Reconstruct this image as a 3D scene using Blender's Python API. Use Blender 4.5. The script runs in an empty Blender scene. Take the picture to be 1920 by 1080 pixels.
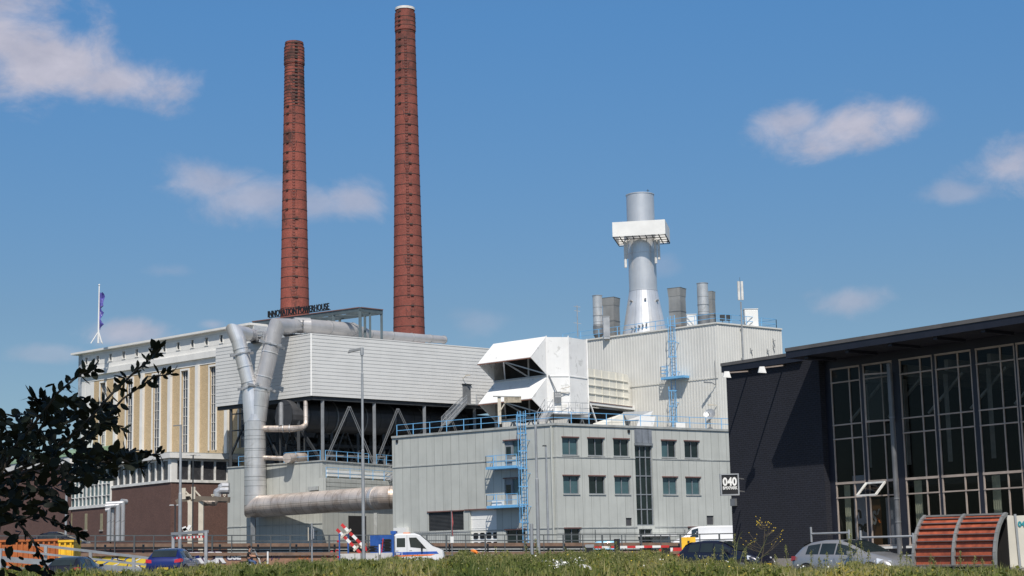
import bpy, bmesh, math, random
import numpy as np
from mathutils import Vector, Matrix
random.seed(7); RNG = np.random.default_rng(7)
R = math.radians
S = bpy.context.scene; COL = S.collection
# ---------------------------------------------------------------- camera
F = 3200.0; TP = .161; RO = .0225; CZ = 1.6
_p = math.atan(TP)
vf = Vector((0, math.cos(_p), math.sin(_p))); _r = Vector((1, 0, 0)); _u = Vector((0, -math.sin(_p), math.cos(_p)))
vr = _r*math.cos(RO) - _u*math.sin(RO); vu = _u*math.cos(RO) + _r*math.sin(RO)
CAM = Vector((0, 0, CZ))
cd = bpy.data.cameras.new('camera'); cam = bpy.data.objects.new('camera', cd); COL.objects.link(cam)
m = Matrix.Identity(4)
for i in range(3): m[i][0], m[i][1], m[i][2], m[i][3] = vr[i], vu[i], -vf[i], CAM[i]
cam.matrix_world = m
cd.sensor_width = 36; cd.lens = F/1920*36; cd.clip_start = .2; cd.clip_end = 5000
S.camera = cam
# ---------------------------------------------------------------- light
SUN_AZ = R(4); SUN_EL = R(52)          # measured from straight behind the camera towards the right
sd = Vector((math.sin(SUN_AZ)*math.cos(SUN_EL), -math.cos(SUN_AZ)*math.cos(SUN_EL), math.sin(SUN_EL)))
sl = bpy.data.lights.new('sun', 'SUN'); sl.energy = 4.7; sl.angle = R(.53); sl.color = (1, .935, .845)
so = bpy.data.objects.new('sun', sl); COL.objects.link(so); so.rotation_euler = sd.to_track_quat('Z', 'Y').to_euler()
S.view_settings.view_transform = 'Standard'; S.view_settings.look = 'None'; S.view_settings.gamma = 1
S.view_settings.exposure = 0.0
S.cycles.max_bounces = 8; S.cycles.transparent_max_bounces = 12
def ray(x, y): return vf*F + vr*(x-960) + vu*(540-y)
w = bpy.data.worlds.new('World'); S.world = w; w.use_nodes = True
nt = w.node_tree; N = nt.nodes; Lk = nt.links; N.clear()
def nd(tree, t, **k):
    n = tree.nodes.new(t)
    for a, b in k.items(): setattr(n, a, b)
    return n
def mth(tree, op, a, b=None, c=None, clamp=False):
    n = tree.nodes.new('ShaderNodeMath'); n.operation = op; n.use_clamp = clamp
    for i, v in enumerate((a, b, c)):
        if v is None: continue
        if isinstance(v, (int, float)): n.inputs[i].default_value = v
        else: tree.links.new(v, n.inputs[i])
    return n.outputs[0]
sky = nd(nt, 'ShaderNodeTexSky', sky_type='NISHITA', sun_disc=False)
sky.sun_elevation = SUN_EL; sky.sun_rotation = math.pi - SUN_AZ; sky.air_density = 1.0; sky.dust_density = .5; sky.ozone_density = 2.2
tc = nd(nt, 'ShaderNodeTexCoord'); sep = nd(nt, 'ShaderNodeSeparateXYZ'); Lk.new(tc.outputs['Generated'], sep.inputs[0])
az = mth(nt, 'ARCTAN2', sep.outputs[0], sep.outputs[1]); el = mth(nt, 'ARCSINE', sep.outputs[2])
def noise(tree, vec, scale, detail=5, rough=.55, dist=0):
    n = nd(tree, 'ShaderNodeTexNoise'); n.inputs['Scale'].default_value = scale; n.inputs['Detail'].default_value = detail
    n.inputs['Roughness'].default_value = rough; n.inputs['Distortion'].default_value = dist
    if vec is not None: tree.links.new(vec, n.inputs['Vector'])
    return n.outputs[0]
cx = nd(nt, 'ShaderNodeCombineXYZ'); Lk.new(az, cx.inputs[0]); Lk.new(mth(nt, 'MULTIPLY', el, 1.5), cx.inputs[1])
n1 = noise(nt, cx.outputs[0], 22, 14, .62, .35); n2 = noise(nt, cx.outputs[0], 9, 3, .5); n3 = noise(nt, cx.outputs[0], 34, 10, .6, .3)
wob = mth(nt, 'ADD', mth(nt, 'MULTIPLY', mth(nt, 'SUBTRACT', n1, .5), 2.0), mth(nt, 'MULTIPLY', mth(nt, 'SUBTRACT', n2, .5), 1.1))
CL = [(-10, 60, 175, 130, 1), (90, 125, 190, 84, 1), (230, 152, 140, 50, .95), (385, 340, 105, 44, .66), (480, 376, 120, 46, .68), (580, 380, 80, 34, .55), (670, 372, 85, 42, .68),
      (1500, 225, 90, 40, .8), (1595, 236, 150, 58, .95), (1690, 222, 90, 48, .9), (1900, 310, 100, 62, .8), (1800, 362, 90, 26, .45), (1600, 565, 90, 34, .55),
      (245, 622, 85, 30, .75), (90, 665, 70, 18, .3), (320, 508, 60, 18, .2), (890, 605, 60, 30, .22), (1240, 495, 40, 30, .2), (400, 608, 30, 12, .4)]
tot = None
for (px, py, rx, ry, st) in CL:
    d = ray(px, py).normalized(); a0 = math.atan2(d.x, d.y); e0 = math.asin(d.z)
    dx = mth(nt, 'DIVIDE', mth(nt, 'SUBTRACT', az, a0), rx/F); dy = mth(nt, 'DIVIDE', mth(nt, 'SUBTRACT', el, e0), ry/F)
    d2 = mth(nt, 'SQRT', mth(nt, 'ADD', mth(nt, 'MULTIPLY', dx, dx), mth(nt, 'MULTIPLY', dy, dy)))
    v = mth(nt, 'ADD', mth(nt, 'SUBTRACT', 1.12, d2), wob)
    mr = nd(nt, 'ShaderNodeMapRange', interpolation_type='SMOOTHSTEP'); Lk.new(v, mr.inputs[0]); mr.inputs[1].default_value = 0; mr.inputs[2].default_value = 1.0
    mr.inputs[4].default_value = st
    tot = mr.outputs[0] if tot is None else mth(nt, 'MAXIMUM', tot, mr.outputs[0])
bgs = nd(nt, 'ShaderNodeBackground'); bgs.inputs[1].default_value = .105
hs = nd(nt, 'ShaderNodeHueSaturation'); hs.inputs['Saturation'].default_value = 1.0; hs.inputs['Value'].default_value = 1.0
Lk.new(sky.outputs[0], hs.inputs['Color'])
tint = nd(nt, 'ShaderNodeValToRGB'); Lk.new(mth(nt, 'DIVIDE', el, math.pi/2, clamp=True), tint.inputs[0]); te = tint.color_ramp.elements
te[0].position = 0; te[0].color = (.27, .30, .34, 1); te[1].position = .5; te[1].color = (.52, .48, .44, 1)
for q, c in ((.093, (.265, .325, .37)), (.204, (.265, .44, .55))): k = te.new(q); k.color = (*c, 1)
tm = nd(nt, 'ShaderNodeMix', data_type='RGBA', blend_type='MULTIPLY'); tm.inputs[0].default_value = 1; Lk.new(hs.outputs[0], tm.inputs[6]); Lk.new(tint.outputs[0], tm.inputs[7])
td = nd(nt, 'ShaderNodeMix', data_type='RGBA', blend_type='ADD'); td.inputs[0].default_value = 1; Lk.new(tm.outputs[2], td.inputs[6]); Lk.new(tm.outputs[2], td.inputs[7])
Lk.new(td.outputs[2], bgs.inputs[0])
cc = nd(nt, 'ShaderNodeMix', data_type='RGBA'); Lk.new(mth(nt, 'ADD', mth(nt, 'MULTIPLY', mth(nt, 'SUBTRACT', n3, .5), 2.2), .5, clamp=True), cc.inputs[0]); cc.inputs[6].default_value = (4.3, 4.2, 5.0, 1); cc.inputs[7].default_value = (6.0, 5.7, 6.4, 1)
bgc = nd(nt, 'ShaderNodeBackground'); bgc.inputs[1].default_value = .105; Lk.new(cc.outputs[2], bgc.inputs[0])
mx = nd(nt, 'ShaderNodeMixShader'); Lk.new(mth(nt, 'MULTIPLY', tot, .86), mx.inputs[0]); Lk.new(bgs.outputs[0], mx.inputs[1]); Lk.new(bgc.outputs[0], mx.inputs[2])
wo = nd(nt, 'ShaderNodeOutputWorld'); Lk.new(mx.outputs[0], wo.inputs[0])
# ---------------------------------------------------------------- finding real places from measured angles
def pz(x, y, z): d = ray(x, y); return CAM + d*((z-CZ)/d.z)          # the point at height z
def pd(x, y, Y): d = ray(x, y); return CAM + d*(Y/d.y)                # the point at distance Y
def on(A, B, x, y):                                                  # the point on the upright plane through A and B
    n = Vector((B.y-A.y, -(B.x-A.x), 0)); d = ray(x, y); return CAM + d*((n.dot(A-CAM))/(n.dot(d)))
class Wall:                                                          # upright plane: u metres from A towards B, z height, o metres out towards the viewer
    def __init__(s, A, B):
        s.A = Vector((A.x, A.y, 0)); d = Vector((B.x-A.x, B.y-A.y, 0)); s.L = d.length; s.t = d/s.L
        s.n = Vector((s.t.y, -s.t.x, 0))
        if s.n.dot(CAM-s.A) < 0: s.n = -s.n
        s.B = s.A + d
    def p(s, u, z, o=0): return s.A + s.t*u + s.n*o + Vector((0, 0, z))
    def uz(s, x, y):
        q = on(s.A, s.B, x, y); return ((q-s.A).dot(s.t), q.z)
    def off(s, o): return Wall(s.A + s.n*o, s.B + s.n*o)
# ---------------------------------------------------------------- materials
MATS = {}
def lin(c):
    return tuple((x/12.92 if x <= .04045 else ((x+.055)/1.055)**2.4) for x in [v/255 for v in c])
def mat(name, col, rough=.6, metal=0, var=.12, scale=1.5, streak=0, seam=None, bump=0, bscale=20, col2=None, spec=.5, coat=0, stains=None):
    """seam=(pitch_u, width_u, pitch_v, width_v, darken) drawn in wall metres (UV)"""
    if name in MATS: return MATS[name]
    m = bpy.data.materials.new(name); m.use_nodes = True; t = m.node_tree; b = t.nodes['Principled BSDF']
    b.inputs['Roughness'].default_value = rough; b.inputs['Metallic'].default_value = metal; b.inputs['Specular IOR Level'].default_value = spec
    if coat: b.inputs['Coat Weight'].default_value = coat; b.inputs['Coat Roughness'].default_value = .05
    tcn = nd(t, 'ShaderNodeTexCoord'); geo = nd(t, 'ShaderNodeNewGeometry')
    P = geo.outputs['Position']
    nz = noise(t, P, scale, 6, .6)
    c2 = col2 or tuple(max(0, x*(1-2.2*var)) for x in col)
    mxc = nd(t, 'ShaderNodeMix', data_type='RGBA'); mxc.inputs[6].default_value = (*c2, 1)
    mxc.inputs[7].default_value = (*[min(1, x*(1+var)) for x in col], 1)
    mrn = nd(t, 'ShaderNodeMapRange'); t.links.new(nz, mrn.inputs[0]); mrn.inputs[1].default_value = .28; mrn.inputs[2].default_value = .62
    t.links.new(mrn.outputs[0], mxc.inputs[0])
    out = mxc.outputs[2]
    def dark(out, fac, amt):
        k = nd(t, 'ShaderNodeMix', data_type='RGBA', blend_type='MULTIPLY'); k.inputs[7].default_value = (amt, amt, amt*.98, 1)
        t.links.new(out, k.inputs[6])
        if isinstance(fac, float): k.inputs[0].default_value = fac
        else: t.links.new(fac, k.inputs[0])
        return k.outputs[2]
    if streak:
        mp = nd(t, 'ShaderNodeMapping'); mp.inputs['Scale'].default_value = (2.2, 2.2, .12); t.links.new(P, mp.inputs[0])
        sn = noise(t, mp.outputs[0], 1.6, 5, .65); mr = nd(t, 'ShaderNodeMapRange'); t.links.new(sn, mr.inputs[0])
        mr.inputs[1].default_value = .5; mr.inputs[2].default_value = .78; mr.inputs[4].default_value = streak
        out = dark(out, mr.outputs[0], .45)
    if stains:
        sn = noise(t, P, stains[1], 7, .7, .6); mr = nd(t, 'ShaderNodeMapRange'); t.links.new(sn, mr.inputs[0])
        mr.inputs[1].default_value = stains[2]; mr.inputs[2].default_value = stains[2]+.1
        k = nd(t, 'ShaderNodeMix', data_type='RGBA'); t.links.new(mth(t, 'MULTIPLY', mr.outputs[0], stains[3]), k.inputs[0]); t.links.new(out, k.inputs[6]); k.inputs[7].default_value = (*stains[0], 1)
        out = k.outputs[2]
    if seam:
        sp = nd(t, 'ShaderNodeSeparateXYZ'); t.links.new(tcn.outputs['UV'], sp.inputs[0])
        tot = None
        for k, (pp, ww) in enumerate(((seam[0], seam[1]), (seam[2], seam[3]))):
            if not pp: continue
            fr = mth(t, 'FRACT', mth(t, 'DIVIDE', sp.outputs[k], pp)); ls = mth(t, 'LESS_THAN', fr, ww/pp)
            tot = ls if tot is None else mth(t, 'MAXIMUM', tot, ls)
        if seam[0]:   # each panel a slightly different shade
            cell = mth(t, 'FLOOR', mth(t, 'DIVIDE', sp.outputs[0], seam[0])); wn = nd(t, 'ShaderNodeTexWhiteNoise', noise_dimensions='1D'); t.links.new(cell, wn.inputs['W'])
            out = dark(out, mth(t, 'MULTIPLY', wn.outputs[0], .12), .5)
        out = dark(out, tot, seam[4])
    t.links.new(out, b.inputs['Base Color'])
    rn = mth(t, 'ADD', mth(t, 'MULTIPLY', nz, .25), rough-.12, clamp=True); t.links.new(rn, b.inputs['Roughness'])
    if bump:
        bn = nd(t, 'ShaderNodeBump'); bn.inputs['Strength'].default_value = bump; bn.inputs['Distance'].default_value = .05
        t.links.new(noise(t, P, bscale, 4), bn.inputs['Height']); t.links.new(bn.outputs[0], b.inputs['Normal'])
    MATS[name] = m; return m
def brick(name, c1, c2, mortar, bw=.22, bh=.065, ms=.012, big=.35, soot=0, bump=.3):
    m = bpy.data.materials.new(name); m.use_nodes = True; t = m.node_tree; b = t.nodes['Principled BSDF']; b.inputs['Roughness'].default_value = .85
    tcn = nd(t, 'ShaderNodeTexCoord'); geo = nd(t, 'ShaderNodeNewGeometry')
    br = nd(t, 'ShaderNodeTexBrick'); t.links.new(tcn.outputs['UV'], br.inputs['Vector']); br.inputs['Scale'].default_value = 1
    br.inputs['Color1'].default_value = (*c1, 1); br.inputs['Color2'].default_value = (*c2, 1); br.inputs['Mortar'].default_value = (*mortar, 1)
    br.inputs['Brick Width'].default_value = bw; br.inputs['Row Height'].default_value = bh; br.inputs['Mortar Size'].default_value = ms
    nz = noise(t, geo.outputs['Position'], .8, 8, .7); mr = nd(t, 'ShaderNodeMapRange'); t.links.new(nz, mr.inputs[0]); mr.inputs[1].default_value = .3; mr.inputs[2].default_value = .7
    k = nd(t, 'ShaderNodeMix', data_type='RGBA', blend_type='MULTIPLY'); t.links.new(mth(t, 'MULTIPLY', mr.outputs[0], big), k.inputs[0]); t.links.new(br.outputs[0], k.inputs[6]); k.inputs[7].default_value = (.35, .33, .33, 1)
    out = k.outputs[2]
    n3 = noise(t, geo.outputs['Position'], 7, 6, .7); mr3 = nd(t, 'ShaderNodeMapRange'); t.links.new(n3, mr3.inputs[0]); mr3.inputs[1].default_value = .35; mr3.inputs[2].default_value = .7
    k = nd(t, 'ShaderNodeMix', data_type='RGBA', blend_type='MULTIPLY'); t.links.new(mth(t, 'MULTIPLY', mr3.outputs[0], .75), k.inputs[0]); t.links.new(out, k.inputs[6]); k.inputs[7].default_value = (.5, .48, .46, 1)
    out = k.outputs[2]
    if soot:
        n4 = noise(t, geo.outputs['Position'], .33, 6, .75)
        spz = nd(t, 'ShaderNodeSeparateXYZ'); t.links.new(geo.outputs['Position'], spz.inputs[0]); mz = nd(t, 'ShaderNodeMapRange'); t.links.new(spz.outputs[2], mz.inputs[0]); mz.inputs[1].default_value = 48; mz.inputs[2].default_value = 76; mz.inputs[4].default_value = .13
        n4 = mth(t, 'ADD', n4, mz.outputs[0])
        mpv = nd(t, 'ShaderNodeMapping'); mpv.inputs['Scale'].default_value = (3, 3, .1); t.links.new(geo.outputs['Position'], mpv.inputs[0]); n5 = noise(t, mpv.outputs[0], 1.2, 6, .7); mr5 = nd(t, 'ShaderNodeMapRange'); t.links.new(n5, mr5.inputs[0]); mr5.inputs[1].default_value = .5; mr5.inputs[2].default_value = .75
        k = nd(t, 'ShaderNodeMix', data_type='RGBA'); t.links.new(mth(t, 'MULTIPLY', mr5.outputs[0], .35), k.inputs[0]); t.links.new(out, k.inputs[6]); k.inputs[7].default_value = (.14, .07, .055, 1)
        out = k.outputs[2]; mr4 = nd(t, 'ShaderNodeMapRange'); t.links.new(n4, mr4.inputs[0]); mr4.inputs[1].default_value = .56; mr4.inputs[2].default_value = .68
        k = nd(t, 'ShaderNodeMix', data_type='RGBA'); t.links.new(mth(t, 'MULTIPLY', mr4.outputs[0], soot), k.inputs[0]); t.links.new(out, k.inputs[6]); k.inputs[7].default_value = (.03, .02, .018, 1)
        out = k.outputs[2]
    t.links.new(out, b.inputs['Base Color'])
    if bump:
        bn = nd(t, 'ShaderNodeBump'); bn.inputs['Strength'].default_value = bump; bn.inputs['Distance'].default_value = .01
        bn.invert = True; t.links.new(br.outputs['Fac'], bn.inputs['Height']); t.links.new(bn.outputs[0], b.inputs['Normal'])
    return m
def glassmat(name, tint=(.5, .55, .55), refl=.12):
    m = bpy.data.materials.new(name); m.use_nodes = True; t = m.node_tree; t.nodes.clear()
    tr = nd(t, 'ShaderNodeBsdfTransparent'); tr.inputs[0].default_value = (*tint, 1); gl = nd(t, 'ShaderNodeBsdfGlossy'); gl.inputs['Roughness'].default_value = .02
    gl.inputs[0].default_value = (.8, .8, .78, 1)
    fr = nd(t, 'ShaderNodeFresnel'); fr.inputs[0].default_value = 1.5; mx = nd(t, 'ShaderNodeMixShader'); t.links.new(mth(t, 'MULTIPLY', fr.outputs[0], refl/.04*.4, clamp=True), mx.inputs[0])
    t.links.new(tr.outputs[0], mx.inputs[1]); t.links.new(gl.outputs[0], mx.inputs[2]); o = nd(t, 'ShaderNodeOutputMaterial'); t.links.new(mx.outputs[0], o.inputs[0]); return m
# ---------------------------------------------------------------- mesh builder
class MB:
    def __init__(s): s.v = []; s.f = []; s.uv = []; s.sm = []
    def face(s, pts, uv=None, sm=False):
        i = len(s.v); s.v += [tuple(p) for p in pts]; s.f.append(tuple(range(i, i+len(pts)))); s.uv.append(uv); s.sm.append(sm); return s
    def hexa(s, p):     # p: 4 bottom, 4 top (same order)
        p = [Vector(q) for q in p]
        for ids in ((3, 2, 1, 0), (4, 5, 6, 7), (0, 1, 5, 4), (1, 2, 6, 5), (2, 3, 7, 6), (3, 0, 4, 7)): s.face([p[k] for k in ids])
        return s
    def box(s, x0, x1, y0, y1, z0, z1):
        return s.hexa([(x0, y0, z0), (x1, y0, z0), (x1, y1, z0), (x0, y1, z0), (x0, y0, z1), (x1, y0, z1), (x1, y1, z1), (x0, y1, z1)])
    def wbox(s, W, u0, u1, z0, z1, o0, o1):     # box on a wall plane
        return s.hexa([W.p(u0, z0, o1), W.p(u1, z0, o1), W.p(u1, z0, o0), W.p(u0, z0, o0), W.p(u0, z1, o1), W.p(u1, z1, o1), W.p(u1, z1, o0), W.p(u0, z1, o0)])
    def bar(s, a, b, w=.06, h=None, up=(0, 0, 1)):
        a = Vector(a); b = Vector(b); h = h or w; d = (b-a); up = Vector(up)
        if d.length < 1e-6: return s
        d.normalize(); x = d.cross(up)
        if x.length < 1e-3: x = d.cross(Vector((0, 1, 0)))
        x.normalize(); y = x.cross(d); x = x*w/2; y = y*h/2
        return s.hexa([a-x-y, a+x-y, b+x-y, b-x-y, a-x+y, a+x+y, b+x+y, b-x+y])
    def tube(s, pts, r, n=12, caps=True, uvr=None):
        pts = [Vector(p) for p in pts]; k = len(pts); rs = r if isinstance(r, (list, tuple)) else [r]*k
        rings = []; px = None
        for i, p in enumerate(pts):
            d = ((pts[i]-pts[i-1]).normalized() if i else Vector()) + ((pts[i+1]-pts[i]).normalized() if i < k-1 else Vector())
            d.normalize()
            if px is None:
                px = d.cross(Vector((0, 0, 1)))
                if px.length < .05: px = d.cross(Vector((0, 1, 0)))
            px = (px - d*px.dot(d)).normalized(); py = d.cross(px)
            c = 1
            if 0 < i < k-1:
                ca = (pts[i]-pts[i-1]).normalized().dot(d); c = 1/max(ca, .5)
            bend = None
            if c > 1.001: bend = ((pts[i+1]-pts[i]).normalized()-(pts[i]-pts[i-1]).normalized()).normalized()
            ring = []
            for j in range(n):
                a = 2*math.pi*j/n; q = px*math.cos(a)*rs[i] + py*math.sin(a)*rs[i]
                if bend is not None: q += bend*(q.dot(bend))*(c-1)
                ring.append(p+q)
            rings.append(ring)
        L = 0
        for i in range(k-1):
            l2 = L + (pts[i+1]-pts[i]).length; rr = (rs[i]+rs[i+1])/2
            for j in range(n):
                j2 = (j+1) % n; u0 = j/n*2*math.pi*rr; u1 = (j+1)/n*2*math.pi*rr
                s.face([rings[i][j], rings[i][j2], rings[i+1][j2], rings[i+1][j]], [(u0, L), (u1, L), (u1, l2), (u0, l2)], True)
            L = l2
        if caps: s.face(rings[0][::-1]); s.face(rings[-1])
        return s
    def lathe(s, c, prof, n=32, uvr=None, ang=0):   # prof [(r,z)] around vertical axis at c(x,y)
        for i in range(len(prof)-1):
            (r0, z0), (r1, z1) = prof[i], prof[i+1]
            for j in range(n):
                a = 2*math.pi*j/n+ang; b = 2*math.pi*(j+1)/n+ang; rr = uvr or max(r0, r1, .1)
                q = [Vector((c[0]+r0*math.cos(a), c[1]+r0*math.sin(a), z0)), Vector((c[0]+r0*math.cos(b), c[1]+r0*math.sin(b), z0)),
                     Vector((c[0]+r1*math.cos(b), c[1]+r1*math.sin(b), z1)), Vector((c[0]+r1*math.cos(a), c[1]+r1*math.sin(a), z1))]
                uv = [((j/n*2*math.pi)*rr, z0), (((j+1)/n*2*math.pi)*rr, z0), (((j+1)/n*2*math.pi)*rr, z1), ((j/n*2*math.pi)*rr, z1)]
                if r0 < 1e-5: q = q[1:]; uv = uv[1:]
                elif r1 < 1e-5: q = q[:3]; uv = uv[:3]
                s.face(q, uv, abs(z1-z0) > 1e-4)
        return s
    def prism(s, poly, vec):    # poly closed list of points, extruded by vec
        poly = [Vector(p) for p in poly]; vec = Vector(vec); q = [p+vec for p in poly]; n = len(poly)
        s.face(poly[::-1]); s.face(q)
        for i in range(n): s.face([poly[i], poly[(i+1) % n], q[(i+1) % n], q[i]])
        return s
    def loft(s, rings, close=True, caps=True, sm=True):
        n = len(rings[0])
        for a, b in zip(rings[:-1], rings[1:]):
            for j in range(n if close else n-1):
                j2 = (j+1) % n; s.face([a[j], a[j2], b[j2], b[j]], None, sm)
        if caps: s.face(list(rings[0])[::-1]); s.face(rings[-1])
        return s
    def build(s, name, mt, parent=None, weld=False, sharp=None):
        me = bpy.data.meshes.new(name); off = parent.get('_o') if parent is not None else None
        V = np.array(s.v, dtype=float)
        if off is not None: V = V - np.array(off)
        me.from_pydata(V.tolist(), [], s.f)
        uvl = me.uv_layers.new(name='UVMap'); data = []
        for f, uv in zip(s.f, s.uv):
            if uv: data += [c for q in uv for c in q]; continue
            p = [Vector(s.v[k]) for k in f]; n = (p[1]-p[0]).cross(p[2]-p[0])
            if n.length < 1e-12 and len(p) > 3: n = (p[2]-p[0]).cross(p[3]-p[0])
            if n.length > 0: n.normalize()
            if abs(n.z) > .7 or n.length == 0:
                for q in p: data += [q.x, q.y]
            else:
                if n.y > 0: n = -n
                tx, ty = -n.y, n.x; l = math.hypot(tx, ty)
                for q in p: data += [(q.x*tx+q.y*ty)/l, q.z]
        uvl.data.foreach_set('uv', data)
        me.polygons.foreach_set('use_smooth', s.sm)
        if weld or sharp:
            bm = bmesh.new(); bm.from_mesh(me); bmesh.ops.remove_doubles(bm, verts=bm.verts, dist=1e-4)
            bmesh.ops.recalc_face_normals(bm, faces=bm.faces); bm.to_mesh(me); bm.free()
        if sharp: me.set_sharp_from_angle(angle=R(sharp))
        for q in (mt if isinstance(mt, (list, tuple)) else [mt]): me.materials.append(q)
        o = bpy.data.objects.new(name, me); COL.objects.link(o)
        if parent is not None: o.parent = parent
        return o
def tag(o, label=None, cat=None, group=None, kind=None):
    if label: o['label'] = label
    if cat: o['category'] = cat
    if group: o['group'] = group
    if kind: o['kind'] = kind
    return o
def thing(name, loc, label, cat, group=None):      # parts are written in world metres
    o = bpy.data.objects.new(name, None); COL.objects.link(o); o.location = loc; o['_o'] = list(loc); o.empty_display_size = .3
    return tag(o, label, cat, group)
def local(name, label, cat, group=None):           # parts are written in the thing's own metres
    o = bpy.data.objects.new(name, None); COL.objects.link(o); o.empty_display_size = .3
    return tag(o, label, cat, group)
def copy_tree(o, parent=None):
    c = o.copy(); COL.objects.link(c); c.parent = parent
    for ch in list(o.children): copy_tree(ch, c)
    return c
def sub(o, parent):      # a sub-part: same frame as its part
    return o
def wallgrid(b, W, u0, u1, z0, z1, holes, o=0, rev=.25, revb=None):
    """wall face with real openings; holes (ua,ub,za,zb)"""
    us = sorted(set([u0, u1]+[h for q in holes for h in q[:2]])); zs = sorted(set([z0, z1]+[h for q in holes for h in q[2:]]))
    us = [x for x in us if u0 <= x <= u1]; zs = [x for x in zs if z0 <= x <= z1]
    for a, c in zip(us[:-1], us[1:]):
        for e, g in zip(zs[:-1], zs[1:]):
            mu, mz = (a+c)/2, (e+g)/2
            if any(h[0] < mu < h[1] and h[2] < mz < h[3] for h in holes): continue
            b.face([W.p(a, e, o), W.p(c, e, o), W.p(c, g, o), W.p(a, g, o)])
    for (a, c, e, g) in holes:
        k = revb or b
        k.face([W.p(a, e, o), W.p(a, g, o), W.p(a, g, o-rev), W.p(a, e, o-rev)]); k.face([W.p(c, e, o), W.p(c, g, o), W.p(c, g, o-rev), W.p(c, e, o-rev)])
        k.face([W.p(a, g, o), W.p(c, g, o), W.p(c, g, o-rev), W.p(a, g, o-rev)]); k.face([W.p(a, e, o), W.p(c, e, o), W.p(c, e, o-rev), W.p(a, e, o-rev)])
    return b
def lap(b, W, u0, u1, z0, z1, pitch, dep):         # horizontal lap boards
    n = max(1, round((z1-z0)/pitch)); h = (z1-z0)/n
    for i in range(n):
        za = z0+i*h; zb = za+h
        b.face([W.p(u0, za, dep), W.p(u1, za, dep), W.p(u1, zb-.06, dep), W.p(u0, zb-.06, dep)])
        b.face([W.p(u0, zb-.06, dep), W.p(u1, zb-.06, dep), W.p(u1, zb-.05, 0), W.p(u0, zb-.05, 0)])
        b.face([W.p(u0, zb-.05, 0), W.p(u1, zb-.05, 0), W.p(u1, zb, 0), W.p(u0, zb, 0)])
        b.face([W.p(u0, za, 0), W.p(u1, za, 0), W.p(u1, za, dep), W.p(u0, za, dep)])
    return b
def ribs(b, W, u0, u1, z0, z1, pitch, dep):        # upright trapezoid ribs
    u = u0
    while u < u1-1e-4:
        q = [(0, 0), (.5, 0), (.6, dep), (.9, dep), (1, 0)]; pts = [(min(u+a*pitch, u1), o) for a, o in q]
        for (ua, oa), (ub, ob) in zip(pts[:-1], pts[1:]):
            if ub > ua: b.face([W.p(ua, z0, oa), W.p(ub, z0, ob), W.p(ub, z1, ob), W.p(ua, z1, oa)])
        u += pitch
    return b
def rail(b, pts, h=1.1, mids=(.55,), sp=2.2, r=.035, posts=True):      # tubular hand rail along points
    for a, c in zip(pts[:-1], pts[1:]):
        a = Vector(a); c = Vector(c); d = c-a; n = max(1, round(d.length/sp))
        for z in (h,)+tuple(mids): b.bar(a+Vector((0, 0, z)), c+Vector((0, 0, z)), r*1.6)
        if posts:
            for i in range(n+1): q = a+d*i/n; b.bar(q, q+Vector((0, 0, h)), r*2)
    return b
def text(s, size, depth, bold=0, sx=1):
    cu = bpy.data.curves.new('t', 'FONT'); cu.body = s; cu.size = size; cu.extrude = depth/2; cu.offset = bold; cu.resolution_u = 3
    o = bpy.data.objects.new('t', cu); COL.objects.link(o); dg = bpy.context.evaluated_depsgraph_get()
    me = bpy.data.meshes.new_from_object(o.evaluated_get(dg)); bpy.data.objects.remove(o); bpy.data.curves.remove(cu)
    V = [(v.co.x*sx, v.co.y, v.co.z) for v in me.vertices]; Fc = [tuple(p.vertices) for p in me.polygons]; bpy.data.meshes.remove(me); return V, Fc
def put_text(b, s, size, depth, org, X, Y, bold=0, sx=1, width=None):
    V, Fc = text(s, size, depth, bold, sx)
    if width:
        w0 = max(v[0] for v in V)-min(v[0] for v in V); k = width/w0; V = [(v[0]*k, v[1], v[2]) for v in V]
    X = Vector(X); Y = Vector(Y); Z = X.cross(Y); i = len(b.v)
    b.v += [tuple(Vector(org)+X*v[0]+Y*v[1]+Z*v[2]) for v in V]
    for f in Fc: b.f.append(tuple(k+i for k in f)); b.uv.append(None); b.sm.append(False)
    return b
# ================================================================ palette
m_grey = mat('grey_panel', (.485, .50, .47), .5, 0, .035, .6, streak=.28, seam=(1.0, .04, 0, 0, .55))
m_greyt = mat('grey_trim', (.36, .375, .365), .5)
m_corr = mat('white_cladding', (.66, .66, .645), .45, 0, .03, .4, streak=.12)
m_tall = mat('pale_cladding', (.64, .635, .60), .5, 0, .04, .3, streak=.15)
m_white = mat('white_paint', (.78, .78, .76), .5, 0, .04, .5)
m_hood = mat('hood_white', (.80, .80, .79), .5, 0, .04, .5, streak=.1, stains=((.33, .33, .31), 1.0, .575, .55))
m_cream = mat('cream_sheet', (.76, .74, .66), .55, 0, .05, .4, streak=.3, seam=(3.1, .06, 2.1, .06, .65))
m_blue = mat('blue_rail_paint', (.15, .40, .68), .5, 0, .06)
m_silver = mat('stack_aluminium', (.68, .68, .685), .36, .55, .04, .4, streak=.15)
m_pipe = mat('galvanised_pipe', (.70, .68, .655), .34, .6, .08, .5, streak=.35, seam=(0, 0, 1.6, .05, .5), stains=((.36, .30, .24), .5, .56, .4))
m_pipeb = mat('jacketed_pipe', (.74, .64, .56), .42, .5, .12, .5, seam=(1.9, .04, 1.3, .05, .5), stains=((.40, .30, .23), .45, .5, .6))
m_armL = mat('bright_pipe', (.74, .73, .72), .33, .55, .05, .5, streak=.2)
m_armR = mat('grey_pipe', (.48, .47, .47), .4, .35, .05, .5, streak=.25)
m_steel = mat('dark_steel', (.045, .05, .055), .55, .3, .1)
m_steelg = mat('grey_steel', (.22, .23, .24), .5, .4, .08)
m_rail = mat('anthracite_rail', (.085, .095, .10), .5, .2, .1)
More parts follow.
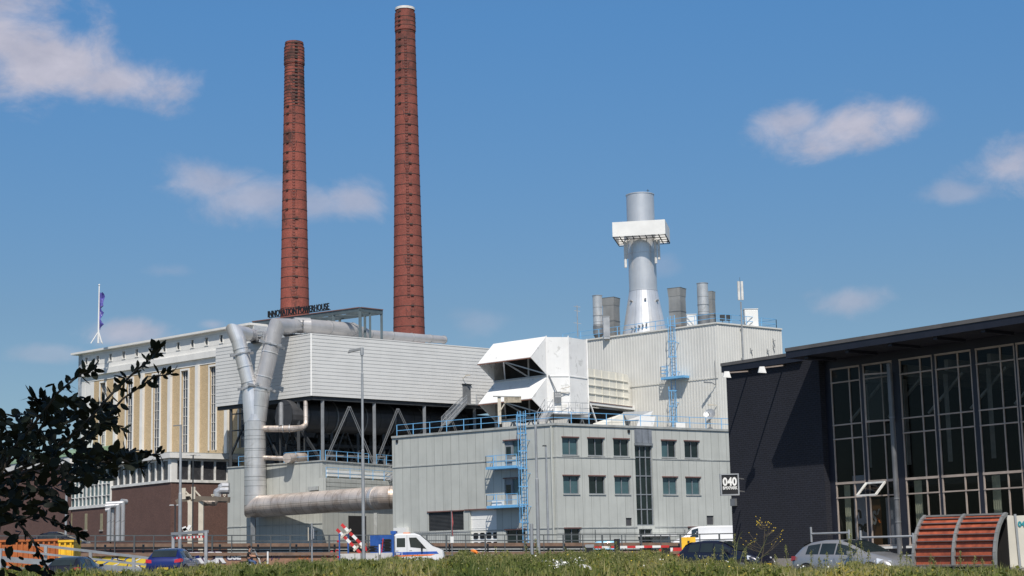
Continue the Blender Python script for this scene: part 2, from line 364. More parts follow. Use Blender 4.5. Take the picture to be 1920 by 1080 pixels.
m_galv = mat('galvanised_steel', (.42, .43, .44), .45, .5, .08)
m_beige = mat('beige_steel', (.55, .50, .41), .55, 0, .06)
m_brown = brick('brown_brick', (.20, .105, .085), (.155, .08, .065), (.15, .095, .08), big=.3)
m_red = brick('red_chimney_brick', (.52, .108, .072), (.37, .075, .052), (.24, .11, .085), big=.5, soot=.8)
m_red2 = brick('red_chimney_brick_b', (.45, .098, .068), (.32, .068, .05), (.22, .10, .078), big=.55, soot=.5)
m_yel = brick('yellow_brick', (.66, .49, .28), (.60, .44, .25), (.60, .48, .32), big=.15)
m_navy = brick('navy_painted_brick', (.012, .014, .025), (.009, .011, .020), (.022, .025, .038), .3, .10, .022, big=.3, bump=.5)
m_navyp = mat('navy_paint', (.013, .015, .026), .5, 0, .1)
m_roofs = mat('roof_edge_grey', (.115, .11, .11), .7, 0, .1)
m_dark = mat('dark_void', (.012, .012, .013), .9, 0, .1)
m_dglass = mat('dark_glass', (.012, .02, .02), .12, 0, .3, .7, spec=.6)
m_tglass = mat('blind_glass', (.06, .115, .13), .15, 0, .1, 1.0, spec=.6)
m_gframe = mat('window_frame_grey', (.20, .22, .24), .5)
m_wframe = mat('window_frame_white', (.70, .69, .66), .5)
m_tan = mat('window_frame_tan', (.37, .31, .27), .55)
m_conc = mat('concrete', (.33, .30, .27), .85, 0, .12, 2)
m_brownc = mat('brown_concrete', (.19, .12, .085), .85, 0, .15, 2.5, streak=.3)
m_asph = mat('asphalt', (.055, .055, .057), .9, 0, .12, 4)
m_roof = mat('roof_gravel', (.20, .20, .19), .9)
m_black = mat('black', (.012, .012, .014), .5)
m_redp = mat('red_paint', (.52, .03, .03), .5)
m_orange = mat('orange_paint', (.85, .20, .02), .5)
m_yellow = mat('yellow_paint', (.85, .50, .03), .5)
# ================================================================ ground
def gz(y):
    t = [(-50, 0), (20, 0), (30, .25), (59, .75), (74, 1.0), (84, 1.27), (130, 1.25), (3000, 1.25)]
    for (a, za), (b, zb) in zip(t[:-1], t[1:]):
        if y <= b: return za+(zb-za)*(y-a)/(b-a)
    return 1.25
m_soil = mat('soil', (.13, .11, .07), .95, 0, .2, 1.5, col2=(.07, .085, .03))
b = MB(); ys = [-60, 0, 20, 30, 45, 52]
for a, c in zip(ys[:-1], ys[1:]): b.face([(-1500, a, gz(a)), (1500, a, gz(a)), (1500, c, gz(c)), (-1500, c, gz(c))])
ys = [52, 59, 66, 74, 84, 130, 3000]
for a, c in zip(ys[:-1], ys[1:]): b.face([(-1500, a, gz(a)), (1500, a, gz(a)), (1500, c, gz(c)), (-1500, c, gz(c))])
tag(b.build('ground', m_soil), kind='structure')
b = MB(); ys = [54, 59, 66, 74, 84, 123]
for a, c in zip(ys[:-1], ys[1:]): b.face([(-90, a, gz(a)+.004), (60, a, gz(a)+.004), (60, c, gz(c)+.004), (-90, c, gz(c)+.004)])
tag(b.build('street', m_asph), kind='structure')
def dz(x): return 3.25-(max(min(x, 12), -80)+38)*.0205       # ramp road level
b = MB()
b.hexa([(-150, 125.3, dz(-80)-.3), (12, 125.3, dz(12)-.3), (12, 320, dz(12)-.3), (-150, 320, dz(-80)-.3), (-150, 125.3, dz(-80)-.25), (12, 125.3, dz(12)-.25), (12, 320, dz(12)-.25), (-150, 320, dz(-80)-.25)])
b.hexa([(12.01, 125.3, dz(12)-.3), (90, 125.3, dz(12)-.3), (90, 320, dz(12)-.3), (12.01, 320, dz(12)-.3), (12.01, 125.3, dz(12)-.25), (90, 125.3, dz(12)-.25), (90, 320, dz(12)-.25), (12.01, 320, dz(12)-.25)])
tag(b.build('road', m_asph), kind='structure')
# retaining wall of the ramp with its coping
t = thing('retaining_wall', (-20, 125, 1.2), 'low brown retaining wall with graffiti carrying the ramp road', 'wall')
m_rw = mat('retaining_brick', (.27, .15, .10), .85, 0, .15, 3, streak=.3)
for xa, xb in ((-90, 12), (12, 60)):
    b = MB(); b.hexa([(xa, 125, 1), (xb, 125, 1), (xb, 125.3, 1), (xa, 125.3, 1), (xa, 125, dz(xa)-.3), (xb, 125, dz(xb)-.3), (xb, 125.3, dz(xb)-.3), (xa, 125.3, dz(xa)-.3)]); b.build('wall_face', m_rw, t)
    b = MB(); b.hexa([(xa, 124.85, dz(xa)-.27), (xb, 124.85, dz(xb)-.27), (xb, 125.4, dz(xb)-.27), (xa, 125.4, dz(xa)-.27), (xa, 124.85, dz(xa)-.05), (xb, 124.85, dz(xb)-.05), (xb, 125.4, dz(xb)-.05), (xa, 125.4, dz(xa)-.05)]); b.build('coping', m_brownc, t)
# graffiti (flat paint on the wall)
WR = Wall(Vector((-60, 125, 0)), Vector((10, 125, 0)))
m_mural = mat('mural_paint', (.62, .45, .04), .7, 0, .1, 1.2, stains=((.04, .05, .12), 1.1, .53, .9))
b = MB(); ua, za = WR.uz(166, 1056); ub, zb = WR.uz(288, 1037)
b.face([WR.p(ua, 1.3, .006), WR.p(ub, 1.3, .006), WR.p(ub, zb, .006), WR.p(ua+.3, zb, .006)]); b.build('mural', m_mural, t)
m_gw = mat('graffiti_white', (.62, .62, .64), .7, 0, .08, 3); m_gp = mat('graffiti_violet', (.07, .04, .09), .7)
def graf(s, x0, x1, ybase, h, mt, o, bold=0, out=None):
    u0, z0 = WR.uz(x0, ybase); u1, _ = WR.uz(x1, ybase)
    if out is not None:
        b = MB(); put_text(b, s, h, .004, WR.p(u0-.04, z0, o), WR.t, (0, 0, 1), bold+.05, width=u1-u0+.08); b.build('lettering_outline', out, t)
    b = MB(); put_text(b, s, h, .004, WR.p(u0, z0, o+.008), WR.t, (0, 0, 1), bold, width=u1-u0); b.build('lettering', mt, t)
graf('ERCR', 348, 424, 1056, 1.05, m_gw, .02, .055, m_gp); graf('USE', 426, 452, 1049, .55, m_gw, .02, .03, m_gp)
for px in range(174, 286, 14):
    b = MB(); u, z = WR.uz(px, 1050)
    pts = [WR.p(u+.45*math.sin(k*1.1+px), 1.55+k*.16+.05*math.cos(k*2+px), .02) for k in range(8)]
    for p, q in zip(pts[:-1], pts[1:]): b.bar(p, q, .07, .012, up=(0, 1, 0))
    b.build('mural_stroke', [m_gw, m_gp, mat('graffiti_blue', (.03, .12, .4), .7)][(px//14) % 3], t)
for (x0, y0, mtx, sd_) in ((482, 1050, m_black, 1), (508, 1046, m_gp, 2), (556, 1046, mat('graffiti_orange', (.5, .16, .06), .7), 3), (612, 1040, m_redp, 4)):
    rr = random.Random(sd_); b = MB(); u, z = WR.uz(x0, y0); p = WR.p(u, z, .012)
    for k in range(9):
        q = WR.p(u+k*.11+rr.uniform(-.1, .1), z+rr.uniform(-.25, .4), .012); b.bar(p, q, .05, .01, up=(0, 1, 0)); p = q
    b.build('tag_scribble', mtx, t)
# railing + guard rail along the ramp
t = thing('ramp_railing', (-20, 125.6, 3), 'dark steel hand railing along the top of the graffiti wall', 'railing')
b = MB(); bp = MB(); x = -62; k = 0
for xa, xb in ((-70, 12), (12, 24)):
    for z in (1.13, .72): b.bar((xa, 125.6, dz(xa)+z), (xb, 125.6, dz(xb)+z), .075)
b.build('hand_rail', m_rail, t)
while x < 24:
    q = MB(); q.bar((x, 125.6, dz(x)-.25), (x, 125.6, dz(x)+1.14), .12 if k % 2 == 0 else .07, .12); q.build('rail_post', m_rail, t); x += 1.42; k += 1
t = thing('guard_rail', (-20, 126.2, 3), 'brown and black crash barrier rails behind the ramp railing', 'crash barrier')
for xa, xb in ((-70, 12), (12, 24)):
    b = MB(); b.hexa([(xa, 127.5, dz(xa)+.3), (xb, 127.5, dz(xb)+.3), (xb, 127.8, dz(xb)+.3), (xa, 127.8, dz(xa)+.3), (xa, 127.5, dz(xa)+.58), (xb, 127.5, dz(xb)+.58), (xb, 127.8, dz(xb)+.58), (xa, 127.8, dz(xa)+.58)]); b.build('brown_beam', m_brownc, t)
    b = MB(); b.bar((xa, 126.2, dz(xa)+.24), (xb, 126.2, dz(xb)+.24), .1, .16); b.bar((xa, 126.2, dz(xa)+.02), (xb, 126.2, dz(xb)+.02), .1, .12); b.build('black_beam', m_black, t)
x = -61
while x < 22:
    q = MB(); q.bar((x, 126.25, dz(x)-.25), (x, 126.25, dz(x)+.5), .14, .14); q.build('barrier_post', m_rail, t); x += 2.8
# ================================================================ grey office block
H = 14.0; gc = pz(1040, 793, H); gl = pz(735, 818, H); gr = pz(1362, 805, H)
GL = Wall(gl, gc); GR = Wall(gc, gr); GRL = GR.L+4
def gb(px0, px1, py0, py1, W=GR):
    u0, z1 = W.uz(px0, py0); u1, _ = W.uz(px1, py0); _, z0 = W.uz(px0, py1); return (u0, u1, z0, z1)
t = thing('office_block', (gc.x, gc.y, 1.3), 'pale grey metal panelled flat roofed office block with two rows of small windows', 'building')
rw = []
zt1, zb1 = GR.uz(1054, 820)[1], GR.uz(1054, 853)[1]; zt2, zb2 = GR.uz(1056, 892)[1], GR.uz(1056, 926)[1]
tops = [(1054, 1084), (1102, 1132), (1150, 1179), (1240, 1267), (1283, 1310)]
for i, (a, c) in enumerate(tops):
    ua, uc = GR.uz(a, 830)[0], GR.uz(c, 830)[0]; rw.append((ua, uc, zb1, zt1)); rw.append((ua, uc, zb2, zt2))
stair = (GR.uz(1192, 900)[0], GR.uz(1224.5, 900)[0], 4.75, GR.uz(1192, 835)[1])
bas = [gb(1058, 1088, 991, 1022), gb(1290, 1316, 989, 1003)]
ent = (stair[0]+.2, stair[1]-.3, 2.2, 4.45)
vents = [gb(1173.5, 1184.5, 971, 986), gb(1325, 1338, 967, 984)]
zp = GR.uz(1192, 800)[1]
b = MB(); wallgrid(b, GR, 0, GRL, 1.2, 13.8, rw+[stair]+bas+[ent]+vents, 0, .22)
b.build('front_wall', m_grey, t)
lh = []
for (a, c) in ((946, 977),):
    lh += [(GL.uz(a, 860)[0], GL.uz(c, 860)[0], GL.uz(a, 874)[1], GL.uz(a, 827)[1]), (GL.uz(a, 930)[0], GL.uz(c, 930)[0], GL.uz(a, 946)[1], GL.uz(a, 898)[1])]
doorr = (GL.uz(881, 970)[0], GL.uz(931, 970)[0], 2.3, GL.uz(905, 956)[1]); louv = gb(803, 869, 961, 996, GL); basl = gb(948, 985, 994, 1020, GL)
b = MB(); wallgrid(b, GL, 0, GL.L, 1.2, 13.8, lh+[doorr, louv, basl], 0, .25)
gback = [GL.p(0, 0)+Vector((16, 14, 0)), GR.p(GRL, 0)+Vector((0, 4, 0))]
b.build('side_wall', m_grey, t)
b = MB(); P = [GL.p(0, 0), GL.p(GL.L, 0), GR.p(GRL, 0), GR.p(GRL, 0)+Vector((-10, 16, 0)), GL.p(0, 0)+Vector((10, 16, 0))]
b.face([p+Vector((0, 0, 13.6)) for p in P]); b.build('roof', m_roof, t)
b = MB()
for p, q in ((P[2], P[3]), (P[3], P[4]), (P[4], P[0])): b.face([p+Vector((0, 0, 1.2)), q+Vector((0, 0, 1.2)), q+Vector((0, 0, 13.8)), p+Vector((0, 0, 13.8))])
b.build('rear_wall', m_grey, t)
b = MB(); b.wbox(GL, 0, GL.L+.12, 13.8, 14.0, -.3, .12); b.build('parapet_cap', m_greyt, t)
b = MB(); b.wbox(GR, .12, GRL, 13.8, 14.0, -.3, .12); b.build('parapet_cap', m_greyt, t)
m_seamd = mat('seam_dark', (.13, .14, .14), .6)
for z in (10.95, 4.6):
    b = MB(); b.wbox(GL, 0, GL.L+.04, z-.05, z+.05, .003, .05); b.build('string_course', m_greyt, t)
    for ua, ub in ((.06, stair[0]), (stair[1], GRL)):
        b = MB(); b.wbox(GR, ua, ub, z-.05, z+.05, .003, .05); b.build('string_course', m_greyt, t)
m_redlip = mat('rusty_lintel', (.17, .09, .08), .6)
def win(W, h, o, glass, parent=t, fr=.07, mull=1, mt=m_gframe, name='window', lip=True, trans=()):
    a, c, e, g = h; b = MB()
    b.wbox(W, a, c, e, e+fr, o-.08, o); b.wbox(W, a, c, g-fr, g, o-.08, o); b.wbox(W, a, a+fr, e+fr, g-fr, o-.08, o-.003); b.wbox(W, c-fr, c, e+fr, g-fr, o-.08, o-.003)
    for k in range(mull): u = a+(c-a)*(k+1)/(mull+1); b.wbox(W, u-fr/2, u+fr/2, e+fr, g-fr, o-.08, o-.003)
    for z in trans: b.wbox(W, a+fr, c-fr, z-fr/2, z+fr/2, o-.07, o-.005)
    f = b.build(name, mt, parent)
    gs = glass if isinstance(glass, list) else [glass]*(mull+1)
    for k in range(mull+1):
        q = MB(); u0 = a+(c-a)*k/(mull+1); u1 = a+(c-a)*(k+1)/(mull+1); q.face([W.p(u0, e, o-.09), W.p(u1, e, o-.09), W.p(u1, g, o-.09), W.p(u0, g, o-.09)])
        ob = q.build('pane', gs[k], None); ob.parent = f
        ob.data.transform(Matrix.Translation(-Vector(parent['_o']))) if parent.get('_o') else None
    if lip:
        q = MB(); q.wbox(W, a-.08, c+.08, g, g+.1, .003, .1); ob = q.build('lintel', m_redlip, None); ob.parent = f; ob.data.transform(Matrix.Translation(-Vector(parent['_o'])))
        q = MB(); q.wbox(W, a-.05, c+.05, e-.09, e, .003, .08); ob = q.build('sill', m_greyt, None); ob.parent = f; ob.data.transform(Matrix.Translation(-Vector(parent['_o'])))
    return f
D, T_ = m_dglass, m_tglass
gl_ = [[T_, T_], [T_, T_], [D, D], [D, D], [D, D], [T_, T_], [T_, D], [T_, T_], [D, D], [T_, T_]]
for i, h in enumerate(rw): win(GR, h, -.12, gl_[i])
for h in bas: win(GR, h, -.12, [D, D])
e = win(GR, stair, -.15, D, fr=.1, mull=2, name='stair_glazing', lip=False, trans=[GR.uz(1195, y)[1] for y in (857, 892, 927, 955)])
b = MB(); b.wbox(GR, stair[0], stair[1], stair[3]+.25, zp, .004, .05); b.build('blue_grey_panel', mat('blue_grey', (.20, .22, .25), .5, seam=(.75, .05, 0, 0, .4)), t)
b = MB(); b.wbox(GR, stair[0]-.05, stair[1]+.05, stair[3]+.0, stair[3]+.22, -.02, .12); b.build('stair_lintel', m_gframe, t)
win(GR, ent, -.15, D, mull=1, name='entrance_door', lip=False)
b = MB(); b.wbox(GR, ent[0]-.2, GR.uz(1253, 1000)[0], 3.75, 3.95, .02, 1.2); b.build('entrance_canopy', m_white, t)
for h in vents:
    b = MB(); b.wbox(GR, h[0], h[1], h[2], h[3], -.15, -.1); b.build('vent_grille', mat('vent_dark', (.07, .07, .075), .6), t)
for h in lh:
    a, c, e_, g = h; mid = a+(c-a)*.42
    dr = MB(); dr.wbox(GL, a, mid, e_, g, -.2, -.12); f = dr.build('door', m_gframe, t)
    q = MB(); q.wbox(GL, a+.12, mid-.12, e_+1.0, g-.55, -.11, -.105); ob = q.build('door_pane', D, t)
    win(GL, (mid+.05, c, e_+.8, g), -.12, T_, mull=0, lip=False)
    q = MB(); q.wbox(GL, mid+.05, c, e_, e_+.8, -.2, -.03); q.build('door_side_panel', m_grey, t)
    q = MB(); q.wbox(GL, a-.1, c+.1, g, g+.1, .003, .12); q.build('door_lintel', m_redlip, t)
b = MB(); b.wbox(GL, louv[0], louv[1], louv[2], louv[3], -.2, -.15)
for k in range(14): z = louv[2]+(louv[3]-louv[2])*(k+.5)/14; b.wbox(GL, louv[0], louv[1], z-.03, z+.03, -.148, -.08)
b.build('louvre', mat('louvre_dark', (.06, .062, .065), .6), t)
b = MB(); b.wbox(GL, louv[0]-.1, louv[1]+.1, louv[3], louv[3]+.1, .003, .1); b.wbox(GL, louv[1]+.2, doorr[1]+.1, doorr[3], doorr[3]+.12, .003, .12); b.build('loading_lintel', m_redlip, t)
b = MB(); b.wbox(GL, doorr[0], doorr[1], doorr[2], doorr[3], -.24, -.2)
for k in range(5): z = doorr[2]+(doorr[3]-doorr[2])*(k)/5; b.wbox(GL, doorr[0], doorr[1], z, z+.03, -.198, -.18)
f = b.build('roller_door', m_white, t)
for r_ in range(2):
    for k in range(4):
        q = MB(); u = doorr[0]+.25+k*.86*(doorr[1]-doorr[0])/3.5; z = 3.02+r_*.85; w_ = .58; h_ = .55
        q.prism([GL.p(u+w_*(.5+.5*math.cos(a)*(abs(math.cos(a))**-.5 if abs(math.cos(a)) > .01 else 0)), z+h_*(.5+.5*math.sin(a)*(abs(math.sin(a))**-.5 if abs(math.sin(a)) > .01 else 0)), -.17) for a in [2*math.pi*j/16+.01 for j in range(16)]], GL.n*.02)
        q.build('door_window', m_black, t)
win(GL, basl, -.15, D, mull=1)
b = MB(); uu, zz = GL.uz(744, 990); b.wbox(GL, uu, uu+1.5, zz-.65, zz, .005, .5); b.build('white_cabinet', m_white, t)
b = MB(); b.tube([GL.p(GL.L-.35, 1.5, .12), GL.p(GL.L-.35, 13.7, .12)], .09, 8); b.build('downpipe', m_grey, t)
for W, u in ((GL, .55), (GR, GR.uz(1176, 800)[0])):
    b = MB(); b.wbox(W, u, u+.25, 13.35, 13.6, .01, .12); b.build('overflow_spout', m_black, t)
# roof railing, ladders, platforms (blue)
b = MB(); rail(b, [GL.p(.2, 13.95, -.5), GL.p(GL.L-.5, 13.95, -.5), GR.p(GRL, 13.95, -.5)], 1.15, (.6,), 2.1, .032); b.build('roof_railing', m_blue, t)
def ladder(W, u, z0, z1, o, parent, cage=(0, 0), w=.5, side=1, name='ladder'):
    b = MB()
    for du in (-w/2, w/2): b.bar(W.p(u+du, z0, o), W.p(u+du, z1, o), .065)
    z = z0
    while z < z1: b.bar(W.p(u-w/2, z, o), W.p(u+w/2, z, o), .03); z += .33
    z = z0+.5
    while z < z1: b.bar(W.p(u-w/2, z, o), W.p(u-w/2, z, 0), .05); b.bar(W.p(u+w/2, z, o), W.p(u+w/2, z, 0), .05); z += 3
    lad = b.build(name, m_blue, parent)
    if cage[1] > cage[0]:
        q = MB(); z = cage[0]; hoops = []
        def cp(a, z): return W.p(u+.42*math.sin(a), z, o+.1+.42-.42*math.cos(a)) if False else W.p(u+.4*math.cos(a), z, o+.75*max(0, math.sin(a)))
        while z <= cage[1]+.01:
            pts = [cp(math.pi*k/6, z) for k in range(7)]
            for a, c in zip(pts[:-1], pts[1:]): q.bar(a, c, .03, .07)
            z += 1.6
        for k in (1, 3, 5): q.bar(cp(math.pi*k/6, cage[0]), cp(math.pi*k/6, cage[1]), .035)
        ob = q.build('ladder_cage', m_blue, None); ob.parent = lad; ob.data.transform(Matrix.Translation(-Vector(parent['_o'])))
    return lad
ul = GL.uz(984, 900)[0]+.35
ladder(GL, ul, 3.1, 15.3, .55, t, (5.2, 15.2), .6)
for zpl in (GL.uz(950, 877)[1], GL.uz(950, 950)[1]):
    u0 = lh[0][0]-1.6+.35; u1 = ul-.35
    b = MB(); b.wbox(GL, u0, u1, zpl-.14, zpl, .01, 1.25); f = b.build('escape_platform', m_blue, t)
    q = MB(); rail(q, [GL.p(u0, zpl, .05), GL.p(u0, zpl, 1.2), GL.p(u1, zpl, 1.2)], 1.1, (.55,), 1.3, .03)
    q.wbox(GL, u0, u1, zpl, zpl+.1, 1.2, 1.23)
    ob = q.build('platform_railing', m_blue, None); ob.parent = f; ob.data.transform(Matrix.Translation(-Vector(t['_o'])))
# things on platform
b = MB(); zz = GL.uz(950, 950)[1]; b.wbox(GL, lh[0][0]-1.0, lh[0][0]+.1, zz+.005, zz+.62, .35, .75)
q = tag(b.build('air_conditioner', m_white), 'small cream air conditioner unit standing on the lower blue platform', 'air conditioner')
# roof clutter of the office block
q = MB(); u, z = GR.uz(1300, 797); bx_ = GR.p(u, 13.6, -2.5)
q.box(bx_.x, bx_.x+.9, bx_.y, bx_.y+.5, 13.6, 14.75); tag(q.build('roof_cabinet', m_white), 'small white condenser cabinet behind the blue roof rail', 'cabinet')
d = pd(1331, 778, 171.5); tt = thing('satellite_dish', (d.x, d.y, 13.6), 'grey satellite dish on the office roof before the pale tall wall', 'satellite dish')
q = MB(); dn = Vector((-.35, -.8, .45)).normalized(); a_ = dn.cross(Vector((0, 0, 1))).normalized(); b_ = a_.cross(dn); prev = None
rings = []
for k in range(5):
    rr_ = .62*k/4; rings.append([d+a_*rr_*math.cos(j*math.pi/8)+b_*rr_*math.sin(j*math.pi/8)+dn*(.18*(k/4)**2) for j in range(16)])
rings[0] = [d+a_*.01*math.cos(j*math.pi/8)+b_*.01*math.sin(j*math.pi/8) for j in range(16)]
q.loft(rings, True, False); q.build('dish', m_galv, tt)
q = MB(); q.bar(d, d+dn*.55, .04); q.build('receiver_arm', m_steel, tt); q = MB(); q.tube([(d.x, d.y+.1, 13.6), (d.x, d.y+.1, d.z)], .05, 8); q.build('post', m_steelg, tt)
# ================================================================ tall pale block behind
wc = pd(1343, 604, 172); H = wc.z; wl = pz(1095, 637, H); wr = pz(1465, 616, H)
TL = Wall(wl, wc); TR = Wall(wc, wr); TL = Wall(wc + (wl-wc)*1.7, wc)
t = thing('turbine_hall', (wc.x, wc.y, 1.3), 'tall windowless block clad in pale ribbed sheet carrying the silver stack', 'building')
b = MB(); ribs(b, TL, 0, TL.L, 1.2, H-.15, .36, .022); b.build('side_wall', m_tall, t)
b = MB(); ribs(b, TR, 0, TR.L, 1.2, H-.15, .36, .022); b.build('front_wall', m_tall, t)
b = MB(); P = [TL.p(0, 0), TL.p(TL.L, 0), TR.p(TR.L, 0), TR.p(TR.L, 0)+Vector((-16, 22, 0)), TL.p(0, 0)+Vector((8, 15, 0))]
b.face([p+Vector((0, 0, H-.25)) for p in P]); b.build('roof', m_roof, t)
b = MB()
for p, q in ((P[2], P[3]), (P[3], P[4]), (P[4], P[0])): b.face([p+Vector((0, 0, 1.2)), q+Vector((0, 0, 1.2)), q+Vector((0, 0, H)), p+Vector((0, 0, H))])
b.build('rear_wall', m_tall, t)
b = MB(); b.wbox(TL, 0, TL.L+.1, H-.15, H, -.3, .13); b.build('parapet_cap', m_tall, t); b = MB(); b.wbox(TR, .13, TR.L, H-.15, H, -.3, .13); b.build('parapet_cap', m_tall, t)
b = MB(); b.wbox(TL, 0, TL.L, TL.uz(1268, 716)[1]-.04, TL.uz(1268, 716)[1]+.04, .07, .1); b.build('sheet_joint', m_tall, t)
b = MB(); rail(b, [TL.p(TL.L*.3, H, -.4), TL.p(TL.L-.4, H, -.4), TR.p(TR.L-.3, H, -.4), TR.p(TR.L-.3, H, -6)], 1.0, (.5,), 2.4, .032); b.build('roof_railing', m_blue, t)
ul = TL.uz(1268, 700)[0]
zm = TL.uz(1268, 707)[1]
ladder(TL, ul-.1, 14, zm+.1, .45, t, (15.5, zm-1), .55); ladder(TL, ul+.2, zm, H+1.2, .6, t, (zm+2, H+1), .55)
b = MB(); b.wbox(TL, ul-1.2, ul+1.7, zm-.25, zm-.02, .08, 1.1); f = b.build('ladder_platform', m_blue, t)
q = MB(); rail(q, [TL.p(ul-1.2, zm, .1), TL.p(ul-1.2, zm, 1.05), TL.p(ul-.3, zm, 1.05)], 1.1, (.4, .75), .9, .03); q.build('platform_railing', m_blue, t)
# cables, small wall lamps
b = MB(); u, z = TL.uz(1341, 676); u = min(u, TL.L-.15); _, z2 = TL.uz(1341, 722); b.bar(TL.p(u, z, .1), TL.p(u, z2, .1), .05); b.bar(TL.p(u, z2, .1), TL.p(u-.1, z2+.2, .6), .06)
b.bar(TL.p(u-.1, z2+.2, .6), TL.p(u-.55, z2+.25, 1.3), .22, .12); b.build('wall_lamp', m_steelg, t)
_, z3 = TL.uz(1341, 760); b = MB(); b.bar(TL.p(u, z3, .08), TL.p(u-.1, z3, .7), .06); b.bar(TL.p(u-.1, z3, .6), TL.p(u-.4, z3+.02, 1.0), .2, .12); b.build('wall_lamp', m_beige, t)
for px, py in ((1406, 658), (1437, 659), (1448, 640), (1448, 652)):
    u, z = TR.uz(px, py); b = MB(); b.bar(TR.p(u, z, .07), TR.p(u+.1, z+.05, .35), .05); b.bar(TR.p(u, z+.3, .1), TR.p(u+.25, z-.5, .1), .04); b.build('wall_bracket', m_steelg, t)
# silver stack
Y = 186; c0 = pd(1208, 600, Y); k = Y/F*1.0
def zat(px, py, Yv): return pd(px, py, Yv).z
t = thing('silver_stack', (c0.x, c0.y, H-.25), 'wide silver metal exhaust stack with flared foot and white box collar', 'chimney stack')
r = 26.5*k; zb = H-.25; zf = zat(1206, 547, Y); zt = zat(1202, 365, Y)
b = MB(); b.lathe((c0.x, c0.y), [(44*k, zb), (43.5*k, zb+.5), (r*1.02, zf)], 40); b.build('flared_base', mat('cone_aluminium', (.78, .78, .775), .36, .5, .05, .5, streak=.25, seam=(3.5, .05, 0, 0, .5)), t)
b = MB(); b.lathe((c0.x, c0.y), [(r, zf+.004), (r, zt), (r-.08, zt), (r-.08, zt-6)], 48); b.build('shaft', m_silver, t)
for z_ in (zf, zf+4.2, zat(1204, 438, Y)-.3, zt-.12):
    b = MB(); b.lathe((c0.x, c0.y), [(r+.004, z_), (r+.05, z_+.01), (r+.05, z_+.1), (r+.004, z_+.11)], 40); b.build('ring', m_silver, t)
for a in range(5):
    an = -2.2+a*.16; b = MB(); p = Vector((c0.x, c0.y, zb+1.4+a*.1)); dn = Vector((math.cos(an), math.sin(an), 0)); b.tube([p+dn*38*k, p+dn*(38*k+.5)], .1, 8); b.build('nozzle', m_steelg, t)
for an, zz in ((-2.45, zf-1.2), (-1.55, zf-1.1), (-.75, zf-1.2)):
    dn = Vector((math.cos(an), math.sin(an), 0)); p = Vector((c0.x, c0.y, zz)); b = MB(); b.tube([p+dn*(r*1.08), p+dn*(r*1.08+.35)], .12, 8); b.build('port', m_steelg, t)
b = MB(); p = Vector((c0.x+.9, c0.y, zt)); b.bar(p, p+Vector((0, 0, .6)), .05); b.bar(p+Vector((-.15, 0, .45)), p+Vector((.15, 0, .45)), .04); b.build('lightning_rod', m_steel, t)
zc0, zc1 = zat(1200, 441, Y-3), zat(1200, 414, Y-3); ca, sa = math.cos(R(10.5)), math.sin(R(10.5))
def cpt(x, y, z): return Vector((c0.x+.05+x*ca+y*sa, c0.y-x*sa+y*ca, z))
hw = 2.85; y0, y1 = -3.0, 2.4
b = MB()
for (xa, ya), (xb, yb) in (((-hw, y0), (hw, y0)), ((hw, y0), (hw, y1)), ((hw, y1), (-hw, y1)), ((-hw, y1), (-hw, y0))):
    d = (cpt(xb, yb, 0)-cpt(xa, ya, 0)).normalized()*.04; n_ = Vector((d.y, -d.x, 0)).normalized()*.04
    b.hexa([cpt(xa, ya, zc0)-n_, cpt(xb, yb, zc0)-n_, cpt(xb, yb, zc0)+n_, cpt(xa, ya, zc0)+n_, cpt(xa, ya, zc1)-n_, cpt(xb, yb, zc1)-n_, cpt(xb, yb, zc1)+n_, cpt(xa, ya, zc1)+n_])
col = b.build('collar_box', m_white, t)
b = MB()
for i in range(9): x_ = -hw+i*2*hw/8; b.bar(cpt(x_, y0, zc0-.03), cpt(x_, y1, zc0-.03), .09)
for i in range(5): y_ = y0+i*(y1-y0)/4; b.bar(cpt(-hw, y_, zc0-.1), cpt(hw, y_, zc0-.1), .07)
b.build('collar_grating', m_steel, t)
for x_, zz0, zz1 in ((-1.75, 3.2, .3), (1.6, 2.9, .25), (-1.6, 2.2, .4), (1.95, 2.5, .3)):
    b = MB(); b.tube([cpt(x_, -1.3, zc0-zz0), cpt(x_, -1.3, zc0-zz1)], .15, 8); b.bar(cpt(x_, -1.3, zc0-zz1), cpt(x_*.8, -.9, zc0), .06); b.build('panel_antenna', m_wframe, t)
# roof plant
def pipe_stack(px, y0, y1, w, Yd, label, mt=m_pipe, skirt=True):
    c = pd(px, y1, Yd); k = Yd/F; z0 = H-.3; z1 = zat(px, y0, Yd); r = w/2*k
    tt = thing('exhaust_pipe', (c.x, c.y, z0), label, 'exhaust pipe', 'exhaust pipes on the tall block')
    q = MB(); q.lathe((c.x, c.y), [(r, z0+.9), (r, z1), (r-.05, z1), (r-.05, z1-2)], 24); q.build('shaft', mt, tt)
    for z_ in (z0+1.9, (z0+z1)/2+.3, z1-.08): q = MB(); q.lathe((c.x, c.y), [(r+.003, z_), (r+.04, z_+.01), (r+.04, z_+.07), (r+.003, z_+.08)], 24); q.build('ring', m_galv, tt)
    q = MB(); q.lathe((c.x, c.y), [(r*.7, z0), (r*.7, z0+.5), (r*1.08, z0+.9), (r*1.08, z0+1.8), (r*1.003, z0+1.86)], 20); q.build('foot', m_steelg, tt)
    return tt
pipe_stack(1121.5, 554, 612, 18, 184, 'round steel exhaust pipe at the far left of the tall roof')
pipe_stack(1319.5, 531, 600, 21, 178, 'tall round steel exhaust pipe with rusty foot right of the square shafts')
m_shaft = mat('shaft_sheet', (.33, .33, .32), .45, .35, .1, .6, streak=.3)
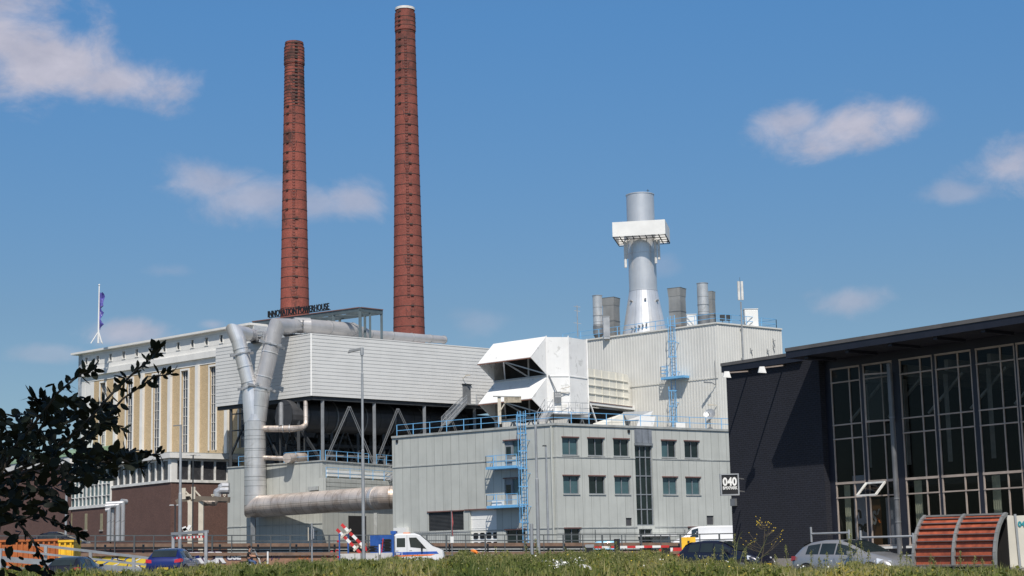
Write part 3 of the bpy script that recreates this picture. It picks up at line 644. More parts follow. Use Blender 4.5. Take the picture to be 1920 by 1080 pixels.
def shaft(px0, px1, py, Yd, label, rot=14):
    c = pd((px0+px1)/2, 600, Yd); k = Yd/F; z1 = zat((px0+px1)/2, py, Yd); z0 = H-.3; w_ = (px1-px0)*k/1.27/2
    tt = thing('ventilation_shaft', (c.x, c.y, z0), label, 'ventilation shaft', 'square shafts on the tall block')
    def sq(s, z): return [Vector((c.x+s*1.414*math.cos(R(rot+90*j)), c.y+s*1.414*math.sin(R(rot+90*j)), z)) for j in range(4)]
    q = MB(); q.loft([sq(w_*.9, z0+1.1), sq(w_*.9, z1-.9)], True, False, False); q.build('duct', m_shaft, tt)
    q = MB(); q.loft([sq(w_*.93, z1-.9), sq(w_*1.0, z1-.06), sq(w_*1.05, z1), sq(w_*.8, z1), sq(w_*.8, z1-.8)], True, False, False); q.build('flared_top', m_shaft, tt)
    q = MB(); q.loft([sq(w_*.93, z0), sq(w_*.95, z0+1.0), sq(w_*.9, z0+1.1)], True, False, False); q.build('foot', mat('rusty_grey', (.20, .18, .165), .6, .3, .1, 2, stains=((.2, .1, .05), 2, .55, .7)), tt)
    q = MB(); q.loft([sq(w_*.945, (z0+z1)/2), sq(w_*.945, (z0+z1)/2+.07)], True, True, False); q.build('flange', m_steelg, tt)
shaft(1130, 1163, 559, 187, 'square grey ventilation shaft between the left pipe and the silver stack')
shaft(1254, 1288, 541, 180, 'square grey ventilation shaft just right of the silver stack')
shaft(1324, 1343, 547, 184, 'square grey ventilation shaft half hidden behind the rusty footed pipe')
def roofbox(name, px0, px1, py0, Yd, label, cat, mt=m_white, seamn=1):
    a = pd(px0, 604, Yd); c = pd(px1, 604, Yd); z1 = zat(px0, py0, Yd); tt = thing(name, (a.x, a.y, H-.3), label, cat); w_ = c.x-a.x
    q = MB(); q.box(a.x, c.x, a.y, a.y+w_*.8, H-.3, z1); q.build('housing', mt, tt)
    for k in range(seamn): x_ = a.x+w_*(k+.5)/seamn; q = MB(); q.box(x_-w_*.4/seamn, x_+w_*.4/seamn, a.y-.03, a.y-.003, H, z1-.15); q.build('panel', mt, tt)
    q = MB(); q.box(a.x-.05, c.x+.05, a.y-.05, a.y+w_*.8+.05, z1+.003, z1+.06); q.build('lid', mt, tt)
roofbox('roof_unit', 1397, 1422, 580, 176, 'large white double cabinet at the right end of the tall roof', 'cabinet', seamn=2)
roofbox('roof_unit', 1288, 1306, 590, 175, 'narrow white cabinet right of the square shaft beside the silver stack', 'cabinet')
roofbox('roof_unit', 1131, 1143, 594, 181, 'small white round topped cabinet before the left ventilation shaft', 'cabinet', m_galv)
for px in (1355, 1367):
    a = pd(px, 600, 174.5); q = MB(); q.box(a.x-.25, a.x+.25, a.y, a.y+.25, H+.5, H+1.1); q.bar((a.x, a.y+.1, H-.3), (a.x, a.y+.1, H+.5), .06)
    tag(q.build('junction_box', m_steel), 'black equipment box on the rail, %s the cabling to the mast' % ('left one of two by' if px == 1355 else 'nearer of two to'), 'equipment box')
# antenna masts
u, z = TR.uz(1388, 620); mp_ = TR.p(u, 0, .25)
t = thing('antenna_mast', (mp_.x, mp_.y, TR.uz(1388, 674)[1]), 'mobile phone mast with tall cream panel antennas clamped to the front wall', 'antenna mast')
b = MB(); b.tube([(mp_.x, mp_.y, TR.uz(1388, 700)[1]), (mp_.x, mp_.y, zat(1387, 566, mp_.y))], .075, 10); b.build('pole', m_galv, t)
za, zb_ = zat(1386, 563, mp_.y), zat(1386, 528, mp_.y)
for dx in (-.17, .17): b = MB(); b.tube([(mp_.x+dx, mp_.y-.12, za), (mp_.x+dx, mp_.y-.12, zb_)], .14, 8); b.build('panel_antenna', m_wframe, t)
b = MB(); b.bar((mp_.x, mp_.y, zb_), (mp_.x, mp_.y, zb_+.45), .03); b.build('rod', m_steel, t)
for zz in (H-.5, H-3.5): b = MB(); b.bar((mp_.x-.02, mp_.y, zz), TR.p(u, zz, 0), .12); b.build('clamp', m_galv, t)
c = pd(1083, 612, 179); t = thing('lattice_aerial', (c.x, c.y, H-.3), 'thin aerial with two crossbars at the left end of the tall roof', 'aerial')
b = MB(); b.tube([(c.x, c.y, H-.3), (c.x, c.y, zat(1083, 572, 179))], .045, 8); b.build('pole', m_galv, t)
for py, w_ in ((575, .35), (583, .3), (606, .4)): b = MB(); z_ = zat(1083, py, 179); b.bar((c.x-w_, c.y, z_+.06), (c.x+w_, c.y, z_-.06), .05); b.build('crossbar', m_galv, t)
def sp(q, name, mt, part, root):        # a sub-part under a part of a thing
    ob = q.build(name, mt, None); ob.parent = part; ob.data.transform(Matrix.Translation(-Vector(root['_o']))); return ob
# ================================================================ white air intake on the office roof
Y0 = 168; p0 = pd(1024, 632, Y0); HH = p0.z; pl = pz(925, 646, HH)
p1 = pz(1065, 632, HH); p2 = pz(1100, 638, HH)
IL = Wall(pl, p0); I1 = Wall(p0, p1); I2 = Wall(p1, p2)
t = thing('air_intake', (p0.x, p0.y, 15), 'white weathered steel air intake housing with two slanted open hoods', 'air intake')
zbt = I2.uz(1090, 780)[1]; WL = IL.L
def fz(y): return IL.uz(1020, y)[1]
z_l1, z_b1, z_t2, z_l2, z_b2 = fz(673)-.1, fz(704), fz(709), fz(748)-.2, fz(780)
b = MB(); b.face([I1.p(0, zbt), I1.p(I1.L, zbt), I1.p(I1.L, HH), I1.p(0, HH)]); b.build('side_panel', m_hood, t)
b = MB(); b.face([I2.p(0, zbt), I2.p(I2.L, zbt), I2.p(I2.L, HH), I2.p(0, HH)]); b.build('side_panel', m_hood, t)
back = I2.p(I2.L, 0)+Vector((-7, 6, 0)); bl = IL.p(0, 0)+Vector((3, 5, 0))
b = MB(); P = [IL.p(0, 0), p0.copy(), I1.p(I1.L, 0), I2.p(I2.L, 0), back, bl]
P = [Vector((q.x, q.y, 0)) for q in P]
b.face([q+Vector((0, 0, HH)) for q in P]); b.face([q+Vector((0, 0, zbt)) for q in P])
for q, r_ in ((P[3], P[4]), (P[4], P[5]), (P[5], P[0])): b.face([q+Vector((0, 0, zbt)), r_+Vector((0, 0, zbt)), r_+Vector((0, 0, HH)), q+Vector((0, 0, HH))])
b.build('housing', m_hood, t)
b = MB(); b.face([IL.p(0, z_t2, 0), IL.p(WL, z_t2, 0), IL.p(WL, z_b1, 0), IL.p(0, z_b1, 0)]); b.build('front_strip', m_hood, t); b = MB(); b.face([IL.p(0, zbt, 0), IL.p(WL, zbt, 0), IL.p(WL, z_b2, 0), IL.p(0, z_b2, 0)]); b.build('front_strip', m_hood, t)
b = MB()   # cavity behind the openings, its shade put into a near-black colour
for za, zb in ((z_b1, HH-.2), (z_b2, z_t2-.1)):
    b.face([IL.p(.1, za, -1.6), IL.p(WL-.1, za, -1.6), IL.p(WL-.1, zb, -1.6), IL.p(.1, zb, -1.6)])
    b.face([IL.p(.1, za, 0), IL.p(WL-.1, za, 0), IL.p(WL-.1, za, -1.6), IL.p(.1, za, -1.6)])
b.build('cavity_back', mat('cavity_shade', (.03, .03, .032), .8), t)
for nm, zt_, zl, zb_ in (('upper', HH, z_l1, z_b1), ('lower', z_t2, z_l2, z_b2)):
    pr = 2.35
    b = MB()
    b.hexa([IL.p(0, zl, pr), IL.p(WL, zl, pr), IL.p(WL, zt_, 0), IL.p(0, zt_, 0), IL.p(0, zl+.12, pr), IL.p(WL, zl+.12, pr), IL.p(WL, zt_+.07, 0), IL.p(0, zt_+.07, 0)])
    b.build('hood', m_hood, t)
    for u in (WL, 0):
        b = MB(); s_ = .05 if u else -.05
        b.prism([IL.p(u, zt_, 0), IL.p(u, zl+.06, pr), IL.p(u, zb_, 0)], IL.t*(-s_)); b.build('hood_cheek', m_hood, t)
    b = MB(); b.bar(IL.p(0, zl, pr+.03), IL.p(WL, zl, pr+.03), .07, .1); b.build('lip', mat('rusty_lip', (.2, .09, .06), .7), t)
    b = MB(); a = IL.p(WL*.48, zl, pr-.1)
    b.bar(a, IL.p(WL*.22, zb_, .05), .13); b.bar(a, IL.p(WL*.64, zb_+.1, 0), .12); b.bar(a, IL.p(WL-.05, zb_+.1, .1), .12); b.bar(IL.p(WL*.62, zb_, -.3), IL.p(WL*.62, zt_-.2, -.3), .16)
    b.build('brace', m_galv, t)
    b = MB(); b.wbox(IL, 0, WL, zb_-.08, zb_+.05, 0, .12); b.build('opening_sill', m_galv, t)
for W, u in ((I1, 0), (I1, I1.L), (I2, I2.L-.05)):
    b = MB(); b.bar(W.p(u, zbt, .05), W.p(u, HH+.12, .05), .1); b.build('corner_strip', m_hood, t)
b = MB(); b.wbox(I2, .05, I2.L, I2.uz(1080, 707)[1]-.04, I2.uz(1080, 707)[1]+.04, .004, .06); b.wbox(I1, .1, I1.L, I2.uz(1080, 707)[1]-.04, I2.uz(1080, 707)[1]+.04, .004, .06); b.build('joint_strip', m_hood, t)
u, z = I1.uz(1038, 735); b = MB(); b.wbox(I1, u, u+.7, z-1.0, z, .02, .3); f = b.build('switch_box', m_steelg, t)
for i in range(3):
    for j in range(3): q = MB(); q.wbox(I1, u+.12+i*.2, u+.22+i*.2, z-.2-j*.17, z-.12-j*.17, .302, .32); sp(q, 'switch', m_white, f, t)
b = MB(); u2, z2 = I1.uz(1050, 730); b.bar(I1.p(u2, z2, .3), I1.p(u2+.9, z2+.2, .6), .12, .05); b.bar(I1.p(u2, z2-.35, .3), I1.p(u2+.9, z2-.3, .1), .05); b.build('conduit', m_beige, t)
b = MB(); b.bar(I1.p(.15, z_b1, .1), I1.p(.9, z-.1, .3), .09); b.build('cable', m_steelg, t)
b = MB(); b.wbox(I1, .9, 1.9, z-.9-1.0, z-.9-.35, .004, .02); b.build('small_plate', m_wframe, t)
# its steelwork and small stairs
t2 = thing('support_frame', (p0.x, p0.y, 13.6), 'galvanised truss frame and catwalk carrying the white air intake', 'steel frame')
for W, L_ in ((I1, I1.L), (I2, I2.L), (IL, WL)):
    b = MB(); b.bar(W.p(0, zbt-.15, -.1), W.p(L_, zbt-.15, -.1), .25); n = max(2, round(L_/1.2)); zb_ = 13.65
    for i in range(n): b.bar(W.p(L_*i/n, zb_ if i % 2 else zbt-.2, -.1), W.p(L_*(i+1)/n, zbt-.2 if i % 2 else zb_, -.1), .1)
    b.build('truss', m_galv, t2)
for u_ in (0, WL*.35, WL*.8): b = MB(); b.bar(IL.p(u_, 13.6, -.1), IL.p(u_, zbt, -.1), .2); b.build('leg', m_steelg, t2)
b = MB(); z = I1.uz(1060, 776)[1]; b.hexa([I1.p(-.6, z-.1, 1.3), I2.p(1.8, z-.1, 1.3), I2.p(1.8, z-.1, .02), I1.p(-.6, z-.1, .02), I1.p(-.6, z, 1.3), I2.p(1.8, z, 1.3), I2.p(1.8, z, .02), I1.p(-.6, z, .02)]); b.build('catwalk', m_galv, t2)
b = MB(); rail(b, [I1.p(-.3, z, 1.2), I2.p(1.7, z, 1.2), I2.p(1.7, z, .1)], 1.1, (.55,), .8, .02); b.build('catwalk_railing', m_galv, t2)
def stair(a, c, wdir, wd, parent, n=12, rl=True):
    b = MB(); a = Vector(a); c = Vector(c); wv = Vector(wdir).normalized()*wd
    for o_ in (Vector(), wv): b.bar(a+o_, c+o_, .06, .22)
    for i in range(1, n): p = a+(c-a)*i/n; b.hexa([p+Vector((0, 0, -.02))-(c-a).normalized()*.1, p-(c-a).normalized()*.1+wv+Vector((0, 0, -.02)), p+wv+(c-a).normalized()*.1, p+(c-a).normalized()*.1, p-(c-a).normalized()*.1+Vector((0, 0, .02)), p-(c-a).normalized()*.1+wv+Vector((0, 0, .02)), p+wv+(c-a).normalized()*.1+Vector((0, 0, .04)), p+(c-a).normalized()*.1+Vector((0, 0, .04))])
    f = b.build('stair_flight', m_galv, parent)
    b = MB()
    for o_ in (Vector(), wv): rail(b, [a+o_, c+o_], 1.0, (.5,), 1.2, .025)
    b.build('stair_rail', m_galv, parent)
stair(pd(1008, 792, 162.5), pd(1022, 768, 164.5), (1, .2, 0), .8, t2, 8)
# old bracketed gantry post in front of intake
pp = pd(937, 795, 162); t3 = thing('gantry_post', pp, 'weathered beige post with ribbed awning in front of the white intake', 'post')
b = MB(); b.bar(pp, (pp.x, pp.y, zat(937, 742, 162)), .32, .3); b.build('post', m_beige, t3)
ztp = zat(940, 743, 162); b = MB(); b.hexa([(pp.x-.6, pp.y-.3, ztp), (pp.x+2.1, pp.y-.3, ztp-.1), (pp.x+2.1, pp.y+.5, ztp-.1), (pp.x-.6, pp.y+.5, ztp), (pp.x-.6, pp.y-.3, ztp+.1), (pp.x+2.1, pp.y-.3, ztp), (pp.x+2.1, pp.y+.5, ztp), (pp.x-.6, pp.y+.5, ztp+.1)]); b.build('top_plate', m_white, t3)
b = MB(); x = pp.x+.45
while x < pp.x+2.05: b.box(x, x+.1, pp.y-.25, pp.y-.12, ztp-.65, ztp-.1); x += .14
b.box(pp.x+.45, pp.x+2.05, pp.y-.11, pp.y+.2, ztp-.6, ztp-.1); b.build('ribbed_awning', mat('aged_beige', (.42, .37, .29), .7, 0, .2, 3, streak=.5), t3)
b = MB(); b.bar((pp.x, pp.y-.1, ztp-1.5), (pp.x+.7, pp.y-.1, ztp-.4), .1); b.build('bracket', m_beige, t3)
# cream duct housing right of the intake
dc = pd(1100, 690, 172.0); DH = dc.z; dr = pz(1180, 702, DH); DW = Wall(dc, dr); zb_ = DW.uz(1140, 757)[1]; L_ = DW.L
t = thing('duct_housing', (dc.x, dc.y, 15), 'stained cream sheet metal duct housing with one rounded corner beside the white intake', 'duct')
poly = [(0, zb_), (L_, zb_), (L_, DH-.9), (L_-.12, DH-.45), (L_-.35, DH-.15), (L_-.8, DH), (0, DH)]
b = MB(); b.prism([DW.p(u, z, 0) for u, z in poly], -DW.n*3); b.build('casing', m_cream, t)
for k in range(1, 6): b = MB(); u_ = L_*k/6+.05; b.wbox(DW, u_-.04, u_+.04, zb_, DH-.02, .003, .08); b.build('upright_rib', m_cream, t)
for k in range(1, 4): b = MB(); z_ = zb_+(DH-zb_)*k/4; b.wbox(DW, .05, L_*.95, z_-.04, z_+.04, .003, .1); b.build('cross_rib', m_cream, t)
q0 = DW.uz(1102, 757); q1 = DW.uz(1212, 762)
b = MB(); b.wbox(DW, -.1, q1[0], zb_-.35, zb_-.05, -.3, .2); b.build('support_beam', m_white, t)
b = MB(); b.wbox(DW, 0, L_, zb_-.1, zb_-.02, .2, .25); b.build('beam_flange', m_redlip, t)
b = MB(); b.wbox(DW, .2, L_*1.15, 13.7, zb_-.4, -2.5, -1.2); b.build('gap_shade', m_dark, t)  # shade of the open gap under the beam, as a near-black box
b = MB(); b.bar(DW.p(.05, zb_-.4, .3), DW.p(1.5, 14.2, .5), .14); b.bar(DW.p(1.5, 14.2, .5), DW.p(3, 13.8, .5), .12); b.build('diagonal_strut', m_white, t)
# crumpled white ducts lying below
cx_ = pd(1200, 788, 164.5); t = thing('dismantled_duct', (cx_.x, cx_.y, 13.6), 'dented white dismantled duct pieces lying on the office roof', 'duct piece')
a = pd(1176, 790, 165.5); c = pd(1224, 770, 164.5)
b = MB(); b.hexa([(a.x, a.y, a.z+.1), (c.x-.4, c.y, a.z+.1), (c.x-.4, c.y+1.4, a.z+.1), (a.x, a.y+1.4, a.z+.1), (a.x-.4, a.y-.2, c.z), (c.x, c.y-.2, c.z-.05), (c.x, c.y+1.6, c.z), (a.x-.3, a.y+1.6, c.z)]); b.build('upper_piece', m_hood, t)
b = MB(); a2 = pd(1190, 797, 163); b.hexa([(a2.x, a2.y, 13.8), (a2.x+1.7, a2.y, 13.8), (a2.x+1.7, a2.y+1, 13.8), (a2.x, a2.y+1, 13.8), (a2.x+.5, a2.y, 15), (a2.x+2.0, a2.y, 15.1), (a2.x+2.0, a2.y+1, 15.1), (a2.x+.5, a2.y+1, 15)]); b.build('lower_piece', m_hood, t)
b = MB(); a3 = pd(1130, 792, 164.5); b.hexa([(a3.x-1.4, a3.y, 13.7), (a3.x+2.3, a3.y, 13.7), (a3.x+2.3, a3.y+1.2, 13.7), (a3.x-1.4, a3.y+1.2, 13.7), (a3.x-.9, a3.y+.2, 14.7), (a3.x+2.0, a3.y, 15.6), (a3.x+2.0, a3.y+1.2, 15.6), (a3.x-.9, a3.y+1.2, 14.7)]); b.build('sloping_piece', m_cream, t)
# ================================================================ lap clad hall on steel legs
hc = pd(584, 625, 185); H = hc.z; hl = pz(405, 652, H); hr = pz(915, 653, H); HL = Wall(hl, hc); HR = Wall(hc, hr)
zb_ = HL.uz(584, 742)[1]
t = thing('elevated_hall', (hc.x, hc.y, zb_), 'windowless hall in white horizontal lap cladding raised on dark steel legs', 'building')
b = MB(); lap(b, HL, 0, HL.L, zb_, H-.12, .40, .05); b.build('side_cladding', m_corr, t)
b = MB(); lap(b, HR, 0, HR.L+6, zb_, H-.12, .40, .05); b.build('front_cladding', m_corr, t)
P = [HL.p(0, 0), HL.p(HL.L, 0), HR.p(HR.L+6, 0), HR.p(HR.L+6, 0)+Vector((-9, 12, 0)), HL.p(0, 0)+Vector((14, 12, 0))]
b = MB(); b.face([p+Vector((0, 0, H-.1)) for p in P])
for p, q in ((P[2], P[3]), (P[3], P[4]), (P[4], P[0])): b.face([p+Vector((0, 0, zb_)), q+Vector((0, 0, zb_)), q+Vector((0, 0, H)), p+Vector((0, 0, H))])
b.build('roof', m_corr, t)
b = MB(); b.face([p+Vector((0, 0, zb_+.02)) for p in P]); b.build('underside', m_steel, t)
for W, L_ in ((HL, HL.L), (HR, HR.L+6)):
    b = MB(); b.wbox(W, 0 if W is HL else .07, L_+(.07 if W is HL else 0), H-.12, H, -.2, .07); b.build('roof_trim', m_corr, t)
    b = MB(); b.wbox(W, .1, L_-.1, zb_-.42, zb_-.02, -.55, -.15); b.build('edge_beam', m_steel, t)
b = MB(); b.bar(HL.p(HL.L, zb_, .04), HL.p(HL.L, H, .04), .18); b.build('corner_trim', m_white, t)
# door in cladding + lamp + stair down to the office roof
u, z = HR.uz(867, 753); u1, z1 = HR.uz(880, 722)
b = MB(); b.wbox(HR, u, u+1.2, zb_+.05, z1, .06, .12); b.build('door', m_steelg, t)
b = MB(); b.wbox(HR, u-.1, u+1.3, z1+.01, z1+.1, .06, .25); b.build('door_hood', m_steel, t)
b = MB(); u_, z_ = HR.uz(867, 710); b.bar(HR.p(u_, z_, .06), HR.p(u_, z_+.3, .7), .06); b.bar(HR.p(u_, z_+.3, .6), HR.p(u_+.3, z_+.35, 1.1), .2, .1); b.build('wall_lamp', m_beige, t)
b = MB(); b.wbox(HR, u-.4, u+2.0, zb_-.2, zb_-.05, .1, 1.5); b.build('landing', m_galv, t)
b = MB(); rail(b, [HR.p(u+2.0, zb_-.05, .2), HR.p(u+2.0, zb_-.05, 1.4), HR.p(u+.9, zb_-.05, 1.4)], 1.1, (.4, .75), 1, .025); b.build('landing_railing', m_galv, t)
pa = HR.p(u-.4, zb_-.1, .5); pb = pd(828, 800, 176)
stair(pb, pa, (.5, -.8, 0), 1.0, t, 16)
# legs and braces
lc = pd(604, 863, 181.5); ZR = lc.z
hs = HR.off(-.4); hs2 = HL.off(-.4); u5 = hs.uz(605, 800)[0]
def leg(p, w_=.35, m_=m_steelg): q = MB(); q.bar((p.x, p.y, ZR-.1), (p.x, p.y, zb_-.4), w_, w_); q.build('leg', m_, t)
us = [hs.uz(x, 800)[0] for x in (605, 702, 796, 890)]
for u in us: leg(hs.p(max(u, .3), 0, 0))
for (xa, ya), (xb, yb) in (((655, 762), (609, 861)), ((655, 762), (700, 861)), ((746, 766), (705, 858)), ((746, 766), (795, 866)), ((840, 770), (800, 866)), ((840, 770), (880, 866))):
    ua, za = hs.uz(xa, ya); ub, _ = hs.uz(xb, yb); za = min(za, zb_-.4); q = MB()
    for o in (-.12, .12): q.bar(hs.p(ua+o, za, 0), hs.p(ub+o, ZR+.1, 0), .07, .09)
    q.build('brace', m_steelg, t)
for x in (433, 527, 560): leg(hs2.p(hs2.uz(x, 800)[0], 0, 0), .32, m_steel)
for (xa, ya), (xb, yb) in (((430, 860), (470, 770)), ((556, 790), (600, 860)), ((495, 800), (527, 868)), ((545, 800), (529, 868)), ((560, 800), (600, 862))):
    ua, za = hs2.uz(xa, ya); ub, z2 = hs2.uz(xb, yb); q = MB(); q.bar(hs2.p(ua, max(za, ZR), 0), hs2.p(ub, max(z2, ZR), 0), .16, .22); q.build('brace', m_steel, t)
for o, z in ((-4, zb_-3.0), (-4.5, zb_-5), (-8, zb_-4), (-9, zb_-1.2)):
    q = MB(); w2 = HR.off(o); q.bar(w2.p(2, z), w2.p(HR.L, z), .3, .35); w2 = HL.off(o); q.bar(w2.p(0, z), w2.p(HL.L-3, z), .3, .35); q.build('inner_beam', m_steel, t)
rr = random.Random(4)
for row in (-3.5, -6, -9):
    w2 = HR.off(row); n = 7
    for i in range(n): q = MB(); p = w2.p(1.5+i*3.6, 0); q.bar((p.x, p.y, ZR-.1), (p.x, p.y, zb_), .3); p2 = w2.p(1.5+i*3.6+(1.8 if i % 2 else -1.8), 0); q.bar((p.x, p.y, ZR), (p2.x, p2.y, zb_-3), .16); q.build('inner_leg', m_steel, t)
# rods tying to left
q = MB(); a = hs2.p(hs2.uz(433, 800)[0], 0); 
for yy in (777, 808): z_ = hs2.uz(433, yy)[1]; q = MB(); q.bar((a.x, a.y, z_), (a.x+1.6, a.y-1, z_), .14); q.build('tie_rod', m_steel, t)
q = MB(); w2 = HR.off(-10.5); q.wbox(w2, 11, HR.L+22, ZR-1, zb_, -.4, 0); q.build('shade_backing', m_dark, t)  # added near-black sheet: closes off the sky, stands for shade under the hall
# ducts slung under the hall
t = thing('suspended_duct', (HR.p(6, 0, -4).x, HR.p(6, 0, -4).y, ZR), 'huge dark insulated duct lying under the elevated hall', 'duct')
w2 = HR.off(-4.0); zc = zb_-1.9
b = MB(); b.tube([w2.p(-1, zc), w2.p(24, zc)], 1.75, 20); b.build('duct_shell', mat('dark_duct', (.07, .072, .078), .5, .3, .1, seam=(0, 0, 2.4, .08, .4)), t)  # plain dark grey shell with darker ring seams
for k in range(6): b = MB(); b.tube([w2.p(1+k*4, zc), w2.p(1.15+k*4, zc)], 1.85, 20); b.build('band', m_steelg, t)
t = thing('process_pipes', (HR.p(3, 0, -7).x, HR.p(3, 0, -7).y, ZR), 'cluster of thin dark pipes between the legs under the raised hall', 'pipes')
for k, (o, z, r_) in enumerate(((-6, 2.2, .22), (-6.6, 1.5, .18), (-7.4, 2.8, .25), (-3, 1.0, .14))):
    w2 = HR.off(o); q = MB(); pts = [w2.p(1+k, ZR), w2.p(1+k, ZR+z), w2.p(9+k, ZR+z), w2.p(9+k, ZR+z-.8), w2.p(20, ZR+z-.8)]; q.tube(pts, r_, 8); q.build('pipe', m_steelg if k % 2 else m_steel, t)
# ================================================================ lower substation building
H = ZR; ll = pz(427, 876, H); lr = pz(760, 874, H); SL = Wall(ll, lc); SR = Wall(lc, lr)
t = thing('substation', (lc.x, lc.y, 1.3), 'grey metal panelled low plant building under the elevated hall', 'building')
b = MB(); wallgrid(b, SL, 0, SL.L, 1.2, H-.12, [], 0); b.build('side_wall', m_grey, t)
b = MB(); wallgrid(b, SR, 0, SR.L+3, 1.2, H-.12, [], 0); b.build('front_wall', m_grey, t)
P = [SL.p(0, 0), SL.p(SL.L, 0), SR.p(SR.L+3, 0), SR.p(SR.L+3, 0)+Vector((-9, 14, 0)), SL.p(0, 0)+Vector((14, 12, 0))]
b = MB(); b.face([p+Vector((0, 0, H-.1)) for p in P]); b.build('roof', m_roof, t)
for W, L_ in ((SL, SL.L+.1), (SR, SR.L+3)):
    b = MB(); b.wbox(W, 0 if W is SL else .11, L_, H-.12, H+.02, -.4, .1); b.build('parapet_cap', m_greyt, t)
b = MB(); zz = SL.uz(440, 988)[1]; b.wbox(SL, 0, SL.L, zz-.05, zz+.05, .003, .06); b.build('string_course', m_greyt, t)
u, z = SL.uz(583, 913); b = MB(); b.wbox(SL, u, u+1.5, z-.4, z, .02, .5); b.bar(SL.p(u+.2, z-.4, .2), SL.p(u+.2, z-1.0, .3), .1); b.bar(SL.p(u+1.3, z-.4, .2), SL.p(u+1.3, z-1.0, .3), .1); b.build('wall_bracket_lamp', m_greyt, t)
for (xa, xb) in ((445, 462), (530, 598)):
    ua, ub = SL.uz(xa, 850)[0], SL.uz(xb, 850)[0]; b = MB(); rail(b, [SL.p(ua, H, -.2), SL.p(ub, H, -.2)], 1.1, (.55,), 1.6, .03); b.build('roof_railing', m_blue, t)
for (xa, xb) in ((613, 694), (709, 745)):
    ua, ub = SR.uz(xa, 850)[0], SR.uz(xb, 850)[0]; b = MB(); rail(b, [SR.p(ua, H, -.2), SR.p(ub, H, -.2)], 1.1, (.55,), 1.9, .03); b.build('roof_railing', m_blue, t)
b = MB(); u, z = SL.uz(578, 997); b.wbox(SL, u, u+1.2, 2, z, .01, .08); b.wbox(SL, u-.15, u+1.35, z, z+.1, .01, .2); b.build('door', m_greyt, t)
# lap clad bay in front of its right half
LB = SR.off(.9); ub = LB.uz(611, 905)[0]; zt_ = LB.uz(640, 897)[1]; zl_ = LB.uz(640, 921)[1]
b = MB(); lap(b, LB, ub, LB.L+3, zl_, zt_, .4, .05); b.face([LB.p(ub, zl_), LB.p(ub, zt_), LB.p(ub, zt_, -.9), LB.p(ub, zl_, -.9)]); b.face([LB.p(ub, zt_), LB.p(LB.L+3, zt_), LB.p(LB.L+3, zt_, -.9), LB.p(ub, zt_, -.9)]); b.face([LB.p(ub, zl_), LB.p(LB.L+3, zl_), LB.p(LB.L+3, zl_, -.9), LB.p(ub, zl_, -.9)]); b.build('lap_clad_bay', m_grey, t)
b = MB(); rail(b, [LB.p(ub+.2, zt_, -.1), LB.p(LB.L+1, zt_, -.1)], 1.1, (.5,), 2.2, .03); b.build('bay_railing', m_blue, t)
for k in range(2): b = MB(); b.wbox(LB, ub+1.0, LB.L+2, zt_+.2+k*.42, zt_+.45+k*.42, -.7, -.5); b.build('louvre_blade', m_white, t)
b = MB(); uu = SR.uz(653, 980)[0]; b.wbox(SR, uu, uu+3.4, 2, SR.uz(655, 967)[1], .01, .05); b.build('recess_shade', m_dark, t)  # shaded recess below the bay, painted as a near-black sheet
b = MB(); uu = LB.uz(697, 980)[0]; b.bar(LB.p(uu, 1.5, .5), LB.p(uu, LB.uz(697, 962)[1], .5), .35); b.build('pipe_column', m_greyt, t)
stair(SR.p(SR.uz(712, 900)[0], zt_, .6), SR.p(SR.uz(745, 860)[0], H, .6), tuple(SR.n), .8, t, 12)
# ================================================================ great flue pipe
YT = 185.6; TT = lambda px, py, Yv=YT: pd(px, py, Yv)
cx0 = TT(478.5, 880)
t = thing('flue_pipe', (cx0.x, cx0.y, 2), 'huge metal flue pipe forked like a Y that bends low along the grey wall', 'pipe')
kk = YT/F; rT = 20*kk
lowc = TT(478, 950); jt = Vector((cx0.x, cx0.y, zat(478, 790, YT)))
elbow = Vector((cx0.x, cx0.y, zat(478, 950, YT)))
endp = pd(745, 940, 168.6); endp.z = elbow.z+.05
b = MB(); b.tube([jt, elbow+Vector((0, 0, 0))-Vector((0, 0, 0)), endp], [rT, rT, rT*1.04], 36)
del b; b = MB(); b.tube([jt, elbow+Vector((0, 0, .15))], rT, 36, caps=False); b.build('trunk', m_pipe, t)
dd = (endp-elbow).normalized()
b = MB(); b.tube([elbow+Vector((0, 0, .2)), elbow+Vector((0, 0, -.25))+dd*.15, elbow+dd*.75+Vector((0, 0, -.02))], [rT, rT*1.02, rT], 36, caps=False); 
b = MB(); b.tube([elbow+Vector((0, 0, .16)), elbow, elbow+dd*1.6], rT*1.004, 36, caps=True); b.build('elbow', m_pipeb, t)
ev = [endp-dd*1.9, endp-dd*1.2+Vector((.1, .22, 0)), endp-dd*.55+Vector((.35, .8, 0)), endp-dd*.1+Vector((.7, 1.6, 0)), endp+Vector((1.3, 3.2, 0))]
b = MB(); b.tube([elbow+dd*.4]+ev, [rT]+[rT*.99]*5, 36); b.build('horizontal_run', m_pipeb, t)
b = MB(); b.tube([endp-dd*3.4, endp-dd*2.9], rT*1.02, 36); b.build('joint_band', m_pipe, t)
for a in (elbow+dd*.0, ): b = MB(); b.bar((a.x-.2, a.y, 1.3), (a.x-.2, a.y, elbow.z-rT*.6), .5); b.build('support_column', m_steelg, t)
for k in range(1, 8): b = MB(); z = elbow.z+rT+(jt.z-elbow.z-rT)*k/8; b.tube([(cx0.x, cx0.y, z), (cx0.x, cx0.y, z+.06)], rT+.02, 36); b.build('joint_ring', m_pipe, t)
LA, LB_ = TT(469, 728), TT(446, 634); RA, RB_ = TT(490, 728), TT(516, 620)
rL = 14*kk; rR = 15.5*kk; LC = (LA*.98+LA*.02)
jl = Vector((jt.x-.15, jt.y, jt.z+.0)); jr = Vector((jt.x+.15, jt.y, jt.z+.0))
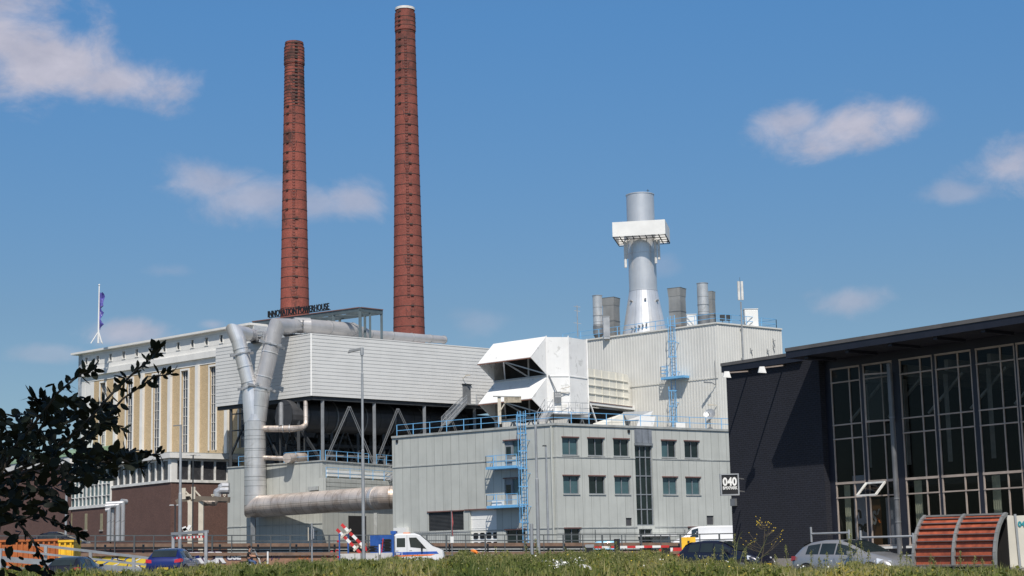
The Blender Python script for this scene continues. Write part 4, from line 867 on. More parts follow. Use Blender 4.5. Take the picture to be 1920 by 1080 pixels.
b = MB(); b.tube([jl, jl+(LA-jl)*.45, LA], [rT*.92, rT*.86, rL*1.08], 28, caps=False); b.build('left_fork', m_armL, t)
b = MB(); b.tube([jr, jr+(RA-jr)*.45, RA], [rT*.92, rT*.88, rR*1.12], 28, caps=False); b.build('right_fork', m_pipe, t)
b = MB(); b.tube([jt-Vector((0, 0, .1)), jt+Vector((0, 0, .7))], [rT*1.0, rT*.93], 36, caps=False); b.build('fork_collar', m_pipe, t)
b = MB(); b.tube([LA, LB_], rL, 28); b.build('left_arm', m_armL, t)
ltop = TT(440, 622); lback = pd(487, 632, 190)
b = MB(); b.tube([LB_-(LB_-LA).normalized()*.3, ltop, pd(462, 627, 188.5)], [rL*1.01]*3, 28); b.build('left_elbow', m_armL, t)
b = MB(); b.tube([pd(462, 627, 188.5), pd(500, 634, 196)], rL*.9, 24); b.build('left_roof_run', m_armR, t)
b = MB(); b.tube([RA, RB_], rR, 28); b.build('right_arm', m_armR, t)
rtop = TT(519, 612); k2 = 188/F; rr0 = pd(542, 612, 188.5); zroof = rr0.z
e1 = pd(661, 618, 196)
b = MB(); b.tube([RB_-(RB_-RA).normalized()*.3, rtop, rr0], [rR*1.01, rR*1.01, rR*.98], 28); b.build('right_elbow', m_armR, t)
rr1 = pd(560, 610, 190); e1 = pd(660, 618, 197); e2 = pd(693, 627, 199.5); e3 = pd(832, 637, 212)
b = MB(); b.tube([rr0, rr1, e1, e2, e3], [13.5*k2, 13.5*k2, 13.5*k2*1.02, 8.7*k2*1.05, 7.6*k2*1.06], 28); b.build('roof_run', m_armR, t)
def ring(p, d, r_, w_=.12, mt=m_armL, nm='flange'): q = MB(); d = Vector(d).normalized(); q.tube([p-d*w_/2, p+d*w_/2], r_, 28); return q.build(nm, mt, t)
for f_ in (.42, .78, .12): ring(LA+(LB_-LA)*f_, LB_-LA, rL+.06, .09)
for f_ in (.2, .62): ring(RA+(RB_-RA)*f_, RB_-RA, rR+.05, .09)
def guide(c, d, r_):    # square star shaped pipe guide
    q = MB(); d = Vector(d).normalized(); x = d.cross(Vector((0, 1, 0))).normalized(); y = x.cross(d)
    for sx, sy in ((1, 1), (1, -1)):
        q.bar(c+(x*sx+y*sy)*-(r_*1.35), c+(x*sx+y*sy)*-(r_*.8), .14, .3); q.bar(c+(x*sx+y*sy)*(r_*.8), c+(x*sx+y*sy)*(r_*1.35), .14, .3)
    pts = [c+x*r_*1.12*math.cos(a)+y*r_*1.12*math.sin(a) for a in [math.pi/4*k for k in range(9)]]
    for a, e in zip(pts[:-1], pts[1:]): q.bar(a, e, .12, .16)
    q.build('pipe_guide', m_galv, t)
guide(LA+(LB_-LA)*.01, LB_-LA, rL*1.05); guide(LA+(LB_-LA)*.68, LB_-LA, rL); guide(RA+(RB_-RA)*.01, RB_-RA, rR*1.1); guide(RA+(RB_-RA)*.76, RB_-RA, rR)
for p, q_, r_ in ((rr1, e1, 13.5*k2), (rr1+(e1-rr1)*.55, e1, 13.5*k2), (e1, e2, 13.5*k2), (e2, e3, 9*k2), (e2+(e3-e2)*.28, e3, 8.8*k2), (e2+(e3-e2)*.55, e3, 8.4*k2), (e2+(e3-e2)*.8, e3, 8.2*k2), (e3, e3+(e3-e2)*.1, 8.1*k2)): ring(p, q_-p, r_+.06, .12, m_galv)
b = MB(); b.tube([rr1-Vector((.5, .2, 0)), rr1+Vector((1.2, .4, 0))], 15*k2, 24); b.build('valve_housing', m_armR, t)
# side branches
b = MB(); p = TT(487, 804); q1 = pd(548, 804, 183.4); b.tube([p, q1, pd(565, 802, 184.5), pd(573, 797, 185.5), pd(573.5, 790, 185.7), pd(573, 752, 186)], [.36, .36, .30, .26, .24, .24], 16); b.build('upper_branch', m_pipeb, t)
for x in (531, 543): ring(pd(x, 804, 183.5), (1, 0, 0), .45, .08, m_galv, 'clamp')
b = MB(); b.tube([TT(487, 858), pd(540, 860, 183.5)], .25, 16); b.build('lower_branch', m_pipeb, t)
b = MB(); b.tube([pd(538, 859, 183), pd(570, 858, 186.5)], .52, 24); b.build('branch_drum', m_pipeb, t)
b = MB(); b.tube([pd(527, 800, 184), pd(527, 757, 186)], .26, 12); b.build('riser', m_steelg, t)
# valve platforms on hall roof
for nm, xa, xb, yb, Yv, lb in (('valve_platform', 470, 506, 640, 190, 'small railed valve platform behind the left arm of the flue'), ('valve_platform', 531, 568, 627, 189, 'small railed valve platform under the roof run of the right flue arm')):
    a = pd(xa, yb, Yv); c = pd(xb, yb-4, Yv); tt = thing(nm, a, lb, 'platform', 'valve platforms on the raised hall')
    q = MB(); rail(q, [a, c, c+Vector((.3, 1.6, 0)), a+Vector((.3, 1.6, 0)), a], 1.4, (.5, 1.0), .7, .03); q.build('railing', m_galv, tt)
    q = MB(); q.box(a.x, c.x, a.y, a.y+1.6, a.z-.12, a.z); q.build('deck', m_steel, tt)
    q = MB(); q.tube([a+Vector((.9, .3, .9)), a+Vector((.9, .9, .9))], .38, 16); q.bar(a+Vector((.9, .8, 0)), a+Vector((.9, .8, .9)), .12); q.build('valve_wheel', m_galv, tt)
# ================================================================ chimneys
m_iron = mat('band_iron', (.05, .035, .03), .7, 0, .3, 3)
def chimney(px, py, pxb, pyb, wt, wb, Yd, bands, label, mt, cap):
    top = pd(px, py, Yd); k = Yd/F; zb = 1.3; base = pd(pxb, pyb, Yd); c = (base.x, base.y)
    def rad(z): f_ = (z-base.z)/(top.z-base.z); return (wb+(wt-wb)*f_)/2*k
    tt = thing('brick_chimney', (c[0], c[1], zb), label, 'chimney', 'twin brick chimneys')
    zs = top.z; rt = rad(zs)
    prof = [(rad(zb), zb)]+[(rad(zb+(zs-9-zb)*i/12), zb+(zs-9-zb)*i/12) for i in range(1, 13)]
    zc = zat(px, py+43, Yd); zr = zat(px, py+9, Yd)
    prof = [q for q in prof if q[1] < zc-.1]+[(rad(zc), zc), (rad(zc)+.09, zc+.05), (rad(zr)+.09, zr), (rad(zr)-.02, zr+.05), (rt-.02, zs), (rt-.45, zs), (rt-.45, zs-3)]
    q = MB(); q.lathe(c, prof, 48, uvr=2); q.build('shaft', mt, tt)
    for y in bands:
        z = zat(px, y, Yd); r_ = rad(z)+(.09 if zc < z < zr else 0)
        q = MB(); q.lathe(c, [(r_+.005, z-.035), (r_+.03, z-.035), (r_+.03, z+.035), (r_+.005, z+.035)], 40)
        lk = -1.57+(.3 if (y < 200) == (px < 600) else -.5) + (.0 if y < 400 else .75)*(1 if (y < 200) != (px < 600) else 0); d = Vector((math.cos(lk), math.sin(lk), 0)); s_ = Vector((-d.y, d.x, 0)); p = Vector((c[0], c[1], z))+d*(r_+.06)
        q.bar(p-s_*.2+d*.04, p+s_*.2+d*.04, .1, .18)
        q.build('iron_band', m_iron, tt)
    # climbing irons up the front with guard hoops every so often
    q = MB(); z = zat(px, 560, Yd); a0 = -1.5
    while z < zc-1:
        r_ = rad(z); d = Vector((math.cos(a0), math.sin(a0), 0)); s_ = Vector((-d.y, d.x, 0)); p = Vector((c[0], c[1], z))+d*(r_+.0)
        q.bar(p-s_*.17+d*.15, p+s_*.17+d*.15, .045); q.bar(p-s_*.17, p-s_*.17+d*.15, .035); q.bar(p+s_*.17, p+s_*.17+d*.15, .035); z += .42
    q.build('climbing_irons', m_steel, tt)
    for y in range(int(pyb)-40, int(py)+50, -92):
        z = zat(px, y, Yd); r_ = rad(z); q = MB(); d = Vector((math.cos(a0), math.sin(a0), 0)); s_ = Vector((-d.y, d.x, 0))
        pts = [Vector((c[0], c[1], z))+d*(r_+.02)+s_*.42*math.cos(a)+d*.65*max(0, -math.sin(a))+Vector((0, 0, .8*math.sin(a))) for a in [math.pi*(1+k/10) for k in range(11)]]
        for a, e in zip(pts[:-1], pts[1:]): q.bar(a, e, .035)
        q.build('guard_hoop', m_steel, tt)
    if cap: q = MB(); q.lathe(c, [(rt+.06, zs-.25), (rt+.06, zs+.1), (rt-.5, zs+.22), (0, zs+.25)], 40); q.build('cap', m_wframe, tt)
    return tt
bl_ = [84, 91, 97, 103, 109, 113, 120, 127, 134, 139, 146, 153, 159, 165, 172, 178, 185, 191, 197, 203, 217, 235, 253, 271, 289, 306, 324, 342, 360, 378, 396, 414, 432, 450, 468, 486, 504, 522, 542, 561, 580]
chimney(552.8, 80, 552.7, 583, 36, 54.5, 235, bl_, 'shorter red brick chimney with sooty open top, left of the two', m_red, False)
br_ = [26, 35, 43, 51, 63, 77, 90, 104, 119, 134, 150, 164, 181, 198, 219, 238, 256, 274, 293, 311, 330, 350, 369, 387, 406, 425, 445, 464, 482, 501, 520, 539, 558, 577, 597, 615]
chimney(760.2, 17, 767, 620, 37, 59.5, 232, br_, 'taller red brick chimney with a white capped top, right of the two', m_red2, True)
# ================================================================ cream power station
A = pd(405, 618, 205); H = A.z; cl = pz(155, 660.5, H); cr = pz(470, 606.5, H); CW = Wall(cl, cr); CWL = CW.L+.6
t = thing('power_station', (cl.x, cl.y, 3), 'tall art deco power station in cream brick with white piers and tall narrow windows', 'building')
def cu(x, y=750): return CW.uz(x, y)[0]
zc0, zc1, zc2 = CW.uz(302, 685)[1], CW.uz(302, 677)[1], CW.uz(302, 674)[1]
zwt = CW.uz(340, 696)[1]; zwb = CW.uz(340, 850)[1]; zbt = CW.uz(369, 684)[1]; zbt = CW.uz(340, 690)[1]
m_wgl = mat('tall_window_glass', (.06, .075, .10), .15, 0, .2, 2)
wins = [(cu(188.5), cu(198.5)), (cu(237.3), cu(249.5)), (cu(287.2), cu(300.4)), (cu(340.3), cu(353.7)), (cu(393.5), cu(405.5)), (cu(449), cu(462))]
holes = [(a, c, zwb, zwt) for a, c in wins]
b = MB(); wallgrid(b, CW, cu(176), CWL, 3, zbt, holes, 0, .3); b.build('brick_wall', m_yel, t)
m_cr = mat('render_white', (.72, .71, .68), .6, 0, .04, .5, streak=.12)
b = MB(); b.wbox(CW, 0, CWL, zbt, zc0, -.3, .06); b.build('architrave', m_cr, t)
b = MB(); b.wbox(CW, 0, CWL, zc0, zc2, -.3, .4); b.build('cornice', m_cr, t)
sq = []
for px in (163, 184, 208, 232.5, 257, 283, 308.5, 334.5, 361, 387.5, 415, 441): u = cu(px, 640); zz = zc2+(H-zc2)*.52; sq.append((u-.27, u+.27, zz-.45, zz+.45))
b = MB(); wallgrid(b, CW, 0, CWL, zc2, H-.25, sq, 0, .2); b.build('attic_band', mat('attic_white', (.72, .71, .68), .6, 0, .04, .5, seam=(0, 0, 1.35, .05, .7)), t)
for h in sq:
    b = MB(); a, c, e, g = h
    b.wbox(CW, a-.12, c+.12, g, g+.12, .003, .06); b.wbox(CW, a-.12, c+.12, e-.12, e, .003, .08); b.wbox(CW, a-.12, a, e, g, .003, .06); b.wbox(CW, c, c+.12, e, g, .003, .06)
    f = b.build('square_window', m_cr, t); q = MB(); q.face([CW.p(a, e, -.18), CW.p(c, e, -.18), CW.p(c, g, -.18), CW.p(a, g, -.18)]); sp(q, 'pane', m_dglass, f, t)
b = MB(); b.wbox(CW, 0, cu(160), 3, zc0, -.3, .05); b.build('corner_pier', m_cr, t)
b = MB(); b.wbox(CW, cu(160.1), cu(176), 3, zbt, -.3, .02); b.build('edge_pier', m_cr, t)
for px in (219, 268.7, 320.5, 372, 427, 480): u = cu(px); b = MB(); b.wbox(CW, u-.27, u+.27, 3, zbt, .003, .35); b.build('pier', m_cr, t)
for i, (a, c, e, g) in enumerate(holes):
    b = MB(); b.wbox(CW, a-.17, a, e, g+.22, .003, .14); b.wbox(CW, c, c+.17, e, g+.22, .003, .14); b.wbox(CW, a, c, g, g+.22, .003, .14)
    f = b.build('window_surround', m_cr, t)
    n = 9; tr = [e+(g-e)*k/n for k in range(1, n)]
    win(CW, (a, c, e, g), -.2, [m_wgl]*3, t, .045, 2, m_wframe, 'tall_window', False, tr)
# roof slab, end wall, rear
n_ = -CW.n
P = [CW.p(-1.9, 0, .6), CW.p(CWL, 0, .6), CW.p(CWL, 0, -16), CW.p(-1.9, 0, -16)]
b = MB(); b.hexa([p+Vector((0, 0, H-.25)) for p in P]+[p+Vector((0, 0, H)) for p in P]); b.build('roof', m_cr, t)
P = [CW.p(0, 0, 0), CW.p(CWL, 0, 0), CW.p(CWL, 0, -15), CW.p(-1.3, 0, -15), CW.p(-1.3, 0, -.25)]
b = MB()
for p, q in ((P[1], P[2]), (P[2], P[3]), (P[3], P[4]), (P[4], P[0])): b.face([p+Vector((0, 0, 3)), q+Vector((0, 0, 3)), q+Vector((0, 0, H-.25)), p+Vector((0, 0, H-.25))])
b.build('end_wall', mat('shaded_render', (.40, .43, .46), .6), t)  # blue-grey of this shaded face is put into the colour
b = MB()
for px in (200, 216, 234, 254, 274, 296): u = cu(px, 640); b.hexa([CW.p(u, H+.003, -3), CW.p(u+1.2, H+.003, -3), CW.p(u+1.2, H+.003, -6), CW.p(u, H+.003, -6), CW.p(u+.2, H+.7, -3), CW.p(u+1, H+.7, -3), CW.p(u+1, H+.7, -6), CW.p(u+.2, H+.7, -6)])
b.build('roof_light', m_steel, t)
# flagpole
c = pd(181, 652, 215); ztp = zat(186, 535, 215); t = thing('flagpole', (c.x+.3, c.y, H), 'white flagpole with three legged foot on the corner of the cream roof', 'flagpole')
zb = H-.0; fx = pd(185, 600, 215).x
b = MB(); b.tube([(fx, c.y, zb), (fx, c.y, ztp)], [.13, .07], 10); b.build('pole', m_white, t)
for dx, dy in ((-.95, 0), (.5, -.4), (.4, .5)): b = MB(); b.bar((fx+dx, c.y+dy, zb), (fx, c.y, zb+1.5), .1); b.build('stay', m_white, t)
b = MB(); b.lathe((fx, c.y), [(0, ztp-.1), (.15, ztp+.05), (0, ztp+.2)], 10); b.build('finial', m_white, t)
m_flag = mat('flag_violet', (.07, .065, .32), .7, 0, .3, 2.5, stains=((.6, .6, .65), 2.2, .58, .8))
b = MB(); z1, z0 = zat(186, 548, 215), zat(186, 617, 215)
rows = []
for k in range(15): z = z1+(z0-z1)*k/14; a = .35+.22*math.sin(k*1.7)+(.35 if k in (2, 3) else 0); rows.append([Vector((fx+.09, c.y-.02, z)), Vector((fx+.09+a*.5, c.y+.16*math.sin(k), z-.1)), Vector((fx+.09+a, c.y-.12*math.cos(k*1.3), z+.1*math.sin(k)))])
b.loft(rows, False, False); b.loft([[p+Vector((0, .03, 0)) for p in r_] for r_ in rows], False, False); tag(b.build('flag', m_flag), 'limp violet banner flag hanging down the white pole', 'flag')
# rooftop letters and steel frame
PW = Wall(cr, cr+CW.t*30)
a = pd(475, 604, 203); FH = a.z; pe = pz(675, 577.5, FH); pf = pz(716, 582, FH)
t = thing('steel_pergola', (pe.x, pe.y, 27), 'blue grey open steel frame projecting above the raised hall roof', 'steel frame')
m_bg = mat('blue_grey_steel', (.085, .115, .13), .5, .2, .08)
F1 = Wall(a, pe); off = F1.n*-3.2; dR = (pf-pe)
for p, q in ((a, pe), (pe, pf), (a+dR, pf)): b = MB(); b.bar(p-Vector((0, 0, .2)), q-Vector((0, 0, .2)), .36, .5); b.build('beam', m_bg, t)
for p, q in ((a, pe), (pe, pf)): b = MB(); b.bar(p+Vector((0, 0, .05)), q+Vector((0, 0, .05)), .55, .09); b.build('top_flange', m_redlip, t)
for k in range(6):
    f_ = k/6; p = a+(pe-a)*f_; p2 = a+(pe-a)*(f_+1/6); b = MB(); b.bar(p-Vector((0, 0, .25)), p+dR-Vector((0, 0, .25)), .16, .22); b.build('cross_beam', m_bg, t); b = MB(); b.bar(p-Vector((0, 0, .3)), p2+dR-Vector((0, 0, .3)), .12); b.build('diagonal', m_bg, t)
for f_ in (.5, .76, 1.0):
    p = a+(pe-a)*f_; b = MB(); b.bar(p-Vector((0, 0, .4)), Vector((p.x, p.y, 26)), .34, .34); b.build('post', m_bg, t)
for f_ in (.62, .85, 1.0):
    p = a+(pe-a)*f_+dR*.98; b = MB(); b.bar(p-Vector((0, 0, .4)), Vector((p.x, p.y, 26)), .28, .28); b.build('post', m_bg, t)
p = pe+dR*.45; b = MB(); b.bar(p-Vector((0, 0, .4)), Vector((p.x, p.y, 26)), .24, .24); b.build('post', m_bg, t)
ta = a.copy(); 
u0, z0 = F1.uz(503, 598); u1, _ = F1.uz(618, 582); zb_l = FH+.2; hh = F1.uz(560, 578.5)[1]-zb_l
t = thing('rooftop_sign', (F1.p(u0, zb_l).x, F1.p(u0, zb_l).y, zb_l), 'black three dimensional letters reading INNOVATION POWERHOUSE on the roof frame', 'sign')
V, Fc = text('INNOVATION POWERHOUSE', 1.0, .3, .0); wtot = max(v[0] for v in V); sx = (u1-u0)/wtot; x = 0
words = 'INNOVATION POWERHOUSE'
def adv(s): 
    V, _ = text(s, 1.0, 0, .0); return max(v[0] for v in V)
for i, ch in enumerate(words):
    if ch == ' ': continue
    xs = 0 if i == 0 else adv(words[:i]+'I')-adv('I')
    b = MB(); put_text(b, ch, 1.0, .14, F1.p(u0+xs*sx, zb_l+.12, .1), F1.t, (0, 0, 1), .012)
    hs_ = hh/.66*(1.15 if i == 11 else 1.0)
    o_ = F1.p(u0+xs*sx, zb_l+.12, .1); b.v = [tuple(o_+F1.t*((Vector(v)-o_).dot(F1.t)*sx)+F1.n*((Vector(v)-o_).dot(F1.n))+Vector((0, 0, (v[2]-o_.z)*hs_))) for v in b.v]
    b.build('letter', m_black, t)
b = MB(); b.bar(F1.p(u0, zb_l+.1, -.15), F1.p(u1, zb_l+.1, -.15), .08); b.build('sign_rail', m_steel, t)
# ================================================================ brick annex with ribbon windows
ac = pd(321, 849, 195); H = ac.z; al = pz(228, 861.5, H); ar = pz(430, 852.5, H); AL = Wall(al, ac); AR = Wall(ac, ar)
zr0 = AR.uz(322, 904)[1]; zr1 = AR.uz(322, 899)[1]; zr2 = AR.uz(322, 863)[1]
ul_ = AL.uz(210, 900)[0]; ll_ = AL.uz(118, 900)[0]
t = thing('brick_annex', (ac.x, ac.y, 3), 'brown brick annex with dark ribbon windows in cream frames below the power station', 'building')
b = MB(); b.face([AL.p(ul_, 2), AL.p(AL.L, 2), AL.p(AL.L, zr0), AL.p(ul_, zr0)]); b.build('brick_wall', m_brown, t)
b = MB(); b.face([AR.p(0, 2), AR.p(AR.L+9, 2), AR.p(AR.L+9, zr0), AR.p(0, zr0)]); b.build('brick_wall', m_brown, t)
for W, ua, ub, n in ((AL, ul_, AL.L-.55, 9), (AR, .7, AR.L+5, 7)):
    b = MB(); b.wbox(W, ua-.1, ub+.2, zr0, zr1, -.3, .12); b.wbox(W, ua-.1, ub, zr2, zr2+.25, -.3, .02)
    f = b.build('ribbon_window', m_wframe, t)
    for k in range(n+1):
        u = ua+(ub-ua)*k/n; q = MB(); q.wbox(W, u-.1, u+.1, zr1, zr2, -.2, .06); sp(q, 'mullion', m_wframe, f, t)
        if k < n: u2 = ua+(ub-ua)*(k+1)/n; q = MB(); q.face([W.p(u+.05, zr1, -.12), W.p(u2-.05, zr1, -.12), W.p(u2-.05, zr2, -.12), W.p(u+.05, zr2, -.12)]); sp(q, 'pane', mat('shade_glass', (.05, .05, .055), .25), f, t)
b = MB(); b.wbox(AL, AL.L-.55, AL.L+.0, zr0, zr2+.25, -.3, .1); b.wbox(AR, 0, .7, zr0, zr2+.25, -.3, .1); b.build('corner_pier', m_cr, t)
b = MB(); P = [AL.p(ul_-8, 0, .9), ac+AL.n*.45+AR.n*.45, AR.p(AR.L+9, 0, .9), AR.p(AR.L+9, 0, -9), AL.p(ul_-8, 0, -12)]; P = [Vector((p.x, p.y, 0)) for p in P]
b.prism([p+Vector((0, 0, zr2+.26)) for p in P], (0, 0, H-zr2-.26)); b.build('eaves', m_cr, t)
b = MB(); b.prism([p*1.0+Vector((0, .0, H+.003)) for p in P], (0, 0, .08)); b.build('roof_edge', m_greyt, t)
# lower left part with tall window
zb1 = AL.uz(170, 953)[1]; zt1 = AL.uz(170, 905)[1]
AL2 = AL.off(.15)
b = MB(); b.face([AL2.p(ll_-30, 2), AL2.p(ul_-.01, 2), AL2.p(ul_-.01, zb1), AL2.p(ll_-30, zb1)]); b.build('brick_wall', m_brown, t)
b = MB(); b.wbox(AL2, ll_-30, ul_-.05, zb1, zb1+.35, -.3, .12); b.wbox(AL2, ll_-30, ul_-.05, zr2, zr2+.25, -.3, .02); f = b.build('stair_window', m_wframe, t)
n = 18; ua = ll_-6; ub = ul_-.1
for k in range(n+1):
    u = ua+(ub-ua)*k/n; q = MB(); q.wbox(AL2, u-.07-(.12 if k % 4 == 0 else 0), u+.07, zb1+.36, zr2, -.2, .05); sp(q, 'mullion', m_wframe, f, t)
q = MB(); q.face([AL2.p(ua, zb1+.3, -.1), AL2.p(ub, zb1+.3, -.1), AL2.p(ub, zr2, -.1), AL2.p(ua, zr2, -.1)]); sp(q, 'pane', m_tglass, f, t)
for zz in (zb1+1.4, zb1+2.8): q = MB(); q.wbox(AL2, ua, ub, zz-.05, zz+.05, -.15, .03); sp(q, 'transom', m_wframe, f, t)
for px in (161.5, 190.5, 133):
    u = AL2.uz(px, 980)[0]; z1 = AL2.uz(px, 963)[1]; z0 = AL2.uz(px, 993)[1]; b = MB(); b.wbox(AL2, u-.35, u+.35, z0, z1, .004, .03); f = b.build('slit_window', mat('slit_beige', (.30, .27, .17), .6), t); q = MB(); q.wbox(AL2, u-.45, u+.45, z0-.2, z0-.01, .003, .12); sp(q, 'sill', m_conc, f, t)
# silver steam pipes up the brick wall
p = pd(222, 990, 178); t = thing('steam_pipes', (p.x, p.y, 3), 'four shiny upright pipes with elbows standing by the brown brick wall', 'pipes')
def PP(x, y, Y=178): return pd(x, y, Y)
m_shine = mat('shiny_jacket', (.50, .50, .51), .34, .5, .05, 1, seam=(0, 0, 2.0, .08, .6))
for xb, xt, yt, xe, Yb in ((203.5, 204, 956, 198, 178), (210.5, 211, 953, 200, 178.6), (220.5, 222, 948, 198, 178.2), (229, 231.5, 943.5, 200, 178.8)):
    q = MB(); top_ = PP(xt, yt, Yb); bot = PP(xb, 1016, Yb); e_ = PP(xe, yt+(1.5 if yt < 950 else .8), Yb); q.tube([bot, Vector((bot.x, bot.y, top_.z)), e_], .26 if yt < 950 else .2, 14); q.build('riser', m_shine, t)
q = MB(); a = PP(237, 941, 179.5); q.tube([PP(228, 940, 179), a], .27, 14); q.build('flange_end', m_shine, t)
# beige pipe rack left of the substation
t = thing('pipe_rack', (pd(345, 990, 181).x, 181, 3), 'cream steel pipe rack bridging the gap before the brown brick wall', 'pipe rack')
def beam(a, c, w_, nm, m_=m_beige, h=None): q = MB(); q.bar(a, c, w_, h); return q.build(nm, m_, t)
m_rk = mat('rack_brown', (.16, .13, .10), .6)
beam(PP(336, 933, 181), PP(430, 936, 178), .35, 'main_beam', m_rk, .45); beam(PP(342, 937, 183), PP(430, 939, 181), .3, 'main_beam', m_rk, .4)
for x, x2 in ((357.5, 356), (377.5, 376)): a = PP(x, 940, 180); beam(a, Vector((a.x, a.y, 2)), .5, 'column')
for x in (345, 363): a = PP(x, 936, 180); c = PP(x, 915 if x < 350 else 913, 180); beam(a, c, .4, 'upright'); beam(c-Vector((0, 0, .2)), PP(x+14, 932, 180), .14, 'strut')
beam(PP(347, 929, 180), PP(361, 928, 180), .2, 'upright_tie'); beam(PP(352, 941, 180), PP(358, 940, 180), .25, 'bracket')
for y, r_, pts in ((0, .42, [(430, 919), (414, 919), (408, 923), (407, 931)]), (0, .35, [(430, 911), (418, 911), (415, 913), (415, 917)])):
    q = MB(); q.tube([PP(x, y, 180.5) for x, y in pts], r_, 14); q.build('silver_pipe', m_shine, t)
q = MB(); q.tube([PP(381, 943, 180.5), PP(392, 941, 180.5), PP(402, 942, 180.5), PP(406, 938, 180.5)], [.34, .4, .36, .28], 14); q.build('wrapped_pipe', mat('wrapped', (.36, .31, .27), .45, .3, .3, 3), t)
for x in (399, 421): beam(PP(x-3, 928, 179.5), PP(x+3, 928, 179.5), .14, 'saddle'); beam(PP(x, 928, 179.5), PP(x, 933, 179.5), .14, 'saddle_foot')
for k in range(3): beam(PP(342+k*1.2, 992+k*2.2, 178), PP(349+k*1.4, 989+k*2.4, 178), .12, 'floodlight', m_white, .3)
beam(PP(352, 993, 178), PP(357, 985, 178), .3, 'floodlight', m_white)
beam(PP(333, 936, 184), PP(337, 944, 184), .5, 'end_bracket', m_rk)
# far green-roofed hall at left edge and trees behind
p0_ = pd(-60, 873, 240); p1_ = pd(135, 862, 215)
t = thing('green_roof_hall', (p0_.x, p0_.y, 3), 'low white hall with pale green metal roof at the far left', 'building')
Wg = Wall(p0_, p1_); zg = p0_.z
b = MB(); b.face([Wg.p(0, 3), Wg.p(Wg.L, 3), Wg.p(Wg.L, zg-1), Wg.p(0, zg-1)]); b.build('wall', m_brown, t)
b = MB(); b.wbox(Wg, 0, Wg.L, zg-1.6, zg-.7, -.2, .3); b.build('fascia', m_cr, t)
b = MB(); b.hexa([Wg.p(0, zg-.69, .4), Wg.p(Wg.L, zg-.69, .4), Wg.p(Wg.L, zg-.69, -10), Wg.p(0, zg-.69, -10), Wg.p(0, zg-.4, .3), Wg.p(Wg.L, zg-.4, .3), Wg.p(Wg.L, zg+1.6, -9), Wg.p(0, zg+1.6, -9)]); b.build('roof', mat('green_roof', (.20, .30, .19), .6), t)
# ================================================================ dark sports hall
H = 10.9; ea = pz(1473, 655, H); eb = pz(1920, 585, H); E = Wall(ea, eb); EL = E.L+16
OV = 2.0; DWl = E.off(-OV); e2 = pz(1352, 683, H); e3 = pz(1473, 664, H)
E2 = DWl.off(.16); ux2 = E2.uz(1352, 683)[0]; ux3 = E2.uz(1500, 664)[0]; H2 = (E2.uz(1352, 683)[1]+E2.uz(1473, 664)[1])/2; print('H2', E2.uz(1352, 683), E2.uz(1473, 664))
uL = DWl.uz(1363, 740)[0]
t = thing('sports_hall', (DWl.p(0, 0).x, DWl.p(0, 0).y, .9), 'black painted brick sports hall with deep flat eaves and a tall window wall', 'building')
SH = t
bays = [(1547.5, 1603), (1608.5, 1664), (1677.5, 1740), (1745, 1813.5), (1822, 1896)]
bu = [(DWl.uz(a, 720)[0], DWl.uz(c, 720)[0]) for a, c in bays]
pitch = (bu[-1][0]-bu[0][0])/4
for k in range(1, 5): bu.append((bu[4][0]+pitch*k, bu[4][1]+pitch*k))
zW = [DWl.uz(1553, y)[1] for y in (690, 717, 797, 823.5, 906, 933.5)]; zbot = DWl.uz(1690, 1021)[1]
print('dark rows', [round(z, 2) for z in zW], zbot, 'bays', [(round(a, 2), round(c, 2)) for a, c in bu[:5]], 'uL', uL)
u_w = bu[0][0]-.35
b = MB(); b.face([DWl.p(uL, .5), DWl.p(u_w, .5), DWl.p(u_w, H-.3), DWl.p(uL, H-.3)]); b.face([DWl.p(u_w, .5), DWl.p(u_w, H-.3), DWl.p(u_w, H-.3, -.6), DWl.p(u_w, .5, -.6)]); b.face([DWl.p(uL, .5), DWl.p(uL, H-.3), DWl.p(uL, H-.3, -14), DWl.p(uL, .5, -14)]); b.build('brick_wall', m_navy, t)
b = MB(); wallgrid(b, DWl, u_w, EL, .5, H-.3, [(a, c, zbot, zW[0]) for a, c in bu], -.35, .15); b.build('window_wall', m_navyp, t)
m_gl = glassmat('clear_glass', (.62, .63, .62), .05)
for i, (a, c) in enumerate(bu):
    o = -.4; f_ = .06; b = MB(); sp_ = a+(c-a)*.63
    ys = zW+[zbot]
    for k, z in enumerate(ys): h_ = .08 if k in (0, 4) else .045; b.wbox(DWl, a, c, z-h_, z+h_*.3 if k else z, o, o+.07)
    for u in (a, sp_, c): b.wbox(DWl, u-(0 if u == a else f_ if u == c else f_/2), u+(f_ if u == a else 0 if u == c else f_/2), zbot, zW[0]-.09, o, o+.05)
    f = b.build('window_frame', m_tan, t)
    for (ua, ub) in ((a, sp_), (sp_, c)):
        for z1, z0 in zip(ys[:-1], ys[1:]): q = MB(); q.face([DWl.p(ua, z0, o), DWl.p(ub, z0, o), DWl.p(ub, z1, o), DWl.p(ua, z1, o)]); sp(q, 'pane', m_gl, f, t)
    q = MB(); q.wbox(DWl, a-.02, c+.02, zbot-.16, zbot-.06, o, o+.25); sp(q, 'sill', m_wframe, f, t)
